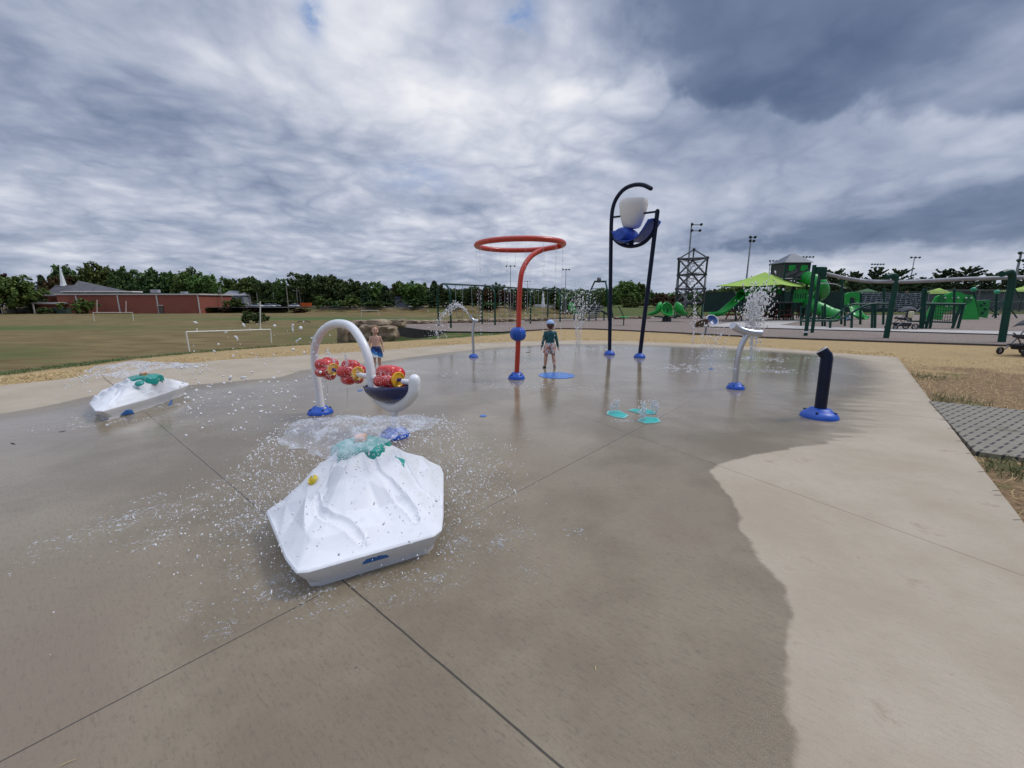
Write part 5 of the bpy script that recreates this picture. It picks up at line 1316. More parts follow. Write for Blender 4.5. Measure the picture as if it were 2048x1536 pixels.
# ---- strollers
def stroller(c, fr, label, sc=1.0):
    """x axis is forward (direction of travel)"""
    root = thing('stroller', (0, 0, 0), label, 'stroller')
    fx = mat('stroller_fabric', (.035, .038, .045), .85, var=.3); hood_m = mat('hood_fabric', (.075, .08, .09), .85, var=.25); al = mat('stroller_alu', (.30, .30, .31), .4, metal=.5)
    for s_ in (-1, 1):
        tub('frame_rail', [Vector((-.50, s_ * .24, 1.0)), Vector((-.08, s_ * .25, .48)), Vector((.36, s_ * .2, .16))], .018, al, root); tub('frame_leg', [Vector((-.40, s_ * .27, .16)), Vector((-.02, s_ * .25, .55)), Vector((.12, s_ * .25, .62))], .018, al, root)
        for x, r_ in ((-.42, .15), (.40, .11)):
            w_ = MB().lathe([(r_ * .72, -.025), (r_ * .95, -.025), (r_, 0), (r_ * .95, .025), (r_ * .72, .025)], (x, s_ * .27, r_), 24, axis=(0, 1, 0), cap=False).build('wheel', M_black, root, smooth=True, auto=60)
            h = MB().lathe([(.01, -.02), (.045, -.02), (.045, .02), (.01, .02)], (x, s_ * .27, r_), 12, axis=(0, 1, 0))
            for i in range(5): a = i * 2 * PI / 5; h.beam((x, s_ * .27, r_), (x + math.cos(a) * r_ * .74, s_ * .27, r_ + math.sin(a) * r_ * .74), .018, .018)
            h.build('rim', al, w_)
    tub('handlebar', [Vector((-.50, -.24, 1.0)), Vector((-.56, -.2, 1.03)), Vector((-.56, .2, 1.03)), Vector((-.50, .24, 1.0))], .022, M_black, root)
    k = MB().slab([Vector((-.30, -.2, .42)), Vector((-.30, .2, .42)), Vector((.22, .2, .50)), Vector((.22, -.2, .50))], (0, 0, .08)); k.build('seat', fx, root, bevel=.02)
    MB().slab([Vector((-.26, -.2, .46)), Vector((-.26, .2, .46)), Vector((-.42, .2, .95)), Vector((-.42, -.2, .95))], (.07, 0, .03)).build('backrest', fx, root, bevel=.02)
    vs = []; NU, NV = 14, 10
    for j in range(NV + 1):
        for i in range(NU + 1):
            a = PI * .10 + PI * .78 * i / NU; b_ = (j / NV - .5) * PI * .9
            vs.append(Vector((-.18 + math.cos(PI - a) * .40, math.sin(b_) * .25, .72 + math.sin(a) * .36 * (.45 + .55 * math.cos(b_)))))
    k = MB(); k.add(vs, [(j * (NU + 1) + i, j * (NU + 1) + i + 1, (j + 1) * (NU + 1) + i + 1, (j + 1) * (NU + 1) + i) for j in range(NV) for i in range(NU)]); o = k.build('hood', hood_m, root, smooth=True); o.modifiers.new('t', 'SOLIDIFY').thickness = .015
    MB().box((-.05, 0, .24), (.5, .36, .16), taper=1.15).build('basket', fx, root, bevel=.02)
    MB().box((.30, 0, .30), (.16, .34, .04)).build('footrest', fx, root, bevel=.01)
    root.location = c; root.rotation_euler = (0, 0, fr); root.scale = (sc,) * 3; return root
stroller(G(1800, 659), R(172), 'grey hooded stroller parked on the concrete path behind the leaning green post', 1.12)
c = G(2046, 711); stroller(c + Vector((.25, .2, -.02)), R(188), 'dark stroller cut off at the right edge on the straw', 1.0)
bg_ = MB().box(P(1822, 629, G(1800, 659).y - .35), (.22, .2, .34), rz=.3).build('diaper_bag', mat('cream_cloth', (.55, .5, .33), .9), at=P(1822, 634, G(1800, 659).y - .35), bevel=.06); tag(bg_, 'cream bag hanging at the front of the grey stroller', 'bag')
# ---- court fence with windscreen
def fence(A_, B_, h, screen, label, m_s, post_step=3.0, rails=(0.05, .5, 1)):
    root = thing('court_fence', A_, label, 'fence', 'court fences'); d = B_ - A_; L = d.length; nP = max(2, int(L / post_step) + 1)
    for i in range(min(nP, 60)): q = A_ + d * i / (nP - 1); MB().tube([q, q + Vector((0, 0, h))], .04, 6).build('post', M_lgrey if not screen else M_dkgreen, root)
    for r_ in rails: MB().tube([A_ + Vector((0, 0, h * r_)), B_ + Vector((0, 0, h * r_))], .03, 5).build('rail', M_lgrey if not screen else M_dkgreen, root)
    n_ = Vector((-d.y, d.x, 0)).normalized() * .05
    MB().slab([A_ + Vector((0, 0, .1)) - n_, B_ + Vector((0, 0, .1)) - n_, B_ + Vector((0, 0, h * .97)) - n_, A_ + Vector((0, 0, h * .97)) - n_], n_ * .3).build('windscreen' if screen else 'wire_mesh', m_s, root)
m_scr = mat('windscreen_fabric', (.012, .035, .03), .85, var=.25, vscale=.6)
m_mesh, n, b = material('wire_mesh'); p = n.coord('Object'); x_, y_, z_ = n.sep(p); ww = (n.math('SINE', (x_ + z_) * 46) .abs()).min(n.math('SINE', (x_ - z_) * 46).abs())
tr = n.new('ShaderNodeBsdfTransparent'); mx = n.new('ShaderNodeMixShader'); n.put(mx.inputs[0], n.step(ww, .30, .12)); n.t.links.new(tr.outputs[0], mx.inputs[1]); n.t.links.new(b.outputs[0], mx.inputs[2]); n.t.links.new(mx.outputs[0], n.t.nodes['Material Output'].inputs[0]); b.inputs['Base Color'].default_value = (.11, .12, .12, 1)
yF = 54.0
Fp = lambda u, y=yF: Vector((P(u, 620, y).x, y, 0))
hF = P(1500, 583.5, yF).z
fence(Fp(1404), Fp(1850), hF, True, 'tall court fence covered in dark green windscreen behind the playground', m_scr)
fence(Fp(1852), Fp(2250), hF + .2, False, 'tall open wire court fence continuing to the right edge', m_mesh)
fence(Fp(1840, 70), Fp(2250, 70), 2.6, True, 'second dark screened fence seen through the open wire', mat('grey_windscreen', (.07, .08, .09), .9, var=.2), rails=(.5, 1))
for u, v, wd, m_, lab in [(1878, 576, 4.2, M_lime, 'low lime canopy rising behind the court fence'), (2050, 572, 4.6, M_lime, 'lime canopy partly cut off at the right edge behind fence'), (1735, 577, 4.5, mat('dark_green_fabric', (.03, .10, .03), .8), 'dull green canopy behind the screened fence'), (1814, 582, 1.7, mat('tan_fabric', (.35, .15, .09), .8), 'small tan umbrella behind the court fence')]:
    yk = 60.0; pk2 = P(u, v, yk); canopy(pk2, [pk2 + Vector((dx_ * wd, dy_ * wd * .7, -.75)) for dx_, dy_ in ((-1, -.2), (-.1, -1), (1, .2), (.1, 1))], 0, lab, m_)
# ---- light masts
def mast(u, vb_top, y, heads, label, r=.14, side=0):
    top = P(u, vb_top, y); b0 = Vector((top.x, y, min(0, tz(top.x, y)))); root = thing('light_mast', b0, label, 'light mast', 'sports light masts')
    MB().tube([b0, top], [r, r * .55], 8).build('pole', M_lgrey, root, smooth=True)
    for (dx_, dz_, wd_) in heads:
        c = top + Vector((dx_, 0, dz_)); a_ = MB().box(c, (wd_, .12, .12)).build('cross_arm', M_lgrey, root)
        for s_ in np.linspace(-.45, .45, max(2, int(wd_ / .9) + 1)): MB().lathe([(.01, -.16), (.13, -.14), (.25, .12), (.22, .16), (.01, .14)], c + Vector((s_ * wd_, -.15, .05)), 10, axis=(.1 + side, -.8, -.5)).build('floodlight', M_dkpanel, a_, smooth=True, auto=40)
    return root
mast(1383.5, 445, 72, [(.75, -.35, 1.7), (.7, -1.3, 1.5)], 'tallest light mast, rising behind the lattice tower', .2)
mast(1502, 476, 72, [(.15, .1, .9), (.1, -.5, .7)], 'leaning looking light mast left of the canopy peak with a dense lamp cluster', .17)
mast(1541, 522, 115, [(.6, -.0, 2.0), (.5, -1.0, 1.6)], 'light mast just right of the canopy peak')
mast(1612, 515, 110, [(0, .1, 3.8)], 'light mast with three lamps right of the tower roof')
mast(1754, 531, 120, [(0, .3, 3.6), (0, -.6, 3.4)], 'light mast with two rows of lamps above the pines', .12)
mast(1829, 517, 100, [(0, .2, 2.2)], 'slim light mast right of the pines gap')
mast(2042, 508, 60, [(0, .1, .9), (0, -.9, .8)], 'light mast at the right edge of the picture', .22)
mast(1021, 533, 120, [(0, .1, 2.6)], 'light mast left of the red pole', .12); mast(1132, 540, 120, [(0, .1, 1.9)], 'light mast between the red ring and the navy posts', .13); mast(1055, 563, 170, [(0, .1, 2.4)], 'small distant light mast just right of the red pole', .13)
# ------------------------------------------------------------------ boulders
M_stone, n, b = material('sandstone'); p = n.pos(); f_ = n.noise(p, 2.2, 8, .65); f2 = n.noise(p, .8, 3); M_ = n.ramp(f_ + (f2 - .5) * .5, [(.3, (.10, .07, .045)), (.5, (.27, .20, .13)), (.7, (.42, .34, .24))])
n.put(b.inputs['Base Color'], M_); b.inputs['Roughness'].default_value = .95; n.put(b.inputs['Normal'], n.bump(f_, .7, .08))
def boulder(c, size, rz, seed, label, group='boulders edging the playground'):
    k = MB(); vs = []; NU, NV = 28, 16; Mr = Matrix.Rotation(rz, 3, 'Z')
    for j in range(NV + 1):
        th = PI * j / NV
        for i in range(NU):
            a = 2 * PI * i / NU; d = Vector((math.sin(th) * math.cos(a), math.sin(th) * math.sin(a), math.cos(th)))
            mxx = max(abs(d.x), abs(d.y), abs(d.z)); q = d.lerp(d / mxx, .72)
            nn_ = noise.noise(q * 1.3 + Vector((seed * 3.1, 0, 0))) * .22 + noise.noise(q * 3.5 + Vector((0, seed, 0))) * .08
            q = q * (1 + nn_); q = Vector((q.x * size[0] / 2, q.y * size[1] / 2, q.z * size[2] / 2)); vs.append(Vector(c) + Mr @ q)
    k.add(vs, [(j * NU + i, (j + 1) * NU + i, (j + 1) * NU + (i + 1) % NU, j * NU + (i + 1) % NU) for j in range(NV) for i in range(NU)])
    o = k.build('boulder', M_stone, at=c, smooth=True, auto=38); return tag(o, label, 'boulder', group)
def bpx(u0, v0, u1, v1, y, seed, label, dp=.8):
    a_, c = P(u0, v0, y), P(u1, v1, y); boulder(((a_.x + c.x) / 2, y + dp * .3, (a_.z + c.z) / 2 - .04), (abs(c.x - a_.x) * 1.06, dp, abs(a_.z - c.z) * 1.15 + .08), rnd.uniform(-.1, .1), seed, label)
yb = 17.6
bpx(673, 655, 695, 686, yb, 1, 'dark upright block at left end of the boulder pile'); bpx(692, 660, 722, 682, yb + .3, 2, 'lower boulder second from the left end of the pile'); bpx(718, 652, 745, 678, yb + .2, 3, 'dark lower boulder left of shirtless boy')
bpx(742, 655, 790, 678, yb - .1, 4, 'large pale lower boulder right behind shirtless boy', 1.0); bpx(700, 642, 733, 656, yb + 1.3, 5, 'flat top boulder left of shirtless boy at the arch'); bpx(728, 641, 775, 657, yb + 1.2, 6, 'wide top boulder above the head of shirtless boy'); bpx(772, 640, 808, 651, yb + 2.6, 7, 'top boulder at the corner of the wood chips')
bx_ = [(808, 833, 641, 647), (832, 856, 641.5, 647), (857, 872, 641, 646), (873, 893, 641, 646), (893, 916, 640, 645), (917, 938, 639, 645), (938, 955, 639, 644.5), (957, 974, 638, 644), (975, 996, 638, 643.5), (997, 1016, 637.5, 643), (1017, 1034, 637, 642.5), (1050, 1066, 636.5, 641.5), (1068, 1086, 636.5, 641.5), (1086, 1100, 636, 641), (1230, 1252, 634, 637.5), (1254, 1276, 633, 637), (1278, 1300, 632.5, 636.5), (1150, 1172, 635.5, 639.5)]
words = ['first', 'second', 'third', 'fourth', 'fifth', 'sixth', 'seventh', 'eighth', 'ninth', 'tenth', 'eleventh', 'twelfth', 'thirteenth', 'fourteenth', 'fifteenth', 'sixteenth', 'seventeenth', 'eighteenth']
order = sorted(bx_)
for k_, q in enumerate(bx_):
    um = (q[0] + q[1]) / 2; y = G(um, q[3] + 1.5).y + .5
    bpx(q[0], q[2], q[1], q[3], y, 20 + k_, 'low boulder %s from the left in the row behind the wood chips' % words[order.index(q)], .8)
# ------------------------------------------------------------------ goals
M_goal = mat('goal_white', (.78, .76, .68), .5, var=.06)
def on_field(u, v): return G(u, v, FZ)
def goal(pl, pr, tl, tr_, label, ups=()):
    a_, c = on_field(*pl), on_field(*pr); root = thing('goal_frame', a_, label, 'goal', 'white goals on the field')
    A2, C2 = P(*tl, a_.y), P(*tr_, c.y); rr = .065
    MB().tube([a_, A2], rr, 8).build('post', M_goal, root, smooth=True); MB().tube([c, C2], rr, 8).build('post', M_goal, root, smooth=True); MB().tube([A2, C2], rr, 8).build('crossbar', M_goal, root, smooth=True)
    for u, v0, v1 in ups:
        t = (u - tl[0]) / (tr_[0] - tl[0]); q = A2.lerp(C2, t); q = Vector((q.x, q.y, q.z)); tp = P(u, v1, q.y); b2 = P(u, v0, q.y); MB().tube([Vector((b2.x, q.y, q.z)), Vector((tp.x, q.y, tp.z))], rr, 8).build('upright', M_goal, root, smooth=True)
goal((379, 703), (543, 686), (372, 664), (541, 659), 'nearest white goal frame with one tall upright and one broken stub', [(394, 663, 657), (520.5, 658, 603)])
goal((189, 643), (267, 642), (186, 625), (265, 625), 'white goal frame with two uprights in front of the brick church', [(194, 625, 600), (252, 625, 602)])
goal((723, 634), (758, 633), (722, 621), (757, 620.5), 'small far white goal frame near the dark trees')
# ------------------------------------------------------------------ church
ych = 172.0; z0 = tz(-150, ych)
M_brick, n, b = material('red_brick'); p = n.pos(); br_ = n.new('ShaderNodeTexBrick'); x_, y_, z_ = n.sep(p)
n.put(br_.inputs['Vector'], n.comb(x_ + y_, z_, 0)); br_.inputs['Scale'].default_value = 1.6; br_.inputs['Color1'].default_value = (.27, .075, .048, 1); br_.inputs['Color2'].default_value = (.36, .105, .068, 1); br_.inputs['Mortar'].default_value = (.2, .12, .09, 1); br_.inputs['Mortar Size'].default_value = .012
n.put(b.inputs['Base Color'], n.mix(n.step(n.noise(p, .12, 4), .4, .7) * .35, E_(n, br_.outputs[0]), (.20, .065, .045))); b.inputs['Roughness'].default_value = .9
M_trim = mat('white_trim', (.62, .58, .55), .7); M_shingle = mat('grey_shingle', (.10, .10, .108), .9, var=.2, vscale=.4); M_steeple = mat('white_steeple', (.8, .82, .82), .5, var=.05)
root = thing('church', (P(250, 620, ych).x, ych, z0), 'long low red brick church with grey hipped roof and white steeple', 'church')
pc = lambda u, v, dy=0: P(u, v, ych + dy)
def wallbox(name, u0, u1, vt, dy, depth, m, parent, zb=None):
    a_, c = pc(u0, vt, dy), pc(u1, vt, dy); zt = (a_.z + c.z) / 2; zb = z0 - .5 if zb is None else zb
    return MB().box(((a_.x + c.x) / 2, ych + dy + depth / 2, (zt + zb) / 2), (c.x - a_.x, depth, zt - zb)).build(name, m, parent)
w1 = wallbox('wall', 112, 397, 589, 0, 20, M_brick, root)
a_, c = pc(111, 589), pc(398, 589); zt = a_.z
MB().box(((a_.x + c.x) / 2, ych + 10, zt + .1), (c.x - a_.x + .8, 20.8, .55)).build('roof_edge', M_trim, root)
a2, c2_ = pc(110, 582), pc(255, 582); MB().box(((a2.x + c2_.x) / 2 , ych + 4.5, pc(0, 583).z), (c2_.x - a2.x, 5, .45)).build('roof_edge', M_trim, root)
for u in (153, 236, 314): q = pc(u, 600, -.12); MB().box((q.x, ych - .12, (zt + z0) / 2), (.5, .2, zt - z0)).build('pilaster', M_trim, root)
q = pc(396.5, 600, -.12); MB().box((q.x, ych - .12, (zt + z0) / 2), (.4, .2, zt - z0)).build('downpipe', M_trim, root)
q = pc(321, 616, -.2); dr = MB().box((q.x, ych - .15, z0 + 1.6), (1.9, .2, 3.0)).build('door', mat('dark_door', (.12, .09, .08), .6), root); MB().box((q.x, ych - .2, z0 + 3.2), (2.6, .4, .25)).build('lintel', M_trim, dr)
# hipped roofs
r1 = [pc(92, 591, 2), pc(145, 582, 2), pc(150, 582, 16), pc(100, 591, 16)]
k = MB(); k.add([pc(86, 592, 1), pc(142, 592, 1), pc(142, 592, 14), pc(92, 592, 14), pc(111, 570, 7), pc(150, 570, 7)], [(0, 1, 5, 4), (1, 2, 5), (2, 3, 4, 5), (3, 0, 4), (0, 3, 2, 1)]); k.build('roof', M_shingle, root)
k = MB(); k.add([pc(138, 583, 2), pc(258, 583, 2), pc(255, 583, 22), pc(142, 583, 22), pc(156, 561, 10), pc(170, 564, 12)], [(0, 1, 5, 4), (1, 2, 5), (2, 3, 4, 5), (3, 0, 4), (0, 3, 2, 1)]); k.build('roof', M_shingle, root)
wallbox('wall', 94, 114, 592, 4, 10, M_brick, root)
q = pc(128, 569, 7); zt2 = pc(121, 530, 7); st_b = pc(127, 570, 7)
k = MB().prism([(st_b.x + math.cos(a) * 1.15, st_b.y + math.sin(a) * 1.15) for a in np.linspace(0, 2 * PI, 8, endpoint=False)], st_b.z - .5, st_b.z + 1.0, [(st_b.x + math.cos(a) * .8, st_b.y + math.sin(a) * .8) for a in np.linspace(0, 2 * PI, 8, endpoint=False)]); k.tube([Vector((st_b.x, st_b.y, st_b.z + .9)), Vector((st_b.x, st_b.y, zt2.z))], [.85, .04], 8); k.build('steeple', M_steeple, root)
for u, v, s_ in [(196, 583, 1.6), (205, 583, 1.5), (311, 583, 3.2), (366, 587, 1.0), (372, 587, 1.0)]: q = pc(u, v, 5); MB().box((q.x, q.y, q.z + .1), (s_, 1.5, 1.3)).build('roof_unit', M_lgrey, root, bevel=.1)
# low brick wing and carport
a_, c = pc(66, 606, -2), pc(118, 606, -2); root2 = thing('brick_annex', ((a_.x + c.x) / 2, ych - 2, z0), 'low brick annex with long flat carport roof left of the church', 'building')
MB().box(((a_.x + c.x) / 2, ych + 2, (a_.z + z0) / 2 - .2), (c.x - a_.x, 8, a_.z - z0)).build('wall', M_brick, root2)
a3, c3_ = pc(-60, 607, -3), pc(120, 607, -3); MB().box(((a3.x + c3_.x) / 2, ych + .8, a3.z + .15), (c3_.x - a3.x, 9, .75)).build('flat_roof', M_trim, root2)
for u in (66, 2, -40): q = pc(u, 610, -4.4); MB().box((q.x, q.y, (a3.z + z0) / 2), (.35, .35, a3.z - z0)).build('column', M_trim, root2)
MB().box((pc(20, 610).x, ych + 7, (a3.z + z0) / 2 - 1), (22, .3, (a3.z - z0) * .5)).build('low_wall', mat('grey_block', (.12, .12, .12), .9), root2)
q = pc(122, 620, -4); o = MB().box((q.x, q.y, z0 + 1.2), (4.2, 2, 2.6)).box((q.x + 2.6, q.y, z0 + 1.2), (1.0, 2.1, 2.4)).build('dumpster', mat('dumpster_green', (.035, .06, .05), .7), at=(q.x, q.y, z0), bevel=.05); tag(o, 'dark green dumpster against the brick annex', 'dumpster')
# ------------------------------------------------------------------ houses
def house(u0, u1, vt, vr, y, wm, label, rm=None, vb=616, axis='x'):
    a_, c = P(u0, vt, y), P(u1, vt, y); zb = tz(a_.x, y) - .3; root = thing('house', ((a_.x + c.x) / 2, y, zb), label, 'house', 'houses beyond the field'); D = 9
    MB().box(((a_.x + c.x) / 2, y + D / 2, (a_.z + zb) / 2), (c.x - a_.x, D, a_.z - zb)).build('wall', wm, root)
    zr = P(0, vr, y).z; o_ = .5; x0, x1 = a_.x - o_, c.x + o_
    k = MB()
    if axis == 'x': k.add([(x0, y - o_, a_.z), (x1, y - o_, a_.z), (x1, y + D + o_, a_.z), (x0, y + D + o_, a_.z), (x0 + 1, y + D / 2, zr), (x1 - 1, y + D / 2, zr)], [(0, 1, 5, 4), (1, 2, 5), (2, 3, 4, 5), (3, 0, 4), (0, 3, 2, 1)])
    else: xm = (x0 + x1) / 2; k.add([(x0, y - o_, a_.z), (x1, y - o_, a_.z), (x1, y + D + o_, a_.z), (x0, y + D + o_, a_.z), (xm, y - o_, zr), (xm, y + D + o_, zr)], [(0, 1, 4), (1, 2, 5, 4), (2, 3, 5), (3, 0, 4, 5), (0, 3, 2, 1)])
    k.build('roof', rm or M_shingle, root)
    wn = max(1, int((c.x - a_.x) / 3.2))
    for i in range(wn):
        x = a_.x + (c.x - a_.x) * (i + .5) / wn; w_ = MB().box((x, y - .02, a_.z - 1.5), (1.1, .12, 1.4)).build('window', mat('house_window', (.02, .025, .03), .2), root); MB().box((x, y - .05, a_.z - .72), (1.4, .16, .16)).box((x, y - .05, a_.z - 2.28), (1.4, .16, .16)).build('frame', M_trim, w_)
M_sid = mat('white_siding', (.6, .62, .62), .7); M_cream = mat('cream_siding', (.42, .39, .28), .8); M_gsid = mat('grey_siding', (.25, .27, .3), .8)
house(397, 412, 598, 590, 212, M_sid, 'white house with porch gable beside the right end of the church', axis='y'); house(424, 440, 601, 589, 208, M_cream, 'cream gabled house left of the first utility pole', axis='y')
house(446, 486, 591, 581, 215, M_gsid, 'pale grey house with hipped roof behind the bushes', M_lgrey); house(370, 424, 596, 584, 222, M_gsid, 'dark roofed house behind the church corner', mat('black_shingle', (.02, .022, .026), .9))
house(790, 812, 596, 588, 196, M_gsid, 'grey blue house glimpsed among the dark trees left of the swings', mat('blue_grey_shingle', (.07, .09, .11), .9)); house(884, 905, 600, 589, 196, M_gsid, 'grey house glimpsed behind the first swing frame', mat('blue_grey_shingle', (.07, .09, .11), .9)); house(46, 64, 590, 572, 240, mat('tan_siding', (.25, .19, .13), .8), 'narrow tan house between the leftmost trees')
# distant white spire right of the red pole
q = P(1086, 613, 190); root = thing('distant_church', (q.x, 190, tz(q.x, 190)), 'small far church with thin white spire seen through the swings', 'church')
MB().box((q.x + 1, 194, q.z - 1.2), (9, 8, 4)).build('wall', M_trim, root); tpz = P(1086, 582, 190).z; MB().tube([Vector((q.x, 190, q.z - 2)), Vector((q.x, 190, q.z + 1)), Vector((q.x, 190, tpz))], [.9, .75, .05], 8).build('spire', M_steeple, root)
# ------------------------------------------------------------------ cars, truck, poles
def car_mesh(body_m, root, suv=False):
    L, W = 4.6, 1.8
    prof = [(-2.3, .35), (-2.3, .75), (-2.1, .92), (-1.5, .98), (1.0, .98), (1.9, .86), (2.25, .68), (2.3, .38)]
    k = MB().slab([Vector((x, -W / 2, z)) for x, z in prof], (0, W, 0)); k.build('body', body_m, root, bevel=.06)
    cab = [(-2.0 if suv else -1.55, .96), (-1.75 if suv else -1.0, 1.50), (.25, 1.52), (1.05, .96)]
    k = MB().slab([Vector((x, -W / 2 + .12, z)) for x, z in cab], (0, W - .24, 0)); cb_ = k.build('cabin', mat('car_glass', (.015, .02, .025), .1), root, bevel=.05)
    cr = [(-1.72 if suv else -1.0, 1.49), (-1.66 if suv else -.9, 1.56), (.2, 1.57), (.28, 1.50)]
    MB().slab([Vector((x, -W / 2 + .10, z)) for x, z in cr], (0, W - .2, 0)).build('roof', body_m, root)
    for x in (-1.4, 1.4):
        for s_ in (-1, 1):
            w_ = MB().lathe([(.01, -.1), (.30, -.1), (.33, 0), (.30, .1), (.01, .1)], (x, s_ * (W / 2 - .08), .33), 16, axis=(0, 1, 0)).build('wheel', M_black, root, smooth=True, auto=40)
            MB().lathe([(.01, -.115), (.19, -.115), (.19, .115), (.01, .115)], (x, s_ * (W / 2 - .08), .33), 12, axis=(0, 1, 0)).build('rim', M_lgrey, w_)
def car(u, y, col, label, suv=False, rz=0):
    q = P(u, 618, y); zb = max(tz(q.x, y), -1.2); root = thing('parked_car', (0, 0, 0), label, 'car', 'cars along the road'); car_mesh(mat('car_paint_' + col[0], col[1], .25, coat=.8), root, suv); root.location = (q.x, y, zb); root.rotation_euler = (0, 0, rz)
Wc = ('white', (.75, .76, .78)); Sc = ('silver', (.42, .44, .46)); Dc = ('dark', (.03, .035, .045)); Bc = ('blue', (.06, .09, .2))
car(496, 189, Sc, 'silver car on the road behind the shrubs, farthest left of the row'); car(516, 189, Wc, 'white car directly left of the tall goal upright'); car(540, 187.5, Wc, 'white pickup sized car right of the goal upright', True); car(551, 190.5, Sc, 'silver car half hidden behind the white one right of the goal upright'); car(588, 188, Wc, 'white sedan right of the leaning pole', rz=PI); car(603, 193, Dc, 'dark van beside the orange hopper', True)
car(75, 200, Bc, 'blue car in the lot left of the steeple'); car(72, 214, Wc, 'white van high in the lot left of the steeple', True); car(98, 190, Wc, 'white car peeking over the annex roof'); car(15, 181, Wc, 'leftmost white car under the carport'); car(34, 181, Wc, 'white car under the carport middle', True); car(50, 181, Sc, 'silver car at the right end of the carport')
q = P(445, 618, 190); root = thing('dump_truck', (0, 0, 0), 'white cab truck with rust brown load at the road', 'truck'); zb = max(tz(q.x, 190), -1.2)
MB().box((1.8, 0, 1.5), (1.9, 2.2, 1.9)).build('cab', mat('car_paint_white', Wc[1], .25), root, bevel=.15); MB().box((1.95, -1.0, 1.95), (.9, .3, .7)).build('window', mat('car_glass', (.015, .02, .025), .1), root)
MB().prism([(-3.6, -1.2), (.6, -1.2), (.6, 1.2), (-3.6, 1.2)], 1.0, 2.3, [(-3.0, -.8), (.1, -.8), (.1, .8), (-3.0, .8)]).build('load', mat('rust_brown', (.28, .13, .06), .9), root); MB().box((-1.0, 0, .75), (5.4, 2.0, .35)).build('chassis', M_black, root)
for x in (-2.6, -1.4, 1.8):
    for s_ in (-1, 1): MB().lathe([(.01, -.15), (.5, -.15), (.5, .15), (.01, .15)], (x, s_ * 1.0, .5), 16, axis=(0, 1, 0)).build('wheel', M_black, root, smooth=True, auto=40)
root.location = (q.x, 190, zb)
q = P(613, 617, 186); o = MB().prism([(q.x - 1.7, 185), (q.x + 1.7, 185), (q.x + 1.7, 187), (q.x - 1.7, 187)], -1.0, .7, [(q.x - 2.1, 184.8), (q.x + 2.1, 184.8), (q.x + 2.1, 187.2), (q.x - 2.1, 187.2)]).build('orange_hopper', mat('safety_orange', (.65, .12, .02), .6), at=(q.x, 186, -1.2)); tag(o, 'orange hopper standing by the road', 'hopper')
M_pole = mat('weathered_pole', (.30, .27, .23), .9)
def upole(u, vt, vb, y, label, arm=0, lean=0, can=False):
    t_ = P(u, vt, y); b0 = P(u + lean, vb, y); zb = tz(b0.x, y); root = thing('utility_pole', (b0.x, y, zb), label, 'utility pole', 'utility poles along the road')
    MB().tube([Vector((b0.x, y, zb)), t_], [.2, .13], 8).build('pole', M_pole, root, smooth=True)
    if arm: MB().box(t_ + Vector((0, 0, -1.1)), (arm, .14, .14)).build('cross_arm', M_pole, root)
    if can: MB().lathe([(.01, 0), (.36, 0), (.36, 1.0), (.01, 1.05)], t_ + Vector((-.55, 0, -2.4)), 12).build('transformer', M_lgrey, root, smooth=True, auto=40)
upole(440, 573, 618, 183, 'pole with transformer can near the cream house', 0, 6, True); upole(500, 592, 617, 184, 'short pole between the shrubs and silver car', 0, 2, True); upole(572.5, 572, 622, 178, 'bare leaning white pole right of the parked cars', 0, 5)
upole(593, 577, 612, 196, 'pole with wide cross arm, left of the pair by the big trees', 3.2, 2.5); upole(599, 582, 611, 198, 'pole with cross arm, right of the pair by the big trees', 2.4, 3); upole(605, 594, 611, 205, 'short plain pole behind the pole pair', 0, .8); upole(513, 585, 607, 205, 'slim pole above the white car left of the goal upright', 0, 3); upole(547, 584, 612, 205, 'slim pole right of the goal upright', 0, 1)
# ------------------------------------------------------------------ trees
def leafm(name, c0, c1, hv=.5):
    m, n, b = material(name); p = n.pos(); oi = n.new('ShaderNodeObjectInfo'); r = E_(n, oi.outputs['Random'])
    f = n.noise(p, .55, 3, .6); f2 = n.noise(p, 3.1, 2); c = n.mix(n.step(f * .6 + f2 * .4, .36, .62), c0, c1)
    h = n.new('ShaderNodeHueSaturation'); n.put(h.inputs['Color'], c); n.put(h.inputs['Value'], r * hv + (1 - hv / 2)); n.put(h.inputs['Hue'], r * .05 + .475)
    n.put(b.inputs['Base Color'], E_(n, h.outputs[0])); b.inputs['Roughness'].default_value = .75; b.inputs['Specular IOR Level'].default_value = .25; return m
M_leaf = leafm('broad_leaves', (.05, .088, .022), (.155, .22, .05)); M_leafd = leafm('dark_leaves', (.03, .058, .02), (.105, .16, .044)); M_leafy = leafm('yellowing_leaves', (.06, .055, .012), (.18, .15, .03)); M_pine = leafm('pine_needles', (.030, .055, .028), (.095, .14, .055)); M_red = leafm('reddish_leaves', (.045, .028, .014), (.12, .075, .028))
M_bark = mat('bark', (.06, .045, .035), .9, var=.4)
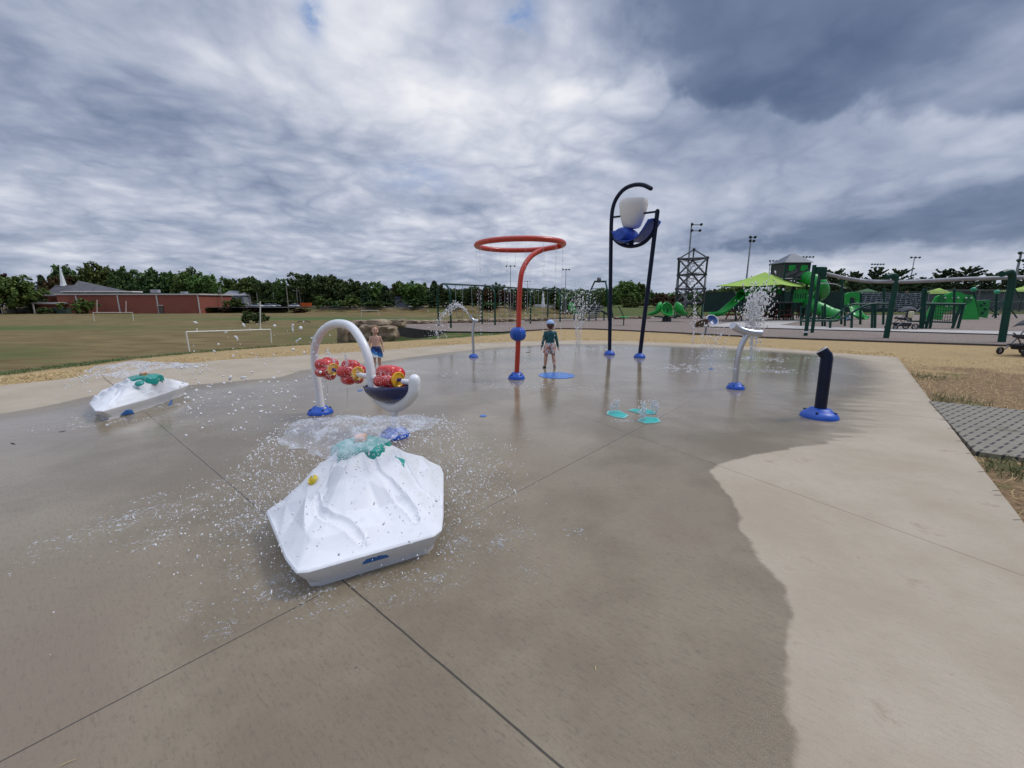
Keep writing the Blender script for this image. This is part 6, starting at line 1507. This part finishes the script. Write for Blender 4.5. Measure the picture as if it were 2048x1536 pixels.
def leaves(cl, per, size, rs, flat=.6, name='crown', m=M_leaf):
    """cl: clump centres (n,4) with radius"""
    cl = np.array(cl); n_ = len(cl) * per; c = np.repeat(cl, per, 0)
    d = rs.normal(size=(n_, 3)); d /= np.linalg.norm(d, axis=1)[:, None]; rr = rs.rand(n_) ** .45
    ctr = c[:, :3] + d * (c[:, 3] * rr)[:, None] * np.array([1, 1, .8])
    nrm = d + rs.normal(size=(n_, 3)) * .6 + np.array([0, 0, .5]); nrm /= np.linalg.norm(nrm, axis=1)[:, None]
    t = np.cross(nrm, rs.normal(size=(n_, 3))); t /= np.linalg.norm(t, axis=1)[:, None]; b_ = np.cross(nrm, t)
    s = size * (.5 + rs.rand(n_)); V = np.empty((n_, 4, 3))
    for i, (a_, e) in enumerate(((-.5, -.35), (.5, -.2), (.45, .4), (-.35, .3))): V[:, i] = ctr + t * (s * a_)[:, None] + b_ * (s * e)[:, None] + nrm * (s * (.12 if i % 2 else -.05))[:, None]
    me = bpy.data.meshes.new(name); me.from_pydata(V.reshape(-1, 3).tolist(), [], np.arange(n_ * 4).reshape(-1, 4).tolist()); me.materials.append(m); me.update(); return me
def broad(seed, sx=1.0, sz=1.0, n_=210, per=26, size=.052):
    """unit tree: height 1, crown width about sx"""
    rs = np.random.RandomState(seed); cl = []; lobes = [(rs.normal(0, .17) * sx, rs.normal(0, .17) * sx, .42 + rs.rand() * .34, .15 + rs.rand() * .13) for _ in range(10)] + [(0, 0, .7, .26), (-.24 * sx, 0, .38, .22), (.24 * sx, .05, .38, .22), (0, -.15, .30, .24), (0, .1, .45, .26)]
    for i in range(n_):
        l = lobes[rs.randint(len(lobes))]; d = rs.normal(size=3); d /= np.linalg.norm(d); q = np.array(l[:3]) + d * l[3] * np.array([sx, sx, .9]) * (.60 + .42 * rs.rand())
        q[2] = min(max(q[2], .10), .95); cl.append((*q, .045 + .05 * rs.rand()))
    return leaves(cl, per, size, rs, m=M_leaf)
def trunk_mesh(seed, h=.55, r=.022):
    rs = random.Random(seed); k = MB(); k.tube([(0, 0, -.03), (.005, 0, h * .3), (.01, .01, h * .7), (0, 0, h)], [r * 1.4, r, r * .8, r * .4], 7)
    for i in range(5):
        a = rs.uniform(0, 6.28); z = h * rs.uniform(.35, .75); L = rs.uniform(.14, .26); k.tube([(0, 0, z), (math.cos(a) * L * .5, math.sin(a) * L * .5, z + L * .5), (math.cos(a) * L, math.sin(a) * L, z + L * .8)], [r * .6, r * .4, r * .15], 5)
    me = bpy.data.meshes.new('trunk'); me.from_pydata(k.v, [], k.f); me.materials.append(M_bark); return me
def conifer(seed, wd=.32, wisp=False):
    rs = np.random.RandomState(seed); cl = []; rng = 26 if not wisp else 20
    for i in range(rng):
        z = .08 + .88 * i / rng; Rz = wd * (1 - (z - .05)) ** (.8 if not wisp else .42) * (.7 + .5 * rs.rand())
        for j in range(8 if not wisp else 5):
            a = rs.rand() * 6.28; L = Rz * (.6 + .4 * rs.rand())
            for t in ((.35, .65, .95) if not wisp else (.25, .4, .55, .7, .85, 1.0)): cl.append((math.cos(a) * L * t, math.sin(a) * L * t, z - .03 * t + (.10 * t * t if wisp else 0), (.03 + .014 * rs.rand()) * (1 if not wisp else .75 - .35 * t)))
    return leaves(cl, 10 if not wisp else 12, .04 if not wisp else .03, rs, m=M_pine)
CR = [broad(s, sx) for s, sx in ((1, 1.0), (2, 1.15), (3, .9), (4, 1.05), (5, 1.2))]; TR = [trunk_mesh(s) for s in (1, 2, 3)]
CN = [conifer(11), conifer(12, .38), conifer(13, .26)]; CW = [conifer(21, .42, True), conifer(22, .5, True), conifer(23, .36, True)]
BU = [broad(31, 1.5, 1, 90, 30, .08), broad(32, 1.3, 1, 90, 30, .08)]
ti = 0
def tree(u, vt, wpx, y, kind, label, m=None, group='trees beyond the field', zb=None):
    global ti; ti += 1; t_ = P(u, vt, y); z = tz(t_.x, y) - .1 if zb is None else zb; H = t_.z - z; W = wpx * y / F
    nm = {'b': 'broadleaf_tree', 'c': 'conifer_tree', 'w': 'pine_tree', 's': 'shrub'}[kind]
    root = thing(nm, (t_.x, y, z), label, {'b': 'tree', 'c': 'conifer', 'w': 'pine', 's': 'shrub'}[kind], group)
    me = {'b': CR, 'c': CN, 'w': CW, 's': BU}[kind]; me = me[ti % len(me)]; base_w = {'b': .98, 'c': .64, 'w': .85, 's': 1.25}[kind]
    c = bpy.data.objects.new('crown', me); COL.objects.link(c); c.parent = root; s_ = W / base_w; off = 0
    H2 = H / (.97 if kind != 's' else .95); c.scale = (s_, s_, H2)
    if kind == 's': c.scale = (s_, s_, H2 * 1.1); c.location = (0, 0, -H * .14)
    c.rotation_euler = (0, 0, rnd.uniform(0, 6.28))
    if m:
        c.data = me.copy() if False else me; c.material_slots[0].link = 'OBJECT'; c.material_slots[0].material = m
    tr_ = bpy.data.objects.new('trunk' if kind != 's' else 'stem', TR[ti % 3]); COL.objects.link(tr_); tr_.parent = root; tw = min(H2, 14) * (1.0 if kind != 's' else .6); tr_.scale = (tw, tw, H2 * (1.0 if kind in 'bs' else 1.5))
    return root
D = M_leafd
T = [ # u, top v, width px, depth, kind, material, label
 (12, 541, 78, 165, 'b', None, 'large green tree at the far left edge'), (42, 551, 34, 168, 'b', D, 'rounded tree at the right side of far left clump'), (-20, 538, 60, 175, 'b', M_red, 'tree partly outside the left edge'),
 (80, 548, 30, 235, 'c', None, 'blue green conifer just left of the steeple'), (118, 526, 56, 225, 'b', D, 'dark round tree behind the steeple'), (98, 546, 40, 218, 'b', M_red, 'autumn tinted tree left of the steeple'), (143, 545, 40, 215, 'b', M_red, 'rusty tinted tree right of the steeple'),
 (182, 524, 58, 220, 'b', None, 'tall tree above the church roof ridge'), (212, 530, 50, 225, 'b', None, 'tree right of the roof ridge'), (252, 530, 50, 215, 'b', D, 'dark tree above the middle of the church'), (290, 529, 62, 212, 'b', D, 'broad dark tree over the long brick wall'), (330, 534, 50, 215, 'b', D, 'dark tree left of the taller round crown'), (378, 534, 34, 240, 'b', D, 'round crown poking above its neighbours above the church end'), (402, 542, 58, 212, 'b', None, 'light green tree above the right end of the church'),
 (362, 541, 50, 214, 'b', None, 'tree above the rooftop vents'), (450, 549, 46, 225, 'b', None, 'tree above the transformer pole'), (486, 547, 50, 222, 'b', None, 'ragged tree above the grey hipped house'), (508, 553, 34, 224, 'b', D, 'tree just left of the sky notch'), (536, 558, 44, 216, 'b', D, 'low dark tree in the sky notch'), (562, 555, 40, 210, 'b', None, 'bright tree left of the tallest dark group'),
 (602, 538, 64, 205, 'b', D, 'tallest dark tree of the middle group'), (640, 541, 64, 206, 'b', D, 'second tall dark tree of the middle group'), (668, 550, 50, 203, 'b', D, 'dark tree sloping down right of the middle group'), (702, 556, 62, 198, 'b', D, 'round dark tree behind the arch'), (748, 561, 50, 198, 'b', None, 'tree right of the round dark one'), (730, 566, 40, 190, 'c', None, 'dark conifer behind the small far goal'), (770, 570, 40, 190, 'c', None, 'dark conifer above head of shirtless boy'),
 (800, 562, 44, 200, 'b', None, 'tree left of the lighter rounded crown'), (825, 560, 52, 196, 'b', None, 'lighter rounded tree left of the swings'), (868, 560, 38, 186, 'c', None, 'near dark conifer at the left swing frame'), (875, 562, 36, 190, 'b', D, 'dark tree at the left swing frame'), (905, 572, 46, 194, 'b', D, 'low dark tree behind the first swings'), (945, 572, 44, 196, 'b', D, 'low tree behind the second swing frame'), (992, 563, 36, 200, 'b', D, 'rounded tree rising above the swing beam'), (965, 574, 40, 192, 'b', M_red, 'reddish low tree behind the swings'), (1026, 572, 32, 205, 'b', D, 'dark tree touching the red pole on its left'), (1054, 571, 34, 200, 'b', D, 'dark tree touching the red pole on its right'), (1010, 580, 44, 190, 'b', M_red, 'brownish low tree left of the red pole'), (1108, 571, 30, 200, 'b', D, 'dark tree right of the distant spire'), (1078, 590, 26, 215, 'b', None, 'pale low tree behind the distant spire'), (1130, 582, 36, 195, 'b', D, 'low dark tree right of the swing beam end'), (1165, 583, 40, 160, 'b', D, 'low tree behind the tall jet'), (1200, 576, 50, 140, 'b', None, 'tree behind the tall climbing frame'), (1225, 573, 40, 130, 'b', None, 'tree left of the round one between the navy posts'),
 (1252, 559, 62, 105, 'b', M_leaf, 'large round tree between the navy posts'), (1278, 561, 44, 108, 'b', M_leaf, 'tree touching the right navy post'), (1322, 583, 46, 100, 'b', M_red, 'rounded brown green tree left of the lattice tower'), (1355, 590, 40, 102, 'b', M_red, 'low brown green tree behind the lattice tower'), (1388, 588, 46, 110, 'b', D, 'low dark tree behind the lattice tower foot'),
 (1425, 577, 34, 120, 'b', M_leafy, 'yellow green tree above the screened fence left'), (1458, 571, 48, 110, 'b', None, 'tree at the left corner of the lime canopy'), (1498, 572, 44, 110, 'b', None, 'tree hidden behind the lime canopy'), (1540, 574, 44, 112, 'b', D, 'tree behind the canopy and the play tower'), (1640, 560, 40, 100, 'b', D, 'dark tree right of the spiral slide')]
for u, vt, wpx, y, kd, m_, lab in T: tree(u, vt, wpx, y, kd, lab, m_)
for k_, (u, vt, wpx, y) in enumerate([(1668, 540, 66, 84), (1712, 545, 70, 80), (1755, 538, 76, 84), (1800, 540, 72, 82), (1850, 556, 70, 84), (1890, 540, 72, 80), (1935, 536, 80, 82), (1985, 548, 72, 80), (2030, 542, 70, 76), (2080, 530, 90, 74), (1825, 560, 60, 88), (1780, 560, 60, 88)]):
    tree(u, vt, wpx, y, 'w', 'wispy dark pine %s from the left in the row behind the court' % words[[1668, 1712, 1755, 1780, 1800, 1825, 1850, 1890, 1935, 1985, 2030, 2080].index(u)], None, 'pines behind the court')
for u, vt, wpx, y, m_, lab in [(162, 595, 46, 166, None, 'rounded bush in front of the church wall'), (90, 613, 32, 165, D, 'low dark bush in front of the annex'), (470, 593, 46, 181, None, 'big bush left of the goal upright'), (412, 609, 36, 178, None, 'scrubby bushes at the right corner of the church'), (640, 588, 34, 184, None, 'rounded bush at the foot of the tall dark trees'), (700, 588, 44, 184, M_leaf, 'olive bush behind the arch'), (495, 618, 40, 96, D, 'dark low shrub behind the nearest goal'), (520, 622, 28, 97, D, 'second dark low shrub by the goal upright'), (455, 612, 40, 178, M_red, 'brown brush along the road'), (505, 613, 40, 178, M_red, 'brown brush below the silver car'), (600, 615, 50, 178, M_red, 'low brush before the dark van'), (750, 600, 60, 184, D, 'dark bush under the conifers'), (830, 596, 60, 184, D, 'dark bush under the lighter tree'), (900, 600, 60, 186, D, 'dark bush behind the first swings'), (980, 602, 60, 184, D, 'dark bush behind the middle swings'), (1040, 604, 50, 184, D, 'dark bush behind the red pole'), (1120, 604, 50, 184, D, 'dark bush behind the right swings'), (670, 600, 50, 184, D, 'dark bush under the middle group'), (1185, 600, 46, 130, D, 'bush behind the tall jet'), (1262, 592, 60, 100, M_leaf, 'bush at the foot of the round tree'), (1330, 600, 60, 96, M_red, 'brown bush behind the carousel'),
    (225, 606, 70, 205, D, 'hedge behind the church'), (350, 600, 60, 205, D, 'hedge behind the church end'), (540, 596, 60, 200, D, 'dark undergrowth behind the parked cars'), (575, 594, 50, 200, D, 'dark undergrowth right of the parked cars')]:
    tree(u, vt, wpx, y, 's', lab, m_, 'shrubs beyond the field')
for u, v, lab in [(608, 645, 'small dark litter bits lying on the green part of the field')]:
    q = on_field(u, v); k = MB()
    k.tube([q + Vector((-1.6, 0, .05)), q + Vector((-1.0, .2, .35)), q + Vector((-.2, 0, .1)), q + Vector((.5, .1, .4)), q + Vector((1.6, 0, .05))], .09, 5); o = k.build('fallen_branch', M_black, at=q); tag(o, 'dark fallen branch on the green part of the field', 'branch')
# grey railings far behind
q0, q1 = P(640, 617, 181), P(850, 617, 181); root = thing('far_railing', (q0.x, 181, tz(q0.x, 181)), 'thin grey railing at the far end of the field under the conifers', 'railing'); zz = tz(q0.x, 181)
for h in (.5, 1.1): MB().tube([Vector((q0.x, 181, zz + h)), Vector((q1.x, 181, zz + h))], .06, 5).build('rail', M_lgrey, root)
for i in range(14): x = q0.x + (q1.x - q0.x) * i / 13; MB().tube([Vector((x, 181, zz)), Vector((x, 181, zz + 1.15))], .06, 5).build('post', M_lgrey, root)

# far woods that read as one mass behind the single trees
def woods(x0, x1, y, h0, h1, n_, label, seed, m):
    rs = np.random.RandomState(seed); cl = []
    for _ in range(n_):
        x = x0 + (x1 - x0) * rs.rand(); hh = h0 + (h1 - h0) * (.5 + .5 * math.sin(x * .05 + seed) * math.sin(x * .017)) * rs.rand() ** .35; cl.append((x, y + rs.rand() * 12, -1 + hh * rs.rand() ** .7, 1.6 + rs.rand() * 1.3))
    me = leaves(cl, 16, 1.5, rs, name='distant_woods', m=m); o = bpy.data.objects.new('distant_woods', me); COL.objects.link(o); tag(o, label, kind='stuff')
woods(-420, 60, 240, 5, 11, 3000, 'far woods closing the view behind the church and road', 1, M_leafd)
woods(20, 130, 165, 4, 8, 900, 'far woods behind the lattice tower and court', 2, M_leafd)
woods(60, 230, 110, 4, 7.5, 1300, 'dark woods behind the row of pines', 3, M_leafd)
# ------------------------------------------------------------------ people
M_skin = mat('skin', (.52, .29, .20), .55, var=.06, vscale=12, sub=.08); M_skin2 = mat('pale_skin', (.60, .36, .27), .55, var=.06, vscale=12, sub=.08)
def limb(k, pts, rs_, n=12):
    """tapered rounded limb with balls at joints"""
    sp = [Vector(p) for p in pts]; k.tube(sp, rs_, n)
    for p, r_ in zip(sp, rs_): k.ball(p, r_, n)
def loft(k, secs, n=20):
    """stack of elliptical sections (centre, rx, ry)"""
    base = len(k.v)
    for c, rx, ry in secs:
        for i in range(n):
            a = 2 * PI * i / n; k.v.append((c[0] + rx * math.cos(a), c[1] + ry * math.sin(a), c[2]))
    for j in range(len(secs) - 1):
        for i in range(n): k.f.append((base + j * n + i, base + j * n + (i + 1) % n, base + (j + 1) * n + (i + 1) % n, base + (j + 1) * n + i))
    k.f.append(tuple(base + i for i in range(n))[::-1]); k.f.append(tuple(base + (len(secs) - 1) * n + i for i in range(n)))
def fuse(k, name, m, parent, vox=.006, smooth=6):
    o = k.build(name, m, parent, smooth=True)
    r_ = o.modifiers.new('fuse', 'REMESH'); r_.mode = 'VOXEL'; r_.voxel_size = vox; r_.use_smooth_shade = True
    s_ = o.modifiers.new('soft', 'SMOOTH'); s_.factor = .5; s_.iterations = smooth; return o
def hand(k, w, fd, side, r_=.012):
    """w wrist, fd direction the fingers point; side = +1/-1 for thumb side in x"""
    w = Vector(w); fd = Vector(fd).normalized(); sx = Vector((0, 1, 0)).cross(fd); sx.normalize(); fw = Vector((0, -1, 0))
    palm = w + fd * .035
    loftk = [(w, .017), (w + fd * .02, .021), (palm + fd * .012, .022)]
    k.tube([q for q, _ in loftk], [r for _, r in loftk], 10, flat=.6); k.ball(palm, .021, 10, (1, .7, 1))
    L = [.034, .040, .037, .029]
    for i in range(4):
        o = fw * ((i - 1.5) * .0115) ; a = palm + fd * .018 + o; b_ = a + fd * L[i] * .5; c = b_ + (fd * .8 + sx * side * .5).normalized() * L[i] * .5
        limb(k, [a, b_, c], [.0062, .0058, .0048], 8)
    t0 = w + fd * .018 + fw * .018; limb(k, [t0, t0 + fw * .014 + fd * .016, t0 + fw * .018 + fd * .034], [.0075, .007, .0055], 8)
def kid(loc, face, H, label, shirt, stance, arms, head_turn, m_skin, dress):
    """built facing -Y, feet at z=0, unit metres for H=1.1"""
    s = H / 1.10; root = thing('person', (0, 0, 0), label, 'person'); body = MB()
    hipz, sh = .52, .80
    loft(body, [((0, 0, .47), .085, .065), ((0, 0, .53), .098, .072), ((0, 0, .60), .092, .066), ((0, .004, .68), .098, .066), ((0, .006, .75), .108, .066), ((0, .006, .80), .098, .056), ((0, .006, .83), .05, .045)])
    limb(body, [(0, .006, .81), (0, 0, .87)], [.042, .036])
    hc = Vector((0, -.008, .965)); body.ball(hc, .085, 20, (.88, 1.0, 1.12)); body.ball(hc + Vector((0, -.02, -.045)), .062, 16, (.9, .95, .85))
    nd = Vector((math.sin(head_turn), -math.cos(head_turn), 0)); sd_ = Vector((math.cos(head_turn), math.sin(head_turn), 0))
    body.ball(hc + nd * .088 + Vector((0, 0, -.025)), .013, 8); body.ball(hc + nd * .072 + Vector((0, 0, -.058)), .016, 8, (1.2, 1, .5))
    for e in (-1, 1): body.ball(hc + sd_ * e * .077 + Vector((0, 0, -.02)), .018, 8, (.6, 1, 1.3)); body.ball(hc + nd * .06 + sd_ * e * .04 + Vector((0, 0, -.045)), .026, 8)
    legs = []
    for e, (kx, ky, ax, ay) in zip((-1, 1), stance):
        hp = Vector((e * .048, 0, .50)); kn = Vector((kx, ky, .27)); an = Vector((ax, ay, .05)); legs.append((hp, kn, an))
        limb(body, [hp, hp.lerp(kn, .5), kn, kn.lerp(an, .35) + Vector((0, .008, 0)), an], [.062, .054, .040, .041, .026])
        fd = Vector((e * .25, -1, 0)).normalized(); limb(body, [an + Vector((0, .015, -.028)), an + fd * .05 + Vector((0, 0, -.032)), an + fd * .10 + Vector((0, 0, -.036))], [.022, .022, .014])
    ar = []
    for e, (ex, ey, ez, wx, wy, wz) in zip((-1, 1), arms):
        so_ = Vector((e * .100, .006, .785)); el_ = Vector((ex, ey, ez)); wr = Vector((wx, wy, wz)); ar.append((so_, el_, wr))
        limb(body, [so_, so_.lerp(el_, .5), el_, el_.lerp(wr, .4), wr], [.036, .031, .025, .025, .017]); hand(body, wr, (wr - el_), -e)
    bo = fuse(body, 'body', m_skin, root, .0052, 4)
    for e in (-1, 1): MB().ball(hc + nd * .081 + sd_ * e * .031 + Vector((0, 0, .004)), .0095, 10).build('eye', mat('dark_eye', (.02, .015, .012), .2), root, smooth=True)
    MB().tube([hc + nd * .086 + sd_ * x * .02 + Vector((0, 0, -.057 - .002 * (1 - abs(x)))) for x in (-1, -.5, 0, .5, 1)], .004, 6).build('mouth', mat('lip', (.35, .09, .08), .5), root, smooth=True)
    dress(root, body, hc, nd, sd_, legs, ar)
    root.location = loc; root.rotation_euler = (0, 0, face); root.scale = (s, s, s); return root
def shorts(root, legs, m, zl=.31, flare=1.25, nm='shorts'):
    k = MB(); loft(k, [((0, 0, .47), .108, .086), ((0, 0, .52), .110, .088), ((0, 0, .575), .100, .080)])
    for hp, kn, an in legs:
        t = (.50 - zl) / (.50 - .27); e = hp.lerp(kn, min(1, t)); k.tube([hp, hp.lerp(e, .5), e], [.078, .078 * flare * .92, .074 * flare], 16); k.ball(hp, .076, 14)
    return fuse(k, nm, m, root, .007, 3)
def pattern(name, base, cols, scale):
    m, n, b = material(name); p = n.coord('Object'); v = n.voro(n.vmath('ADD', p, n.vmath('SCALE', n.noise(p, 20, 3, col=True), .03)), scale, out='Color'); v1, v2, v3 = n.sep(v); c = base
    for (cc_, a, b_), ch in zip(cols, (v1, v2, v3)): c = n.mix(n.step(ch, a, b_), c, cc_)
    n.put(b.inputs['Base Color'], c); b.inputs['Roughness'].default_value = .8; return m
def dress_teal(root, body, hc, nd, sd_, legs, ar):
    ms = mat('wet_teal_cloth', (.010, .085, .095), .45, var=.3, vscale=14, bump=.4, bscale=30, bdist=.006)
    k = MB(); loft(k, [((0, 0, .555), .104, .080), ((0, 0, .60), .101, .076), ((0, .004, .68), .106, .075), ((0, .006, .75), .116, .075), ((0, .006, .80), .106, .064), ((0, .006, .84), .052, .05)])
    for so_, el_, wr in ar: limb(k, [so_, so_.lerp(el_, .5), el_, el_.lerp(wr, .45), el_.lerp(wr, .93)], [.045, .038, .032, .030, .024])
    fuse(k, 'shirt', ms, root, .006, 4)
    shorts(root, legs, pattern('printed_cloth', (.62, .60, .58), [((.55, .16, .10), .60, .66), ((.10, .09, .11), .80, .84), ((.70, .40, .32), .72, .78)], 26), .33, 1.1)
    loft(w := MB(), [((0, 0, .545), .103, .082), ((0, 0, .572), .103, .082)]); w.build('waistband', mat('pale_blue_cloth', (.35, .55, .62), .8), root, smooth=True)
    mh = mat('light_blue_cap', (.38, .52, .75), .8, var=.08); k = MB(); vs = []; NA, NL = 28, 9
    for j in range(NL + 1):
        t = PI / 2 * j / NL
        for i in range(NA): a = 2 * PI * i / NA; vs.append(hc + Vector((0, .004, .018)) + Vector((math.cos(a) * .090 * math.cos(t), math.sin(a) * .100 * math.cos(t), math.sin(t) * .092)))
    k.add(vs, [(j * NA + i, j * NA + (i + 1) % NA, (j + 1) * NA + (i + 1) % NA, (j + 1) * NA + i) for j in range(NL) for i in range(NA)]); o = k.build('cap', mh, root, smooth=True); o.modifiers.new('t', 'SOLIDIFY').thickness = .006
    k = MB(); vs = []
    for j in range(6):
        for i in range(11): a = (i / 10 - .5) * 1.9; L = .088 + .075 * j / 5 * math.cos(a * .75); vs.append(hc + nd * (math.cos(a) * L) + sd_ * (math.sin(a) * (.09 + .012 * j / 5)) + Vector((0, 0, .022 - .018 * j / 5 - .012 * (i / 5 - 1) ** 2)))
    k.add(vs, [(j * 11 + i, j * 11 + i + 1, (j + 1) * 11 + i + 1, (j + 1) * 11 + i) for j in range(5) for i in range(10)]); o2 = k.build('brim', mh, o, smooth=True); o2.modifiers.new('t', 'SOLIDIFY').thickness = .005
    k = MB(); k.ball(hc + Vector((0, .012, -.012)), .088, 18, (.92, 1.0, .85)); k.ball(hc + Vector((0, .045, -.06)), .045, 12, (1.2, .7, .8)); fuse(k, 'hair', mat('brown_hair', (.09, .045, .022), .7, var=.3, vscale=30), root, .006, 2)
    for hp, kn, an in legs:
        e = 1 if an.x > 0 else -1; fd = Vector((e * .25, -1, 0)).normalized(); k = MB(); limb(k, [an + Vector((0, .020, -.026)), an + fd * .05 + Vector((0, 0, -.028)), an + fd * .105 + Vector((0, 0, -.033))], [.027, .028, .018]); fuse(k, 'shoe', M_black, root, .006, 2)
def dress_trunks(root, body, hc, nd, sd_, legs, ar):
    m, n, b = material('blue_trunks_cloth'); p = n.coord('Object'); x_, y_, z_ = n.sep(p); f = z_ + x_ * .5 + (n.noise(p, 16, 4) - .5) * .10
    c = n.ramp(f * 1.0, [(.345, (.72, .78, .82)), (.375, (.03, .22, .52)), (.44, (.015, .09, .36)), (.505, (.008, .02, .10))]); v = n.voro(p, 30); c = n.mix(n.step(v, .2, .12) * n.step(z_, .38, .42), c, (.55, .68, .8))
    n.put(b.inputs['Base Color'], c); b.inputs['Roughness'].default_value = .7
    shorts(root, legs, m, .30, 1.3)
    k = MB(); rs_ = random.Random(2); k.ball(hc + Vector((0, .014, .018)), .090, 20, (.95, 1.02, 1.02)); 
    for i in range(26): a = rs_.uniform(0, 6.28); t = rs_.uniform(.2, 1.3); k.ball(hc + Vector((math.cos(a) * .072 * math.sin(t), math.sin(a) * .078 * math.sin(t) + .014, .018 + .085 * math.cos(t))), rs_.uniform(.014, .022), 8)
    k.ball(hc + Vector((0, .05, -.05)), .04, 12, (1.3, .8, .9)); o = fuse(k, 'hair', mat('sandy_hair', (.26, .15, .07), .7, var=.35, vscale=40), root, .006, 2); o.location = (0, .010, .008)
kid(G(1099, 736) + Vector((0, 0, .0)), PI + .05, 1.12, 'boy seen from behind in teal long sleeve shirt, patterned shorts and light blue cap', None,
    [(-.085, -.005, -.105, .02), (.085, -.005, .105, .02)], [(-.150, .01, .62, -.180, -.01, .475), (.150, .01, .62, .180, -.01, .475)], -.95, M_skin, dress_teal)
kid(G(755, 739), .38, 1.0, 'shirtless fair haired toddler in blue and white swim trunks facing the camera', None,
    [(-.060, -.03, -.070, .0), (.060, .01, .066, .05)], [(-.150, .02, .62, -.165, -.06, .49), (.150, .02, .62, .165, -.03, .49)], .1, M_skin2, dress_trunks)
# two distant people in the playground
def seated(loc, face, label, mtop, H=1.0):
    root = thing('person', (0, 0, 0), label, 'person'); k = MB()
    loft(k, [((0, 0, .42), .16, .13), ((0, -.02, .55), .15, .11), ((0, -.05, .78), .18, .11), ((0, -.06, .90), .14, .09), ((0, -.06, .96), .06, .05)]); limb(k, [(0, -.06, .94), (0, -.08, 1.02)], [.055, .05]); k.ball((0, -.10, 1.14), .10, 14, (.88, 1, 1.15))
    for e in (-1, 1):
        limb(k, [(e * .09, 0, .46), (e * .11, -.40, .48), (e * .12, -.42, .08)], [.085, .062, .042]); limb(k, [(e * .12, -.42, .05), (e * .12, -.56, .04)], [.04, .03]); limb(k, [(e * .18, -.05, .86), (e * .23, -.16, .66), (e * .12, -.40, .72)], [.052, .042, .03]); hand(k, (e * .12, -.40, .72), (-e * .2, -1, .1), -e)
    fuse(k, 'body', M_skin, root, .014, 3); k = MB(); loft(k, [((0, 0, .42), .18, .15), ((0, -.02, .55), .17, .13), ((0, -.05, .78), .20, .13), ((0, -.06, .90), .155, .105), ((0, -.06, .95), .08, .07)])
    for e in (-1, 1): limb(k, [(e * .18, -.05, .86), (e * .23, -.16, .66), (e * .15, -.34, .70)], [.065, .055, .042])
    fuse(k, 'shirt', mtop, root, .014, 2); k = MB()
    for e in (-1, 1): limb(k, [(e * .09, 0, .46), (e * .11, -.40, .48), (e * .12, -.42, .15)], [.10, .078, .06])
    fuse(k, 'trousers', mat('navy_cloth', (.02, .03, .06), .9), root, .014, 2); MB().ball((0, -.08, 1.17), .105, 14, (.92, 1, 1.0)).build('hair', mat('grey_blond_hair', (.30, .24, .18), .8), root, smooth=True)
    root.location = loc; root.rotation_euler = (0, 0, face); root.scale = (H,) * 3; return root
q = G(1564, 639); seated(Vector((q.x + .1, q.y + .95, .02)), .2, 'person in grey top seated at the picnic table under the play tower', mat('grey_blue_cloth', (.12, .14, .18), .9), 1.12)
q = G(1692, 641); seated(Vector((q.x, q.y, -.28)), 1.6, 'small child in pale blue crouching beside the small green slide', mat('pale_blue_shirt', (.30, .42, .60), .9), .72)
